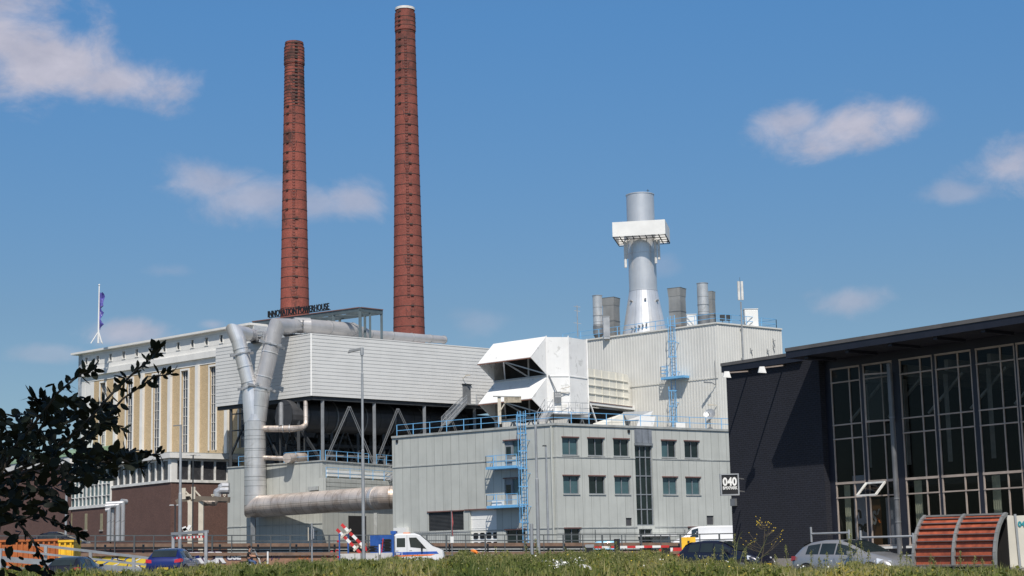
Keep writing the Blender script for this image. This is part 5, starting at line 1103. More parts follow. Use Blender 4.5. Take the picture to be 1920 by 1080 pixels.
# open lights
a, c = bu[1]; b = MB(); z1 = zW[4]-.1; sp_ = a+(c-a)*.63; h_ = zW[4]-zW[5]
P4 = [DWl.p(a-.0, z1, -.2), DWl.p(sp_, z1, -.2), DWl.p(sp_, z1-h_*.85, .45), DWl.p(a, z1-h_*.85, .45)]
for p, q in zip(P4, P4[1:]+P4[:1]): b.bar(p, q, .08)
f = b.build('open_light', m_wframe, t); q = MB(); q.face(P4); sp(q, 'pane', m_gl, f, t)
b = MB(); z1, z0 = zW[1]+.1, zW[2]-.05; d_ = DWl.p(c-.1, 0, -.25)-DWl.p(sp_-.5, 0, .25)
P4 = [DWl.p(sp_-.45, z1, .3), DWl.p(c, z1, -.2), DWl.p(c, z0, -.2), DWl.p(sp_-.45, z0, .3)]
for p, q in zip(P4, P4[1:]+P4[:1]): b.bar(p, q, .07)
f = b.build('open_light', m_tan, t); q = MB(); q.face(P4); sp(q, 'pane', m_gl, f, t)
# interior
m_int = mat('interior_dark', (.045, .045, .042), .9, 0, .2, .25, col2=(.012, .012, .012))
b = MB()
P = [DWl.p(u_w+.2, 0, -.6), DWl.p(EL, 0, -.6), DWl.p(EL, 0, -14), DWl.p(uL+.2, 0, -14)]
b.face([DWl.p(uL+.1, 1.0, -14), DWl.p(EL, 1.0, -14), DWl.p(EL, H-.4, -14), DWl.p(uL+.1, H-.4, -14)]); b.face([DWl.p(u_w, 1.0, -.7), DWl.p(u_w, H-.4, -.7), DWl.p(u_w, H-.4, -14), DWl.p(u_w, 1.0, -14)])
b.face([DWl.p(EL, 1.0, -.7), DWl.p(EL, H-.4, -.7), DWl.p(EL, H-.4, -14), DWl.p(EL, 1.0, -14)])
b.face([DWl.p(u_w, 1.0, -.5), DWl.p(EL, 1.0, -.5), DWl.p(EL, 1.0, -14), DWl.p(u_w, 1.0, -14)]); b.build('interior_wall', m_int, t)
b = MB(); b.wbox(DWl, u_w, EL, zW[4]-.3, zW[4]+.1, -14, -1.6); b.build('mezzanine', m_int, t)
for k in range(6): b = MB(); u = u_w+1.5+k*2.3; b.bar(DWl.p(u, H-1.2, -1.5), DWl.p(u, H-1.2, -13), .2, .5); b.bar(DWl.p(u-1.2, H-3.2, -1.6), DWl.p(u+.8, H-1.6, -1.6), .1); b.bar(DWl.p(u, H-1.6, -1.4), DWl.p(u, 5.5, -1.4), .16); b.build('roof_truss', mat('truss_pale', (.40, .40, .38), .6), t)
m_curt = mat('curtain_green', (.66, .68, .52), .8, 0, .1, 3)
for i, (a, c) in enumerate(bu[:6]):
    if i in (1, 3): continue
    b = MB(); w_ = .42 if i else .36; pts0 = [DWl.p(a+.12+w_*k/8, zbot+.1, -.75-.04*(k % 2)) for k in range(9)]; pts1 = [Vector((p.x, p.y, zW[4]-.1)) for p in pts0]; b.loft([pts0, pts1], False, False, False); b.build('curtain', m_curt, t)
# banners inside, seen through the lower panes
b = MB(); a = bu[0][0]; b.wbox(DWl, a+.62, a+1.5, zbot, zW[4]+.3, -.85, -.8); f = b.build('banner', mat('banner_pale', (.42, .44, .52), .7), t)
for s, z, sz in (('n', zbot+1.25, .75), ('oe', zbot+.62, .75)): q = MB(); put_text(q, s, sz, .01, DWl.p(a+.68, z, -.79), DWl.t, (0, 0, 1), .03); sp(q, 'lettering', m_black, f, t)
b = MB(); b.wbox(DWl, a+1.45, a+2.2, zbot, zW[5]-.15, -.8, -.75); f = b.build('board', mat('board_brown', (.18, .09, .035), .6), t)
q = MB(); put_text(q, 'S', .8, .01, DWl.p(a+1.72, zbot+.95, -.74), DWl.t, (0, 0, 1), .03, width=.25); sp(q, 'lettering', m_wframe, f, t)
q = MB(); q.bar(DWl.p(a+2.05, zbot+1.35, -.74), DWl.p(a+2.18, zbot+1.6, -.74), .14, .02); sp(q, 'lettering', m_wframe, f, t); q = MB(); q.bar(DWl.p(a+2.05, zbot+1.2, -.74), DWl.p(a+2.18, zbot+.98, -.74), .14, .02); sp(q, 'lettering', m_orange, f, t)
b = MB(); b.wbox(DWl, a+2.45, a+3.1, zbot, zW[5]-.1, -.9, -.85); b.build('banner', mat('banner_pale', (.42, .44, .52), .7), t)
# roof
th = .42
b = MB(); b.wbox(E, -.0, EL, H-th, H-.11, -16, 0); b.build('roof', m_navyp, t)
b = MB(); b.wbox(E, -.02, EL, H-.11, H+.05, -16, .03); b.build('roof_edge', m_roofs, t)
b = MB(); b.wbox(E2, ux2, ux3, H2-th, H2-.11, -6, 0); b.build('roof', m_navyp, t)
b = MB(); b.wbox(E2, ux2-.02, ux3, H2-.11, H2+.04, -6, .03); b.build('roof_edge', m_roofs, t)
for k in range(5): b = MB(); u = .4+k*2.45; b.wbox(E, u+.6, u+.8, H-th-.12, H-th-.003, -OV, -.15); b.build('soffit_joist', m_navyp, t)
# downpipe
u = DWl.uz(1672, 800)[0]+.15; b = MB(); b.tube([DWl.p(u, 1.0, .12), DWl.p(u, H-th-.6, .12)], .11, 12); 
f = b.build('downpipe', mat('downpipe_grey', (.16, .165, .175), .45, .3, .1, 1.5), t)
for z in (zW[4]-.9, zW[4]-1.9, zW[2]): q = MB(); q.tube([DWl.p(u, z, .12), DWl.p(u, z+.06, .12)], .135, 12); sp(q, 'clip', m_steelg, f, t)
# floodlights on arms
m_lampw = mat('lamp_white', (.7, .7, .68), .4)
for (x, y, x2, y2) in ((1362, 699, 1404, 696), (1428, 690, 1470, 685)):
    ua, za = DWl.uz(x2, y2); p = DWl.p(ua, za, .02); q2 = pd(x, y, (p-CAM).y-1.6); b = MB(); b.bar(p, q2, .06); f = b.build('floodlight_arm', m_tan, t)
    q = MB(); q.hexa([q2+Vector((-.18, -.12, -.22)), q2+Vector((.2, -.12, -.25)), q2+Vector((.2, .12, -.2)), q2+Vector((-.18, .12, -.2)), q2+Vector((-.1, -.08, .06)), q2+Vector((.12, -.08, .06)), q2+Vector((.12, .08, .06)), q2+Vector((-.1, .08, .06))]); sp(q, 'lamp_head', m_lampw, f, t)
b = MB(); u, z = DWl.uz(1374.5, 941); b.wbox(DWl, u-.05, u+.28, z-.2, z+.15, .01, .15); b.build('meter_box', m_steelg, t)
# projecting sign
u, z = DWl.uz(1391, 897); pr = DWl.p(u, z, .0); sa = pd(1349, 909, 79.5); 
sx0, sx1 = pd(1350, 889, 80.5), pd(1385, 889, 80.5); zt, zb = zat(1367, 888, 80.5), zat(1367, 929, 80.5)
t = thing('projecting_sign', (sx0.x, 80.5, zb), 'square black light box sign reading 040 BMXPARK hanging off the dark wall', 'sign')
b = MB(); b.box(sx0.x+.06, sx1.x-.06, 80.52, 80.72, zb+.06, zt-.06); b.build('sign_face', m_black, t)
b = MB(); x0, x1 = sx0.x, sx1.x
b.box(x0, x1, 80.48, 80.76, zt-.06, zt); b.box(x0, x1, 80.48, 80.76, zb, zb+.06); b.box(x0, x0+.06, 80.48, 80.76, zb+.06, zt-.06); b.box(x1-.06, x1, 80.48, 80.76, zb+.06, zt-.06); b.build('frame', m_galv, t)
w_ = x1-x0
b = MB(); put_text(b, '040', .52, .01, (x0+w_*.13, 80.51, zb+(zt-zb)*.46), (1, 0, 0), (0, 0, 1), .02, width=w_*.76); b.build('lettering', m_white, t)
b = MB(); put_text(b, 'BMXPARK', .2, .01, (x0+w_*.12, 80.51, zb+(zt-zb)*.28), (1, 0, 0), (0, 0, 1), .006, width=w_*.78); b.build('lettering', m_white, t)
for f_ in (.2, .78): b = MB(); z_ = zb+(zt-zb)*f_; b.bar((x1, 80.6, z_), (x1+.35, 81.5, z_), .05); b.build('bracket', m_galv, t)
# paving strip before the sports hall and tube barriers
b = MB(); Wp = DWl.off(0)
b.hexa([Wp.p(uL-6, .9, 5.5), Wp.p(EL, .9, 5.5), Wp.p(EL, .9, -2), Wp.p(uL-6, .9, -2), Wp.p(uL-6, 1.52, 5.5), Wp.p(EL, 1.52, 5.5), Wp.p(EL, 1.52, -2), Wp.p(uL-6, 1.52, -2)])
tag(b.build('pavement', m_conc), kind='structure')
def tubebar(x0_, x1_, ytop, Yd, label):
    a = pd(x0_, ytop, Yd); c = pd(x1_, ytop, Yd-1.2); tt = thing('tube_barrier', (a.x, a.y, 1.5), label, 'barrier', 'tube barriers before the window wall')
    for p in (a, c): q = MB(); q.tube([(p.x, p.y, 1.3), (p.x, p.y, a.z+.28 if p is a else a.z+.12)], .045, 10); q.build('post', m_galv, tt)
    for z in (0, -.75): q = MB(); q.tube([(a.x, a.y, a.z+z), (c.x, c.y, a.z+z)], .045, 10); q.build('tube', m_galv, tt)
tubebar(1521, 1592, 1001, 71, 'galvanised tube barrier standing left, behind the silver car roof'); tubebar(1614, 1712, 1008, 68, 'galvanised tube barrier between the silver car and the orange shelter')
# ================================================================ cars
def paint(name, col, rough=.28, metal=.3): 
    return mat(name, col, rough, metal, .03, .5, coat=.8)
m_tyre = mat('tyre', (.02, .02, .02), .85); m_rim = mat('rim', (.45, .45, .46), .35, .7); m_cglass = mat('car_glass', (.02, .028, .03), .08, 0, .1, spec=.8)
m_red_l = mat('tail_light', (.45, .015, .02), .2, coat=.5); m_head = mat('head_light', (.75, .77, .8), .15, .3, coat=.6); m_chrome = mat('chrome', (.7, .7, .72), .15, .9); m_plate = mat('plate_yellow', (.75, .5, .03), .5)
def car(name, label, cat, body, L=4.2, W=1.76, Ht=1.45, kind='hatch', detail=True):
    root = local(name, label, cat)
    if kind == 'hatch':
        st = [(0, .42, .70, .72, .72, .80), (.015, .32, .86, .92, .74, .90), (.05, .26, .93, 1.04, .74, .95), (.10, .24, .95, 1.28, .69, .98), (.17, .22, .95, Ht-.06, .66, 1), (.30, .2, .94, Ht, .66, 1), (.46, .2, .92, Ht-.01, .66, 1), (.56, .2, .91, Ht-.10, .67, 1), (.66, .2, .90, 1.17, .70, 1), (.745, .2, .88, .985, .76, 1), (.85, .22, .80, .90, .78, .98), (.94, .26, .68, .77, .76, .90), (.985, .32, .56, .62, .7, .78), (1, .38, .50, .54, .66, .7)]
        wnd = dict(rear=(.04, .165), wind=(.735, .49), sides=[(.16, .29), (.305, .45), (.465, .655)])
    elif kind == 'sedan':
        st = [(0, .42, .74, .82, .76, .82), (.015, .34, .88, .96, .78, .9), (.08, .26, .92, 1.0, .76, .96), (.16, .24, .93, 1.06, .7, .98), (.25, .22, .93, Ht-.12, .66, 1), (.36, .2, .92, Ht, .65, 1), (.48, .2, .91, Ht-.01, .65, 1), (.57, .2, .9, Ht-.12, .67, 1), (.68, .2, .88, 1.05, .7, 1), (.73, .2, .86, .95, .76, 1), (.85, .22, .78, .86, .78, .98), (.94, .26, .66, .74, .76, .90), (.985, .32, .56, .6, .7, .8), (1, .38, .5, .52, .66, .72)]
        wnd = dict(rear=(.15, .27), wind=(.72, .5), sides=[(.22, .34), (.355, .47), (.485, .64)])
    else:
        st = [(0, .42, .9, 1.75, .84, .88), (.01, .3, 1.0, Ht-.08, .82, .95), (.04, .25, 1.05, Ht, .82, 1), (.3, .22, 1.08, Ht+.02, .82, 1), (.6, .22, 1.08, Ht, .82, 1), (.70, .22, 1.06, Ht-.12, .8, 1), (.80, .22, 1.03, 1.35, .8, 1), (.86, .22, 1.0, 1.12, .82, 1), (.94, .24, .88, .98, .8, .96), (.985, .3, .68, .78, .74, .86), (1, .4, .5, .6, .7, .76)]
        wnd = dict(rear=(.005, .01), wind=(.83, .68), sides=[(.62, .79)])
    def ring(s):
        t_, zb, zs, zr, wr, wf = s; x = (t_-.5)*L; w = W/2*wf; m_ = w*.985
        r_ = [(0, zb), (w*.86, zb), (w*.97, zb+.12), (w, (zb+zs)/2), (w*.985, zs*.86+zb*.14), (w*.93, zs), (w*wr+.035, zr-.10 if zr-zs > .2 else (zs+zr)/2+.01), (w*wr-.04, zr-.025), (w*wr*.6, zr), (0, zr+.01)]
        if zr-zs < .2: r_[6] = (w*.88, zs+(zr-zs)*.5); r_[7] = (w*.76, zr-.01); r_[8] = (w*.5, zr)
        full = [Vector((x, -y, z)) for y, z in r_]+[Vector((x, y, z)) for y, z in r_[-2:0:-1]]
        return full
    def interp(t_):
        for a, c in zip(st[:-1], st[1:]):
            if a[0] <= t_ <= c[0]: f_ = (t_-a[0])/(c[0]-a[0]); return tuple(a[i]+(c[i]-a[i])*f_ for i in range(6))
        return st[-1]
    dense = []
    for a, c in zip(st[:-1], st[1:]): dense += [a]
    dense.append(st[-1])
    b = MB(); b.loft([ring(s) for s in dense], True, True, True); bd = b.build('body', body, root, sharp=38)
    def side(t_, k, sgn, off=.008):    # k 0 belt .. 1 roof
        r_ = ring(interp(t_)); p = r_[5] if k == 0 else None; a, c = r_[5], r_[6]; q = a+(c-a)*k; n = Vector((0, -1, .35)).normalized(); q = q+n*off
        return Vector((q.x, q.y*(1 if sgn < 0 else -1), q.z))
    for sgn in (-1, 1):
        for (ta, tb) in wnd['sides']:
            k1 = .95; tt_ = [ta+(tb-ta)*i/6 for i in range(7)]
            lo = [side(x, .07, sgn) for x in tt_]; hi = []
            for x in tt_:
                s_ = interp(x); hi.append(side(x, k1 if s_[3]-s_[2] > .2 else .5, sgn))
            q = MB(); q.loft([lo, hi], False, False, True); q.build('side_window', m_cglass, root)
    def across(t_, fy, off): r_ = interp(t_); x = (t_-.5)*L; w = W/2*r_[5]*r_[4]; return Vector((x, fy*w*.93, r_[3]+off*(1-.25*abs(fy))))
    for nm, (ta, tb) in (('windscreen', wnd['wind']), ('rear_window', wnd['rear'])):
        if kind == 'van' and nm == 'rear_window': continue
        rows = []
        for i in range(5):
            t_ = ta+(tb-ta)*i/4; rows.append([across(t_, f_, .012)+(Vector((.012, 0, 0)) if nm == 'windscreen' else Vector((-.012, 0, 0))) for f_ in (-1, -.6, 0, .6, 1)])
        q = MB(); q.loft(rows, False, False, True); q.build(nm, m_cglass, root)
    rw_ = .32 if kind != 'van' else .34
    for tx in (.175, .815):
        for sgn in (-1, 1):
            x = (tx-.5)*L; y = sgn*(W/2-.02)
            q = MB(); q.lathe((0, 0), [(0, -.11), (rw_*.95, -.11), (rw_, -.07), (rw_, .07), (rw_*.95, .1), (rw_*.62, .11)], 20)
            q.v = [(x+v[0], y+v[2]*sgn, rw_+v[1]) for v in q.v]; tw = q.build('wheel', m_tyre, root)
            q = MB(); q.lathe((0, 0), [(rw_*.66, .09), (rw_*.6, .105), (rw_*.2, .09), (0, .1)], 10); q.v = [(x+v[0], y+v[2]*sgn, rw_+v[1]) for v in q.v]; ob = q.build('rim', m_rim, None); ob.parent = tw
            q = MB(); n_ = 12
            for k in range(n_):
                a0, a1 = math.pi*k/n_, math.pi*(k+1)/n_
                P_ = lambda a, r_: Vector((x+r_*math.cos(a), sgn*(W/2+.006), rw_+r_*math.sin(a)))
                q.face([P_(a0, rw_*.9), P_(a1, rw_*.9), P_(a1, rw_*1.17), P_(a0, rw_*1.17)])
            q.build('wheel_arch', m_black, root)
    for sgn in (-1, 1):
        yw = sgn*W/2
        q = MB(); x1 = L*.5
        q.hexa([(x1-.52, yw*.985, .62), (x1-.10, yw*.62, .58), (x1-.22, yw*.55, .62), (x1-.50, yw*.9, .66), (x1-.55, yw*.95, .79), (x1-.12, yw*.66, .70), (x1-.25, yw*.58, .72), (x1-.55, yw*.85, .80)]); q.build('headlight', m_head, root)
        q = MB(); q.hexa([(-x1-.005, yw*.60, .74), (-x1+.03, yw*.93, .76), (-x1+.25, yw*1.0, .80), (-x1+.2, yw*.8, .8), (-x1+.03, yw*.62, .88), (-x1+.07, yw*.93, .93), (-x1+.28, yw*.985, .92), (-x1+.2, yw*.8, .9)]); q.build('tail_light', m_red_l, root)
        q = MB(); xm = (wnd['sides'][-1][1]-.5)*L-.12; z_ = interp(wnd['sides'][-1][1])[2]+.07
        q.hexa([(xm, yw*1.0, z_-.05), (xm+.14, yw*1.02, z_-.05), (xm+.12, yw*1.2, z_-.03), (xm, yw*1.2, z_-.03), (xm, yw*.98, z_+.08), (xm+.1, yw*1.0, z_+.08), (xm+.08, yw*1.2, z_+.09), (xm, yw*1.2, z_+.1)]); q.build('mirror', body, root)
        if kind != 'van':
            for tx in (.36, .55): q = MB(); xx = (tx-.5)*L; q.bar((xx, yw*1.005, .80), (xx+.17, yw*1.005, .80), .03, .03); q.build('door_handle', m_chrome if detail else body, root)
            for tx in (.30, .46, .66):
                q = MB(); xx = (tx-.5)*L; q.face([(xx, yw*1.004, .35), (xx+.015, yw*1.004, .35), (xx+.015, yw*.99, .82), (xx, yw*.99, .82)]); q.build('door_gap', m_black, root)
    q = MB(); q.box(-L/2-.012, -L/2+.0, -.26, .26, .42, .53); q.build('number_plate', m_plate, root)
    q = MB(); q.box(L/2-.03, L/2+.01, -.45, .45, .34, .46); q.build('grille', m_black, root)
    q = MB(); q.box(L/2-.0, L/2+.015, -.26, .26, .34, .44); q.build('number_plate', m_plate, root)
    return root
def place(o, px, Y, deg, z=None, roofy=None, Ht=1.45):
    c = pd(px, 1040, Y); o.location = (c.x, c.y, z if z is not None else (zat(px, roofy, Y)-Ht)); o.rotation_euler = (0, 0, R(deg)); return o
place(car('parked_car', 'silver hatchback parked beside the orange ribbed shelter', 'car', paint('paint_silver', (.36, .36, .37), .3, .5), 4.3, 1.8, 1.45), 1602, 59, -50, roofy=1011)
place(car('parked_car', 'dark navy hatchback half hidden by weeds before the black hall', 'car', paint('paint_navy', (.012, .014, .03)), 4.05, 1.72, 1.46), 1360, 74, -36, roofy=1013)
place(car('parked_car', 'bright blue hatchback seen from behind by the height limit gate', 'car', paint('paint_blue', (.008, .018, .13)), 4.0, 1.78, 1.42), 327, 82, 86, roofy=1027)
place(car('parked_car', 'black hatchback seen from behind below the slanting silver rails', 'car', paint('paint_black', (.012, .012, .02)), 4.1, 1.8, 1.44), 146, 84, 82, roofy=1043)
c_ = pd(110, 1000, 130); place(car('driving_car', 'black saloon car driving along the ramp road behind the railing', 'car', paint('paint_black', (.012, .012, .02)), 4.6, 1.8, 1.44, 'sedan'), 110, 130, -3, z=dz(c_.x)+.05)
c_ = pd(1325, 1000, 133); place(car('parked_van', 'white van whose roof shows behind the yellow panel and railing', 'van', paint('paint_white', (.75, .75, .75), .35, 0), 5.6, 1.95, 2.0, 'van'), 1325, 135, 180, z=2.1)
c_ = pd(1126, 1000, 133); place(car('parked_van', 'small light blue and white van behind the railing left of the entrance', 'van', paint('paint_lightblue', (.25, .55, .75), .35, 0), 2.9, 1.5, 1.55, 'van'), 1128, 134, 180, z=1.55)
# ---------------------------------------------------------------- work truck
YK = 108; kx = YK/F
def TX(px): return (px-640)*kx
def TZ(py): return (1060.5-py)*kx+CZ-1.25
t = local('work_truck', 'white crew cab works truck with blue and orange stripes and open rear bed', 'truck')
c_ = pd(640, 1040, YK); t.location = (c_.x, YK, 1.25)
W2 = .98
prof = [(TX(740), .42), (TX(740), TZ(1006)), (TX(744), TZ(1002.8)), (TX(778), TZ(1003)), (TX(787), TZ(1006)), (TX(812), TZ(1027.5)), (TX(822), TZ(1031)), (TX(830), TZ(1036)), (TX(831.5), TZ(1046)), (TX(830), .4)]
b = MB()
def xsec(y, ins): 
    cx_, cz_ = (TX(740)+TX(831))/2, 1.2
    return [Vector((x+(cx_-x)*ins*.6, y, z+(cz_-z)*ins if z > 1.5 else z)) for x, z in prof]
b.loft([xsec(-W2+.06, .12), xsec(-W2, .03), xsec(-W2+.0001, .0)] if False else [xsec(-W2, .07), xsec(-W2+.13, 0), xsec(W2-.13, 0), xsec(W2, .07)], True, True, False); b.build('cab', mat('truck_white', (.74, .75, .76), .35, 0, .03, coat=.5), t)
yo = -W2-.008
def poly(pts, mt, nm, o=0): q = MB(); q.prism([(TX(x), yo-o, TZ(y)) for x, y in pts], (0, .012, 0)); return q.build(nm, mt, t)
poly([(744.8, 1011), (760.5, 1011), (760.5, 1027.5), (744.8, 1027.5)], m_cglass, 'side_window'); poly([(767.5, 1010.5), (781, 1010.5), (799.5, 1031.5), (770, 1028)], m_cglass, 'side_window')
q = MB(); q.prism([(TX(788.5), -W2+.15, TZ(1007.3)), (TX(811.2), -W2+.1, TZ(1027)), (TX(811.2), W2-.1, TZ(1027)), (TX(788.5), W2-.15, TZ(1007.3))], (.012, 0, .014)); q.build('windscreen', m_cglass, t)
poly([(741, 1036.5), (818, 1036.5), (822, 1041), (741, 1042)], mat('stripe_blue', (.03, .10, .42), .4), 'blue_stripe'); poly([(741, 1042.3), (815, 1041.7), (808, 1044), (741, 1044.8)], m_orange, 'orange_stripe')
q = MB(); put_text(q, 'ter J', .24, .004, (TX(743), yo-.012, TZ(1041.2)), (1, 0, 0), (0, 0, 1), .004); q.build('lettering', m_white, t)
for x in (743, 768): poly([(x, 1034), (x+5, 1034), (x+5, 1034.8), (x, 1034.8)], m_black, 'door_handle')
for x in (741.8, 763.5, 800): poly([(x, 1006 if x < 790 else 1032), (x+.5, 1006 if x < 790 else 1032), (x+.5, 1048), (x, 1048)], m_steelg, 'door_gap')
poly([(789, 1023), (793, 1024), (793, 1034), (790, 1036)], m_black, 'mirror', .14)
q = MB(); q.hexa([(TX(819), yo, TZ(1038)), (TX(831), yo+.25, TZ(1039)), (TX(831), yo+.5, TZ(1039)), (TX(819), yo+.1, TZ(1038)), (TX(817), yo, TZ(1033)), (TX(829), yo+.25, TZ(1036)), (TX(829), yo+.5, TZ(1036)), (TX(817), yo+.1, TZ(1033))]); q.build('headlight', m_head, t)
for x in (760, 757.5): pass
q = MB(); q.box(TX(756), TX(768), -.6, .6, TZ(1002.9), TZ(1001)); q.build('beacon', m_orange, t)
b = MB(); b.box(0, TX(738), -1.0, 1.0, .62, .74); b.build('bed_floor', m_steelg, t)
for xa, xb in ((641, 678), (688, 711), (716, 737)):
    b = MB(); b.box(TX(xa), TX(xb), -1.04, -1.0, .62, TZ(1037)); b.build('side_board', mat('board_grey', (.5, .49, .48), .5), t)
b = MB(); b.box(TX(641), TX(737), 1.0, 1.04, .62, TZ(1037)); b.build('side_board', m_steelg, t)
m_bf = mat('frame_blue', (.02, .09, .34), .45)
for x in (639.5, 650): b = MB(); y_ = -.95 if x < 645 else .95; b.box(TX(x)-.04, TX(x)+.04, y_-.05, y_+.05, .6, TZ(1000)); b.build('rear_frame', m_bf, t)
b = MB(); b.bar((TX(639.5), -.95, TZ(1002)), (TX(650), .95, TZ(1002)), .08); b.build('rear_frame_top', m_bf, t)
b = MB(); b.box(TX(735.5), TX(739.5), -1.0, 1.0, .6, TZ(1003)); b.build('headboard', m_bf, t)
b = MB(); b.box(TX(733), TX(743), -.7, .7, TZ(1003)+.004, TZ(997.5)); b.build('headboard_top', m_bf, t)
for yy in (1014.5, 1043): b = MB(); b.lathe((TX(637), -.95), [(0, TZ(yy)-.09), (.08, TZ(yy)-.05), (.08, TZ(yy)+.05), (0, TZ(yy)+.09)], 10); b.build('rear_lamp', m_red_l, t)
for x in (664, 806):
    for yy in (-.9, .9):
        q = MB(); q.lathe((0, 0), [(0, -.12), (.36, -.12), (.38, 0), (.36, .12), (0, .13)], 20); q.v = [(TX(x)+v[0], yy+v[2], .38+v[1]) for v in q.v]; w_ = q.build('wheel', m_tyre, t)
# load on the truck
def board(x0, y0, x1, y1, yy, label):
    a = Vector((c_.x+TX(x0), YK+yy, TZ(y0)+1.25)); e = Vector((c_.x+TX(x1), YK+yy, TZ(y1)+1.25)); tt = thing('barrier_board', e, label, 'barrier board', 'striped boards on the truck')
    n = 7; d = e-a
    for k in range(n): q = MB(); q.bar(a+d*k/n, a+d*(k+1)/n, .04, .18, up=(0, 0, 1)) ; q.build('red_stripe' if k % 2 == 0 else 'white_stripe', m_redp if k % 2 == 0 else m_white, tt)
    for f_ in (.28, .82): q = MB(); p = a+d*f_; s_ = Vector((-d.z, 0, d.x)).normalized()*.2; q.bar(p-s_+Vector((0, -.04, 0)), p+s_+Vector((0, -.04, 0)), .05, .12); q.build('bracket', m_beige, tt)
board(634, 992, 677, 1036, -.75, 'red and white board leaning lower and further left on the truck bed'); board(642, 983, 690, 1032, -.45, 'red and white board leaning higher on the truck bed, behind its twin')
def slabs(x0, x1, ytop, label):
    tt = thing('rubber_feet', (c_.x+TX(x0), YK, 2.0), label, 'barrier feet', 'stacks of black feet on the truck'); n = int((1035-ytop)/2.9)
    for k in range(n): q = MB(); z = 1.25+TZ(1035)+k*.098; j = .04*math.sin(k*2.3); q.box(c_.x+TX(x0)+j, c_.x+TX(x1)+j, YK-.6, YK+.5, z, z+.062); q.box(c_.x+TX(x0)+j+.15, c_.x+TX(x1)+j-.15, YK-.45, YK+.35, z+.063, z+.096); q.build('foot', m_black, tt)
slabs(690, 706, 1021, 'low stack of black rubber barrier feet in the middle of the truck bed'); slabs(716, 735, 1009.5, 'tall stack of black rubber barrier feet right behind the truck cab')
b = MB(); p = Vector((c_.x+TX(713), YK-.8, 1.25+TZ(1040))); b.bar(p, p+Vector((0, 0, .62)), .09, .04); tag(b.build('marker_post', m_white), 'short white marker slat standing on the truck bed', 'post')
b = MB(); p = Vector((c_.x+TX(716), YK-.75, 1.25+TZ(1040))); b.bar(p, p+Vector((.12, 0, 1.0)), .05); tag(b.build('lashing_strap', m_redp), 'red lashing strap beside the tall stack of black feet', 'strap')
# blue skip behind truck
a = pd(694, 1004, 120); b = MB(); x1 = pd(740, 1004, 120).x; zt = a.z; b.box(a.x, x1, 120, 121.6, 1.25, zt)
t = thing('blue_skip', (a.x, 120, 1.25), 'blue ribbed skip behind the works truck', 'skip'); b.build('shell', m_bf, t); x = a.x
k_ = 0
while x < x1: q = MB(); q.box(x, x+.07, 119.92, 119.997, 1.3, zt); q.build('rib', m_bf, t); x += .28
# ---------------------------------------------------------------- containers left
def container(px0, px1, py0, Yd, mt, label, D_=2.4):
    a = pd(px0, py0, Yd); x1 = pd(px1, py0, Yd).x; tt = thing('container', (a.x, Yd, 1.27), label, 'container'); q = MB(); q.box(a.x, x1, Yd, Yd+D_, 1.27, a.z-.1); q.build('shell', mt, tt)
    q = MB(); q.box(a.x-.04, x1+.04, Yd-.12, Yd+D_, a.z-.1+.003, a.z+.02); q.build('top_rim', mt, tt); x = a.x
    while x < x1: q = MB(); q.box(x, x+.1, Yd-.09, Yd-.003, 1.3, a.z-.1); q.build('rib', mt, tt); x += .3
container(111, 138, 1013.5, 94, m_yellow, 'bright yellow ribbed container beside the black saloon on the ramp', 1.6)
m_or2 = mat('skip_orange', (.42, .12, .03), .55, 0, .15, 1.5)
container(-30, 110.5, 1014, 96, m_or2, 'long orange ribbed skip behind the dark leaves at the left edge', 2)
# silver rails of the car park ramp
t = thing('silver_rail_fence', pd(170, 1060, 92), 'slanting galvanised three rail fence before the graffiti wall', 'fence')
for (xa, ya, xb, yb, w_) in ((62, 1021, 292, 1048, .11), (-20, 1028, 285, 1060, .09), (-20, 1046, 285, 1071, .24), (-20, 1060, 180, 1078, .09)):
    q = MB(); q.bar(pd(xa, ya, 93), pd(xb, yb, 90), .08, w_*1.2); q.build('rail', m_galv, t)
for x, y in ((85, 1024), (169, 1034), (250, 1044), (0, 1030)):
    a = pd(x, y, 92); q = MB(); q.bar(a+Vector((0, .1, 0)), (a.x, a.y+.1, 1.0), .16, .16); q.build('post', m_galv, t)
# height limit gate
t = thing('height_gate', pd(355, 1060, 92), 'galvanised height limit gate with a red and white striped bar', 'gate')
a, c = pd(325, 1001, 89), pd(386.5, 996.5, 87)
for p in (a, c): q = MB(); q.bar(p, (p.x, p.y, 1.25), .14, .14); q.build('post', m_galv, t)
q = MB(); q.bar(a-Vector((.07, 0, 0)), c+Vector((.07, 0, 0)), .14, .14); q.build('top_beam', m_galv, t)
a2, c2 = pd(328, 1009, 88.8), pd(383, 1006, 87.2)
for k in range(17): q = MB(); q.bar(a2+(c2-a2)*k/17, a2+(c2-a2)*(k+1)/17, .06, .11); q.build('stripe', m_redp if k % 2 == 0 else m_white, t)
# ---------------------------------------------------------------- lamp posts, poles, signs
def pole(name, label, cat, pts, Yd, r_, mt=m_galv, group=None):
    P_ = [pd(x, y, Yd) for x, y in pts]; base = Vector((P_[0].x, P_[0].y, gz(Yd))); tt = thing(name, base, label, cat, group)
    # keep it upright: the top's place in x follows the base
    P_ = [base]+[Vector((base.x, p.y, p.z)) for p in P_[1:]]
    rs = r_ if isinstance(r_, list) else [r_]*len(P_); q = MB(); q.tube(P_, rs, 12); q.build('pole', mt, tt); return tt, P_[-1]
LP = 'street lamps'
tt, tp = pole('street_lamp', 'tallest street lamp with one arm, in front of the white clad hall', 'street lamp', [(682, 1058), (681, 844), (681, 843), (680, 700), (679.5, 699), (679.5, 653)], 60, [.062, .056, .042, .042, .03, .03], m_galv, LP)
q = MB(); q.tube([tp+Vector((0, 0, -.25)), tp+Vector((0, 0, .02))], .06, 10); q.build('spigot', m_galv, tt)
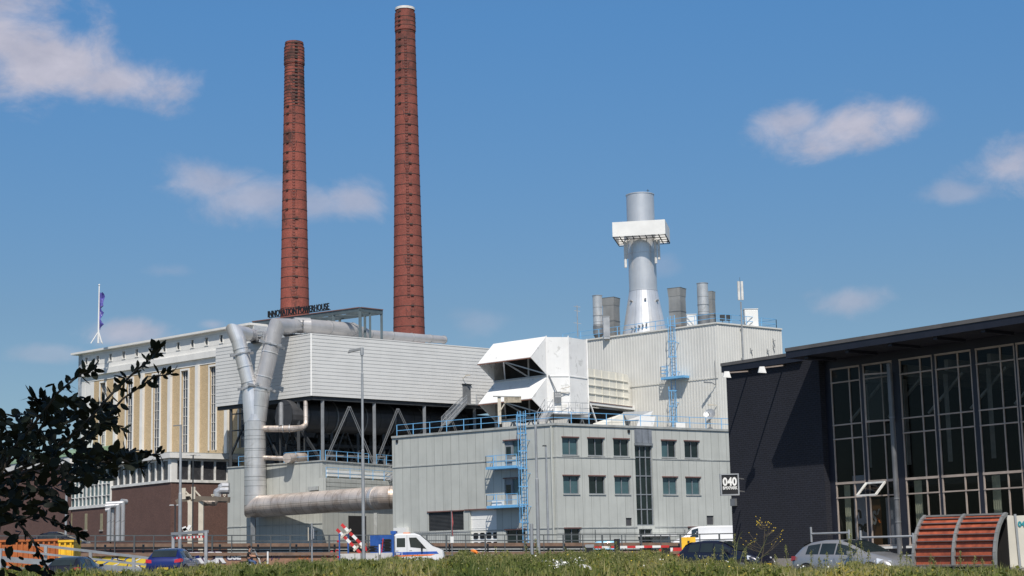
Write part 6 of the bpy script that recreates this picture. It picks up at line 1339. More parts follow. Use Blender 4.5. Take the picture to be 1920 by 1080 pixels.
q = MB(); q.hexa([tp+Vector((-.5, -.08, -.16)), tp+Vector((.0, -.03, -.06)), tp+Vector((.0, .03, -.06)), tp+Vector((-.5, .08, -.16)), tp+Vector((-.45, -.07, -.05)), tp+Vector((.0, -.03, .03)), tp+Vector((.0, .03, .03)), tp+Vector((-.45, .07, -.05))]); q.build('lamp_head', m_steelg, tt)
tt, tp = pole('street_lamp', 'plain tall grey lamp pole standing beside the blue caged ladder', 'street lamp', [(1010, 1036), (1008, 898), (1008, 897), (1006, 797)], 70, [.075, .07, .05, .05], m_galv, LP)
tt, tp = pole('street_lamp', 'short lamp pole with curved dark neck right of the blue ladder', 'street lamp', [(1028, 1010), (1026, 870), (1025.5, 850), (1024, 836)], 128, [.09, .07, .06, .05], m_galv, LP)
q = MB(); q.hexa([tp+Vector((-.28, -.06, -.03)), tp+Vector((.05, -.06, -.05)), tp+Vector((.05, .06, -.05)), tp+Vector((-.28, .06, -.03)), tp+Vector((-.25, -.05, .06)), tp+Vector((.04, -.05, .06)), tp+Vector((.04, .05, .06)), tp+Vector((-.25, .05, .06))]); q.build('lamp_head', m_steel, tt)
tt, tp = pole('street_lamp', 'thick grey lamp pole rising left of the height limit gate', 'street lamp', [(337, 1040), (341, 925), (341, 924), (343.5, 798)], 90, [.10, .09, .07, .06], m_galv, LP)
q = MB(); q.bar(tp+Vector((-.4, 0, 0)), tp+Vector((.05, 0, .03)), .07, .05); q.build('lamp_head', m_steelg, tt)
for (xb, xt, yt, w_, Yd, lb) in ((361, 364, 853.5, .42, 150, 'thin dark pole with two small lamps before the ribbon windows'), (328, 328, 947, .3, 150, 'small two armed lamp on a thin pole against the brown wall')):
    tt, tp = pole('twin_lamp', lb, 'street lamp', [(xb, 1012), (xt, yt)], Yd, .06, m_steel, LP); q = MB(); q.bar(tp-Vector((w_, 0, 0)), tp+Vector((w_, 0, 0)), .05); q.build('crossarm', m_steel, tt)
    for s_ in (-1, 1): q = MB(); q.hexa([tp+Vector((s_*w_-.22, -.1, -.04)), tp+Vector((s_*w_+.22, -.1, -.04)), tp+Vector((s_*w_+.22, .1, -.04)), tp+Vector((s_*w_-.22, .1, -.04)), tp+Vector((s_*w_-.15, -.07, .05)), tp+Vector((s_*w_+.15, -.07, .05)), tp+Vector((s_*w_+.15, .07, .05)), tp+Vector((s_*w_-.15, .07, .05))]); q.build('lamp_head', m_steelg, tt)
for (xb, xt, yt, Yd, lb) in ((123, 123, 910, 130, 'grey pole seen between the leaves at left'),):
    pole('street_lamp', lb, 'street lamp', [(xb, 1010), (xt, yt)], Yd, .09, m_galv, LP)
tt, tp = pole('traffic_sign', 'grey post with three narrow sign plates seen edge on', 'sign', [(585, 1060), (586, 981)], 100, .05)
for dx, y0, y1, m_ in ((-.17, 989, 1014, m_beige), (.02, 993, 1012, m_galv), (.13, 991, 1010, m_galv)): q = MB(); q.box(tp.x+dx-.02, tp.x+dx+.02, tp.y-.35, tp.y-.1, zat(585, y1, 100), zat(585, y0, 100)); q.build('sign_plate', m_, tt)
tt, tp = pole('flag_post', 'thin grey post wrapped with a red and white pennant', 'post', [(848, 1058), (848, 956)], 96, .03, m_steelg)
q = MB(); zz = [zat(848, y, 96) for y in (958, 978, 985, 1003)]; q.loft([[tp+Vector((.02, -.05, z-tp.z)), tp+Vector((.02+w_, -.08+.05*k, z-tp.z-.1))] for k, (z, w_) in enumerate(zip(zz, (.03, .08, .03, .06)))], False, False); q.build('pennant', mat('pennant_faded', (.42, .10, .10), .7), tt)
q = MB(); q.box(tp.x-.08, tp.x+.1, tp.y-.06, tp.y-.04, zat(848, 1018, 96), zat(848, 1006, 96)); q.build('white_tag', m_white, tt)
pole('white_post', 'slim white post beside the scooter rider', 'post', [(502, 1066), (502.5, 1034)], 96, .05, m_white)
pole('grey_post', 'short pale concrete post beside the tall pole right of the ladder', 'post', [(998, 1046), (995.5, 982)], 72, .07, m_galv)
for x, y in ((1098, 0), (1283, 0)): pass
# small wire fence posts before the office block
t = thing('yard_fence', (pd(1150, 1000, 140).x, 140, 2.2), 'thin wire yard fence in front of the office block', 'fence')
for x in range(1060, 1380, 28): p = pd(x, 1001 if x % 3 else 993, 142); q = MB(); q.bar((p.x, 142, 2.0), (p.x, 142, p.z), .06); q.build('post', m_steel, t)
for y in (1000, 1007): q = MB(); q.bar(pd(1045, y, 142), pd(1372, y-1, 142), .035); q.build('wire', m_steel, t)
t = thing('bar_fence', (pd(820, 1000, 150).x, 150, 2.4), 'grey steel bar fence before the loading doors', 'fence')
x = 778
while x < 880: q = MB(); p = pd(x, 997, 150); q.bar((p.x, 150, 2.3), (p.x, 150, p.z), .035); q.build('bar', m_steelg, t); x += 3.4
q = MB(); q.bar(pd(776, 997.5, 150), pd(880, 997.5, 150), .06); q.build('top_rail', m_steelg, t)
# ---------------------------------------------------------------- car park barrier at right
def bx3(nm, px0, px1, py0, py1, Yd, mt, lb=None, cat=None, d=.3, par=None):
    a = pd(px0, py0, Yd); c = pd(px1, py1, Yd); q = MB(); q.box(a.x, c.x, Yd, Yd+d, c.z, a.z); o = q.build(nm, mt, par)
    return tag(o, lb, cat) if lb else o
t = thing('boom_barrier', pd(1106, 1045, 90), 'long red and white boom barrier on a black box', 'barrier')
bx3('machine_box', 1098.5, 1113, 1027, 1055, 90, m_black, par=t, d=.5); bx3('machine_lid', 1097, 1114, 1021, 1026.8, 90, m_galv, par=t, d=.55)
a, c = pd(1113, 1026.5, 90), pd(1255, 1024.5, 90)
for k in range(9): q = MB(); q.bar(a+(c-a)*k/9+Vector((0, .1, 0)), a+(c-a)*(k+1)/9+Vector((0, .1, 0)), .06, .12); q.build('boom_stripe', m_redp if k % 2 == 0 else m_white, t)
bx3('black_cabinet', 1152, 1163.5, 1010.5, 1052, 88, m_black, 'tall black cabinet behind the boom barrier, partly overgrown', 'cabinet', .5)
t = thing('barrier_receiver', pd(1248, 1040, 90), 'black receiver post with red and white blocks at the end of the boom', 'post')
bx3('post', 1240, 1256, 1024, 1045, 91, m_black, par=t); bx3('red_block', 1262, 1278, 1027, 1033, 89, m_redp, par=t); bx3('red_block', 1235, 1240, 1029, 1034, 89, m_redp, par=t); bx3('white_block', 1257, 1261.8, 1027, 1034, 89, m_white, par=t)
t = thing('direction_board', pd(1290, 1030, 86), 'plain yellow panel board behind the navy hatchback', 'panel')
bx3('board', 1277.5, 1305, 1007.5, 1031, 86, m_yellow, par=t, d=.06); bx3('post', 1290, 1292, 1006, 1050, 86.07, m_black, par=t, d=.06); bx3('mark', 1289, 1293, 1014, 1018, 85.95, m_black, par=t, d=.045)
# ---------------------------------------------------------------- orange ribbed shelter
YS = 50; k_ = YS/F
a = pd(1737, 968, YS+1.0); c = pd(1888, 963, YS-1.0); c.z = a.z-.02
ex = (c-a); LS = ex.length; ex.normalize(); nx = Vector((ex.y, -ex.x, 0)).normalized()
if nx.y > 0: nx = -nx
t = thing('bike_shelter', (a.x, a.y, .65), 'curved shelter of translucent orange ribbed panels with grey metal frame', 'shelter')
zt = a.z; zb = zat(1705, 1063, YS-.7)
prof = [(.0, zt), (.20, zt-.12), (.38, zt-.32), (.52, zt-.55), (.62, zt-.80), (.69, zt-1.08), (.72, zb+.02)]
def SPt(u, k, off=0): o, z = prof[k]; return a+ex*u+nx*(o+off)+Vector((0, 0, z-a.z))
m_oran = mat('orange_panel', (.36, .085, .04), .5, 0, .2, 4, stains=((.20, .045, .025), 1.6, .50, .5))
for (ua, ub) in ((.04, LS*.5-.04), (LS*.5+.04, LS-.05)):
    for k in range(6):
        q = MB(); q.loft([[SPt(ua, k), SPt(ub, k)], [SPt(ua, k+1), SPt(ub, k+1)]], False, False); q.loft([[SPt(ua, k, -.03), SPt(ub, k, -.03)], [SPt(ua, k+1, -.03), SPt(ub, k+1, -.03)]], False, False); q.build('orange_panel', m_oran, t)
    for i in range(9):
        f_ = i*6/8; k = min(5, int(f_)); g_ = f_-k; q = MB()
        P0 = SPt(ua, k)+(SPt(ua, k+1)-SPt(ua, k))*g_+nx*.05; P1 = SPt(ub, k)+(SPt(ub, k+1)-SPt(ub, k))*g_+nx*.05; q.bar(P0, P1, .07, .028); q.build('rib', mat('rib_brown', (.22, .15, .15), .5, .3), t)
m_fr = mat('shelter_frame', (.30, .30, .29), .5, .4, .1)
for u in (0, LS*.5, LS):
    q = MB()
    for k in range(6): q.bar(SPt(u, k, .06), SPt(u, k+1, .06), .09, .09, up=tuple(ex))
    q.build('arch', m_fr, t)
    q = MB(); p = SPt(u, 6, .03); q.bar(p, p+Vector((0, .1, -.35)), .07); q.build('foot', m_fr, t)
q = MB(); q.bar(SPt(-.03, 0, .04), SPt(LS+.03, 0, .04), .1, .05); q.build('top_rail', m_fr, t)
q = MB(); q.bar(SPt(0, 6, .04), SPt(LS, 6, .04), .08, .06); q.build('bottom_rail', m_fr, t)
q = MB(); q.prism([a+ex*(.1)+Vector((0, 0, .0))-nx*.1, a+ex*(LS-.1)-nx*.1, a+ex*(LS-.1)-nx*.1+Vector((0, 0, zb-zt-.1)), a+ex*.1-nx*.1+Vector((0, 0, zb-zt-.1))], -nx*.05); q.build('back_panel', m_dark, t)
t = thing('white_kiosk', (pd(1890, 1060, YS-1).x, YS-1, .65), 'cream panelled box with teal 040 lettering at the right edge', 'kiosk')
Yk = YS-.4
P = [pd(x, y, Yk) for x, y in ((1862, 1063), (1930, 1064), (2010, 1064), (2010, 962), (1930, 964), (1890, 966))]
q = MB(); q.prism([P[0], pd(1912, 1064, Yk), pd(1902, 967, Yk), P[5]], (0, .9, 0)); q.build('panel', mat('kiosk_cream', (.62, .59, .52), .5, 0, .05, 1), t)
q = MB(); q.prism([pd(1913.5, 1064, Yk), P[2], P[3], pd(1904, 967, Yk)], (0, .9, 0)); q.build('panel', mat('kiosk_cream', (.62, .59, .52), .5, 0, .05, 1), t)
q = MB(); q.bar(pd(1913, 1066, Yk-.03), pd(1903, 964, Yk-.03), .06); q.build('corner_strip', m_galv, t)
q = MB(); q.prism([pd(1850, 1066, Yk), pd(2000, 1067, Yk), pd(2000, 1100, Yk), pd(1850, 1100, Yk)], (0, .7, 0)); q.build('base', m_conc, t)
q = MB(); p = pd(1909, 987, Yk-.02); put_text(q, '040', .2, .006, p, (1, 0, 0), (0, 0, 1), .01); q.build('lettering', mat('teal', (.02, .25, .30), .5), t)
# ---------------------------------------------------------------- people
def figure(root, joints, edges, mt, nm):
    me = bpy.data.meshes.new(nm); me.from_pydata([j[0] for j in joints], edges, []); bm = bmesh.new(); bm.from_mesh(me); ly = bm.verts.layers.skin.verify(); bm.verts.ensure_lookup_table()
    for v, j in zip(bm.verts, joints): v[ly].radius = (j[1], j[2] if len(j) > 2 else j[1])
    bm.verts[0][ly].use_root = True; bm.to_mesh(me); bm.free()
    o = bpy.data.objects.new(nm, me); COL.objects.link(o); o.modifiers.new('s', 'SKIN').use_smooth_shade = True; o.modifiers.new('d', 'SUBSURF').levels = 1; o.modifiers[-1].render_levels = 2
    dg = bpy.context.evaluated_depsgraph_get(); me2 = bpy.data.meshes.new_from_object(o.evaluated_get(dg)); o.modifiers.clear(); o.data = me2; me2.materials.clear(); me2.materials.append(mt)
    for p in me2.polygons: p.use_smooth = True
    if root is not None: o.parent = root
    return o
m_skin = mat('skin', (.42, .22, .14), .6)
# scooter rider: local x forward (image right)
t = local('person', 'curly haired scooter rider in a black T-shirt and blue jeans', 'person'); c_ = pd(466, 1050, 100); t.location = (c_.x, 100, 1.25); t['_o'] = None; del t['_o']
J = [((0, 0, .80), .15), ((.02, 0, 1.0), .14), ((.03, 0, 1.2), .15, .17), ((.04, 0, 1.33), .07), ((.07, 0, 1.42), .06), ((.08, 0, 1.52), .095),
     ((.04, .17, 1.28), .06), ((.16, .22, 1.08), .045), ((.42, .2, 1.08), .035), ((.5, .2, 1.08), .04), ((.04, -.17, 1.28), .06), ((.14, -.22, 1.06), .045), ((.40, -.2, 1.05), .035), ((.48, -.2, 1.06), .04),
     ((.10, .10, .78), .09), ((.42, .13, .72), .07), ((.38, .13, .35), .05), ((.48, .13, .28), .045), ((.10, -.10, .78), .09), ((.40, -.13, .72), .07), ((.36, -.13, .35), .05), ((.46, -.13, .28), .045)]
Eg = [(0, 1), (1, 2), (2, 3), (3, 4), (4, 5), (2, 6), (6, 7), (7, 8), (8, 9), (2, 10), (10, 11), (11, 12), (12, 13), (0, 14), (14, 15), (15, 16), (16, 17), (0, 18), (18, 19), (19, 20), (20, 21)]
figure(t, J, Eg, m_skin, 'body')
JT = [((0, 0, .84), .165), ((.02, 0, 1.0), .155), ((.03, 0, 1.2), .165, .185), ((.04, 0, 1.31), .08), ((.04, .19, 1.27), .075), ((.10, .22, 1.15), .062), ((.04, -.19, 1.27), .075), ((.09, -.22, 1.14), .062)]
figure(t, JT, [(0, 1), (1, 2), (2, 3), (2, 4), (4, 5), (2, 6), (6, 7)], mat('shirt_black', (.015, .015, .018), .8), 't_shirt')
JL = [((0, 0, .80), .17), ((.10, .10, .78), .105), ((.42, .13, .72), .083), ((.39, .13, .38), .066), ((.10, -.10, .78), .105), ((.40, -.13, .72), .083), ((.37, -.13, .38), .066)]
figure(t, JL, [(0, 1), (1, 2), (2, 3), (0, 4), (4, 5), (5, 6)], mat('jeans', (.05, .09, .19), .8), 'jeans')
rr = random.Random(3); b = MB()
for k in range(60):
    th_, ph = rr.uniform(0, 6.28), rr.uniform(-.3, 1.5); p = Vector((.06+.11*math.cos(th_)*math.cos(ph), .11*math.sin(th_)*math.cos(ph), 1.55+.11*math.sin(ph)))
    if p.x > .13 and p.z < 1.58: continue
    b.lathe((p.x, p.y), [(0, p.z-.03), (.03, p.z), (0, p.z+.03)], 6)
tag(b.build('hair', mat('hair_brown', (.05, .02, .012), .8), t), kind='stuff')
for s_ in (-1, 1): q = MB(); q.lathe((.165, s_*.035), [(0, 1.525), (.012, 1.535), (0, 1.545)], 6); q.build('eye', m_black, t)
q = MB(); q.lathe((.178, 0), [(0, 1.49), (.016, 1.50), (0, 1.53)], 6); q.build('nose', m_skin, t)
t = local('scooter', 'cream motor scooter under the rider in front of the graffiti wall', 'scooter'); t.location = (c_.x, 100, 1.25)
b = MB(); b.loft([[Vector((x, y*w_, z)) for y, z in ((-1, zb_), (-.7, zt_), (.7, zt_), (1, zb_))] for x, w_, zb_, zt_ in ((-.55, .08, .45, .55), (-.35, .17, .35, .70), (0, .17, .35, .72), (.2, .14, .32, .62))], True, True, True); b.build('rear_body', m_cr, t)
b = MB(); b.loft([[Vector((x, y, z)) for y in (-w_, w_)] for x, z, w_ in ((.62, .38, .17), (.64, .6, .19), (.58, .9, .16), (.5, 1.05, .1))], False, False, True); b.prism([(.2, -.16, .3), (.6, -.16, .3), (.6, .16, .3), (.2, .16, .3)], (0, 0, .06)); b.prism([(.6, -.1, .95), (.68, -.1, .6), (.68, .1, .6), (.6, .1, .95)], (.03, 0, 0)); b.build('leg_shield', m_cr, t)
b = MB(); b.tube([(.5, -.28, 1.06), (.52, 0, 1.08), (.5, .28, 1.06)], .02, 8); b.build('handlebar', m_steel, t)
b = MB(); b.prism([(-.5, -.13, .71), (.1, -.13, .74), (.1, .13, .74), (-.5, .13, .71)], (0, 0, .07)); b.build('seat', m_black, t)
b = MB(); b.loft([[(.5, -.22, 1.1), (.5, .22, 1.1)], [(.36, -.18, 1.38), (.36, .18, 1.38)]], False, False); b.build('windshield', mat('shield_grey', (.35, .37, .4), .2), t)
for x in (-.38, .72):
    q = MB(); q.lathe((0, 0), [(.1, -.05), (.22, -.04), (.24, 0), (.22, .04), (.1, .05)], 18); q.v = [(x+v[0], v[2], .24+v[1]) for v in q.v]; q.build('wheel', m_tyre, t)
# road worker bending over
t = local('person', 'road worker in orange high visibility top bending over behind the bushes', 'person'); c_ = pd(884, 1045, 97); t.location = (c_.x, 97, 1.25)
J = [((0, 0, .92), .14), ((.1, 0, 1.02), .14), ((.3, 0, 1.0), .15, .16), ((.42, 0, .92), .07), ((.52, 0, .86), .1), ((.32, .2, .95), .06), ((.36, .22, .68), .045), ((.4, .2, .44), .04), ((.32, -.2, .95), .06), ((.38, -.22, .68), .045), ((.44, -.2, .46), .04),
     ((-.02, .11, .85), .09), ((.04, .12, .47), .065), ((-.04, .12, .1), .05), ((.12, .12, .05), .04), ((-.02, -.11, .85), .09), ((.0, -.12, .47), .065), ((-.08, -.12, .1), .05), ((.08, -.12, .05), .04)]
figure(t, J, [(0, 1), (1, 2), (2, 3), (3, 4), (2, 5), (5, 6), (6, 7), (2, 8), (8, 9), (9, 10), (0, 11), (11, 12), (12, 13), (13, 14), (0, 15), (15, 16), (16, 17), (17, 18)], m_skin, 'body')
figure(t, [((-.02, 0, .96), .17), ((.1, 0, 1.04), .18), ((.3, 0, 1.02), .17, .2), ((.32, .22, .96), .08), ((.36, .23, .74), .06), ((.32, -.22, .96), .08), ((.38, -.23, .74), .06)], [(0, 1), (1, 2), (2, 3), (3, 4), (2, 5), (5, 6)], m_orange, 'jacket')
figure(t, [((0, 0, .9), .16), ((-.02, .11, .85), .11), ((.04, .12, .47), .085), ((-.04, .12, .12), .07), ((-.02, -.11, .85), .11), ((.0, -.12, .47), .085), ((-.08, -.12, .12), .07)], [(0, 1), (1, 2), (2, 3), (0, 4), (4, 5), (5, 6)], mat('trousers', (.03, .04, .07), .8), 'trousers')
# ================================================================ vegetation
def leafmat(name, c1, c2, c3, rough=.55, trans=.25):
    m = bpy.data.materials.new(name); m.use_nodes = True; t = m.node_tree; b = t.nodes['Principled BSDF']; b.inputs['Roughness'].default_value = rough; b.inputs['Specular IOR Level'].default_value = .18
    at = nd(t, 'ShaderNodeAttribute'); at.attribute_name = 'tone'; cr_ = nd(t, 'ShaderNodeValToRGB'); t.links.new(at.outputs['Fac'], cr_.inputs[0])
    e = cr_.color_ramp.elements; e[0].color = (*c1, 1); e[1].color = (*c3, 1); k = e.new(.5); k.color = (*c2, 1); t.links.new(cr_.outputs[0], b.inputs['Base Color'])
    tr = nd(t, 'ShaderNodeBsdfTranslucent'); t.links.new(cr_.outputs[0], tr.inputs[0]); mx = nd(t, 'ShaderNodeMixShader'); mx.inputs[0].default_value = trans
    t.links.new(b.outputs[0], mx.inputs[1]); t.links.new(tr.outputs[0], mx.inputs[2]); t.links.new(mx.outputs[0], t.nodes['Material Output'].inputs[0]); return m
def leaves(name, C_, D_, Ln, Wd, mt, parent=None, tone=None, shape=4, origin=None):
    """C_ centres, D_ axis directions, Ln lengths, Wd widths -> one mesh of folded leaf faces"""
    n = len(C_); D_ = D_/np.linalg.norm(D_, axis=1, keepdims=True); rv = RNG.normal(size=(n, 3)); S_ = np.cross(D_, rv); S_ /= np.linalg.norm(S_, axis=1, keepdims=True); N_ = np.cross(D_, S_)
    Ln = Ln[:, None]; Wd = Wd[:, None]
    if shape == 4: prof = [(-.5, 0, 0), (-.02, .5, .1), (.5, 0, 0), (-.02, -.5, .1)]
    else: prof = [(-.5, 0, 0), (-.34, .34, .05), (-.05, .5, .08), (.28, .36, .04), (.5, .04, 0), (.28, -.36, .04), (-.05, -.5, .08), (-.34, -.34, .05)]
    k = len(prof); V = np.stack([C_+D_*Ln*a+S_*Wd*b_+N_*Wd*c for a, b_, c in prof], axis=1).reshape(-1, 3)
    if origin is not None: V = V-np.array(origin)
    me = bpy.data.meshes.new(name); me.vertices.add(n*k); me.vertices.foreach_set('co', V.ravel()); me.loops.add(n*k); me.loops.foreach_set('vertex_index', np.arange(n*k, dtype=np.int32))
    me.polygons.add(n); me.polygons.foreach_set('loop_start', np.arange(0, n*k, k, dtype=np.int32)); me.polygons.foreach_set('loop_total', np.full(n, k, dtype=np.int32))
    me.update(); me.validate(); at = me.attributes.new('tone', 'FLOAT', 'FACE'); at.data.foreach_set('value', (tone if tone is not None else RNG.random(n)).astype(np.float32))
    me.materials.append(mt); o = bpy.data.objects.new(name, me); COL.objects.link(o)
    if parent is not None: o.parent = parent
    return o
m_bush = leafmat('bush_leaf', (.04, .065, .012), (.12, .145, .028), (.33, .27, .06))
m_grass = leafmat('weed_leaf', (.08, .12, .03), (.22, .23, .08), (.44, .38, .19))
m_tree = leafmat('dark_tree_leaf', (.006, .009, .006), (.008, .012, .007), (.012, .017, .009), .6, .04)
m_far = leafmat('far_tree_leaf', (.03, .06, .012), (.06, .10, .02), (.11, .15, .04))
TOP = [(-60, 1072), (60, 1070), (100, 1075), (280, 1076), (330, 1070), (380, 1064), (430, 1060), (470, 1062), (530, 1060), (560, 1053), (620, 1051), (660, 1050), (800, 1049), (840, 1046), (862, 1037), (900, 1042), (1000, 1039), (1100, 1038), (1180, 1036), (1262, 1038), (1290, 1050), (1380, 1060), (1470, 1066), (1500, 1072), (1560, 1064), (1640, 1062), (1700, 1066), (1760, 1070), (1980, 1071)]
tx_, ty_ = np.array([a for a, _ in TOP]), np.array([b_ for _, b_ in TOP])
vr_, vu_, vf_ = np.array(vr), np.array(vu), np.array(vf)
def npd(px, py, Y): d = vf_*F+np.outer(px-960, vr_)+np.outer(540-py, vu_); return np.array([0, 0, CZ])+d*(Y/d[:, 1])[:, None]
def hump(x, s, amp): return amp*(np.sin(x*.021*s+s)+np.sin(x*.053*s+2*s)*.6+np.sin(x*.13*s+3)*.4+np.sin(x*.31*s)*.3)
BUMP = [(735, 22, 4), (800, 14, 3), (868, 20, 6), (950, 26, 4), (1062, 22, 5), (1133, 14, 6), (1225, 26, 4), (1330, 16, 7), (1372, 10, 9), (1440, 22, 4), (1505, 12, 6), (1600, 20, 9), (1650, 12, 6), (1760, 16, 5), (1850, 18, 6), (560, 18, 4), (640, 14, 3), (395, 16, 6), (455, 10, 4), (300, 20, 3), (180, 22, 3)]
allC, allD, allL, allW, allT = [], [], [], [], []
rows = [(47, 0), (43, 1.5), (38, 4), (33, 7), (29, 11), (25, 15), (22, 19), (19, 23)]
for ri, (Yd, drop) in enumerate(rows):
    n = 34000 if ri < 5 else 24000
    px = RNG.uniform(-60, 1980, n); base = np.interp(px, tx_, ty_)
    lim = 1079.; top = base+(lim-base)*min(1, drop/30)*1.0+hump(px+ri*300, 1+.13*ri, 4.5*47/Yd*.7)+1.5-sum(a_*np.exp(-((px-c_x)/w_x)**2) for c_x, w_x, a_ in BUMP)*(1 if ri < 4 else .3)
    d = RNG.exponential(1, n)**1.0; hh = (RNG.random(n)**.8)*18*47/Yd*.6; up = RNG.random(n) < .06
    py = top+hh-up*RNG.random(n)*8*47/Yd*.6
    Yv = Yd+RNG.normal(0, 1.2, n); P_ = npd(px, py, Yv)
    # stay above the soil
    keep = P_[:, 2] > .1; P_ = P_[keep]; m_ = len(P_); D_ = RNG.normal(size=(m_, 3)); D_[:, 2] = np.abs(D_[:, 2])*1.2
    allC.append(P_); allD.append(D_); l = RNG.uniform(.032, .075, m_); allL.append(l); allW.append(l*RNG.uniform(.35, .7, m_))
    pk = px[keep]; tn = .42+.3*np.sin(pk*.023+ri*1.3)*np.sin(pk*.0083+ri)+.16*np.clip((pk-1150)/300, 0, 1)-.22*np.exp(-((pk-868)/30)**2)+RNG.normal(0, .2, m_); allT.append(np.clip(tn, 0, 1))
C_ = np.concatenate(allC); T__ = np.concatenate(allT); D_ = np.concatenate(allD); L_ = np.concatenate(allL); W_ = np.concatenate(allW)
sel = RNG.random(len(C_)) < .54+.42*np.sin(C_[:, 0]*.9+C_[:, 1])
tag(leaves('bushes', C_[sel], D_[sel], L_[sel], W_[sel], m_bush, tone=T__[sel]), 'dense band of green wild bushes along the bottom', 'bushes', kind='stuff')
D2 = D_[~sel].copy(); D2[:, 2] += 2.6
tag(leaves('weeds', C_[~sel], D2, L_[~sel]*3.0*RNG.uniform(.4, 1.3, len(D2)), W_[~sel]*.28, m_grass, tone=T__[~sel]), 'dry grass and weeds mixed among the wild bushes', 'weeds', kind='stuff')
# tall weed stalks with seed heads
Cs, Ds, Ls, Ws, Ts = [], [], [], [], []; stems = MB()
rr = random.Random(11)
def stalk(px, ytop, ybase, Yd, dens=70, spread=.07):
    a = pd(px, ybase, Yd); c = pd(px+rr.uniform(-3, 3), ytop, Yd); c.x = a.x+rr.uniform(-.08, .08); stems.bar(a, c, .008)
    for k in range(dens):
        f_ = rr.random()**.8; p = a+(c-a)*f_; s_ = spread*(1.15-f_); p = p+Vector((rr.gauss(0, s_), rr.gauss(0, s_), rr.gauss(0, .02)))
        Cs.append(tuple(p)); Ds.append((rr.gauss(0, 1), rr.gauss(0, 1), 1.2)); Ls.append(rr.uniform(.02, .05)); Ws.append(rr.uniform(.008, .016)); Ts.append(rr.random()*.6+.2)
for px in [rr.uniform(0, 1920) for _ in range(420)]:
    b0 = float(np.interp(px, tx_, ty_)); Yd = rr.uniform(24, 42); stalk(px, b0-rr.uniform(-2, 13)*rr.random()-1, b0+18, Yd, 36, .05)
for px, yt in ((1480, 1022), (1521, 1033), (1583, 1012), (1592, 1002), (1600, 1012), (1612, 1020), (1618, 1015), (1630, 1030), (1688, 1034), (1700, 1038), (1715, 1045), (1742, 1040), (1755, 1048), (1800, 1035), (1825, 1043), (1850, 1048), (1868, 1052), (1555, 1035), (1545, 1045), (1340, 1030), (1352, 1022), (1376, 1000), (1400, 1028), (1460, 1040), (1310, 1040), (1290, 1045), (1158, 1015), (1153, 1022), (987, 1015), (1012, 1012), (1060, 1030), (1095, 1028)):
    stalk(px, yt, 1085, rr.uniform(27, 34), 130, .055)
tag(leaves('tall_weeds', np.array(Cs), np.array(Ds), np.array(Ls), np.array(Ws), m_grass, tone=np.array(Ts)), 'tall seeding weed stalks rising above the bushes', 'weeds', kind='stuff')
tag(stems.build('weed_stems', mat('stem_green', (.12, .13, .05), .8)), 'thin stems of the tall weeds', 'stems', kind='stuff')
# white and yellow flowers
fc, fl = [], []
for cx_, cy_, n, sx_, sy_ in ((1045, 1058, 60, 6, 4), (1062, 1055, 30, 8, 3), (1085, 1050, 18, 8, 3), (925, 1068, 40, 8, 3), (790, 1072, 12, 12, 3), (1000, 1060, 20, 60, 10), (1300, 1062, 40, 60, 10), (1205, 1075, 12, 10, 3), (500, 1070, 20, 60, 6), (1540, 1062, 16, 40, 8)):
    for _ in range(n): fc.append((rr.gauss(cx_, sx_), rr.gauss(cy_, sy_)))
fc = np.array(fc); Pf = npd(fc[:, 0], np.minimum(fc[:, 1], 1078), RNG.uniform(24, 27, len(fc))); nf = len(Pf)
m_fw = mat('petal_white', (.75, .75, .72), .6)
tag(leaves('white_flowers', Pf, RNG.normal(size=(nf, 3)), RNG.uniform(.02, .035, nf), RNG.uniform(.02, .03, nf), m_fw), 'small white flowers dotted through the bushes', 'flowers', kind='stuff')
fx = RNG.uniform(0, 1920, 130); Pf = npd(fx, np.interp(fx, tx_, ty_)+RNG.uniform(-2, 16, 130), RNG.uniform(26, 36, 130))
tag(leaves('yellow_flowers', Pf, RNG.normal(size=(130, 3)), RNG.uniform(.02, .035, 130), RNG.uniform(.015, .03, 130), mat('petal_yellow', (.7, .5, .04), .6)), 'small yellow flowers dotted through the weeds', 'flowers', kind='stuff')
# white stone in the bushes
c_ = pd(1093, 1066, 23.5); b = MB(); rings = []
for i in range(7):
    ph = -math.pi/2+math.pi*i/6; rings.append([Vector((c_.x+.13*math.cos(ph)*math.cos(a)*(1+.12*math.sin(3*a+i)), c_.y+.1*math.cos(ph)*math.sin(a), c_.z-.02+.07*math.sin(ph)*(1+.1*math.cos(2*a)))) for a in [2*math.pi*k/14 for k in range(14)]])
b.loft(rings, True, True, True); tag(b.build('white_stone', mat('stone_white', (.55, .55, .56), .9, 0, .2, 20)), 'pale rounded stone lying among the bushes', 'stone')
# flowering plant before the black hall
base = pd(1424, 1072, 36); top = pd(1435, 978, 36); t = thing('yellow_plant', base, 'tall branching plant with small yellow flower dots before the black hall', 'plant')
b = MB(); heads = []; st = [base, Vector((base.x+.02, base.y, base.z+.5)), pd(1425, 1010, 36), top]
st = [base, base+(top-base)*.45+Vector((.03, 0, 0)), top]; b.tube(st, [.012, .009, .003], 6)
for i in range(17):
    f_ = .25+.72*rr.random(); p = base+(top-base)*f_; s_ = 1 if i % 2 else -1; l = (1.05-f_)*.62+.05; q = p+Vector((s_*l*rr.uniform(.5, 1), rr.uniform(-.2, .2), l*rr.uniform(.3, .9))); m2 = (p+q)/2+Vector((0, 0, -.03)); b.tube([p, m2, q], [.005, .004, .003], 5); heads.append(q)
    for _ in range(2): e = m2+(q-m2)*rr.random()+Vector((rr.uniform(-.08, .08), 0, rr.uniform(.02, .1))); b.tube([m2, e], [.003, .002], 4); heads.append(e)
b.build('stem', mat('stem_brown', (.10, .08, .05), .8), t)
q = MB()
for h in heads: q.lathe((h.x, h.y), [(0, h.z-.012), (.011, h.z), (0, h.z+.012)], 6)
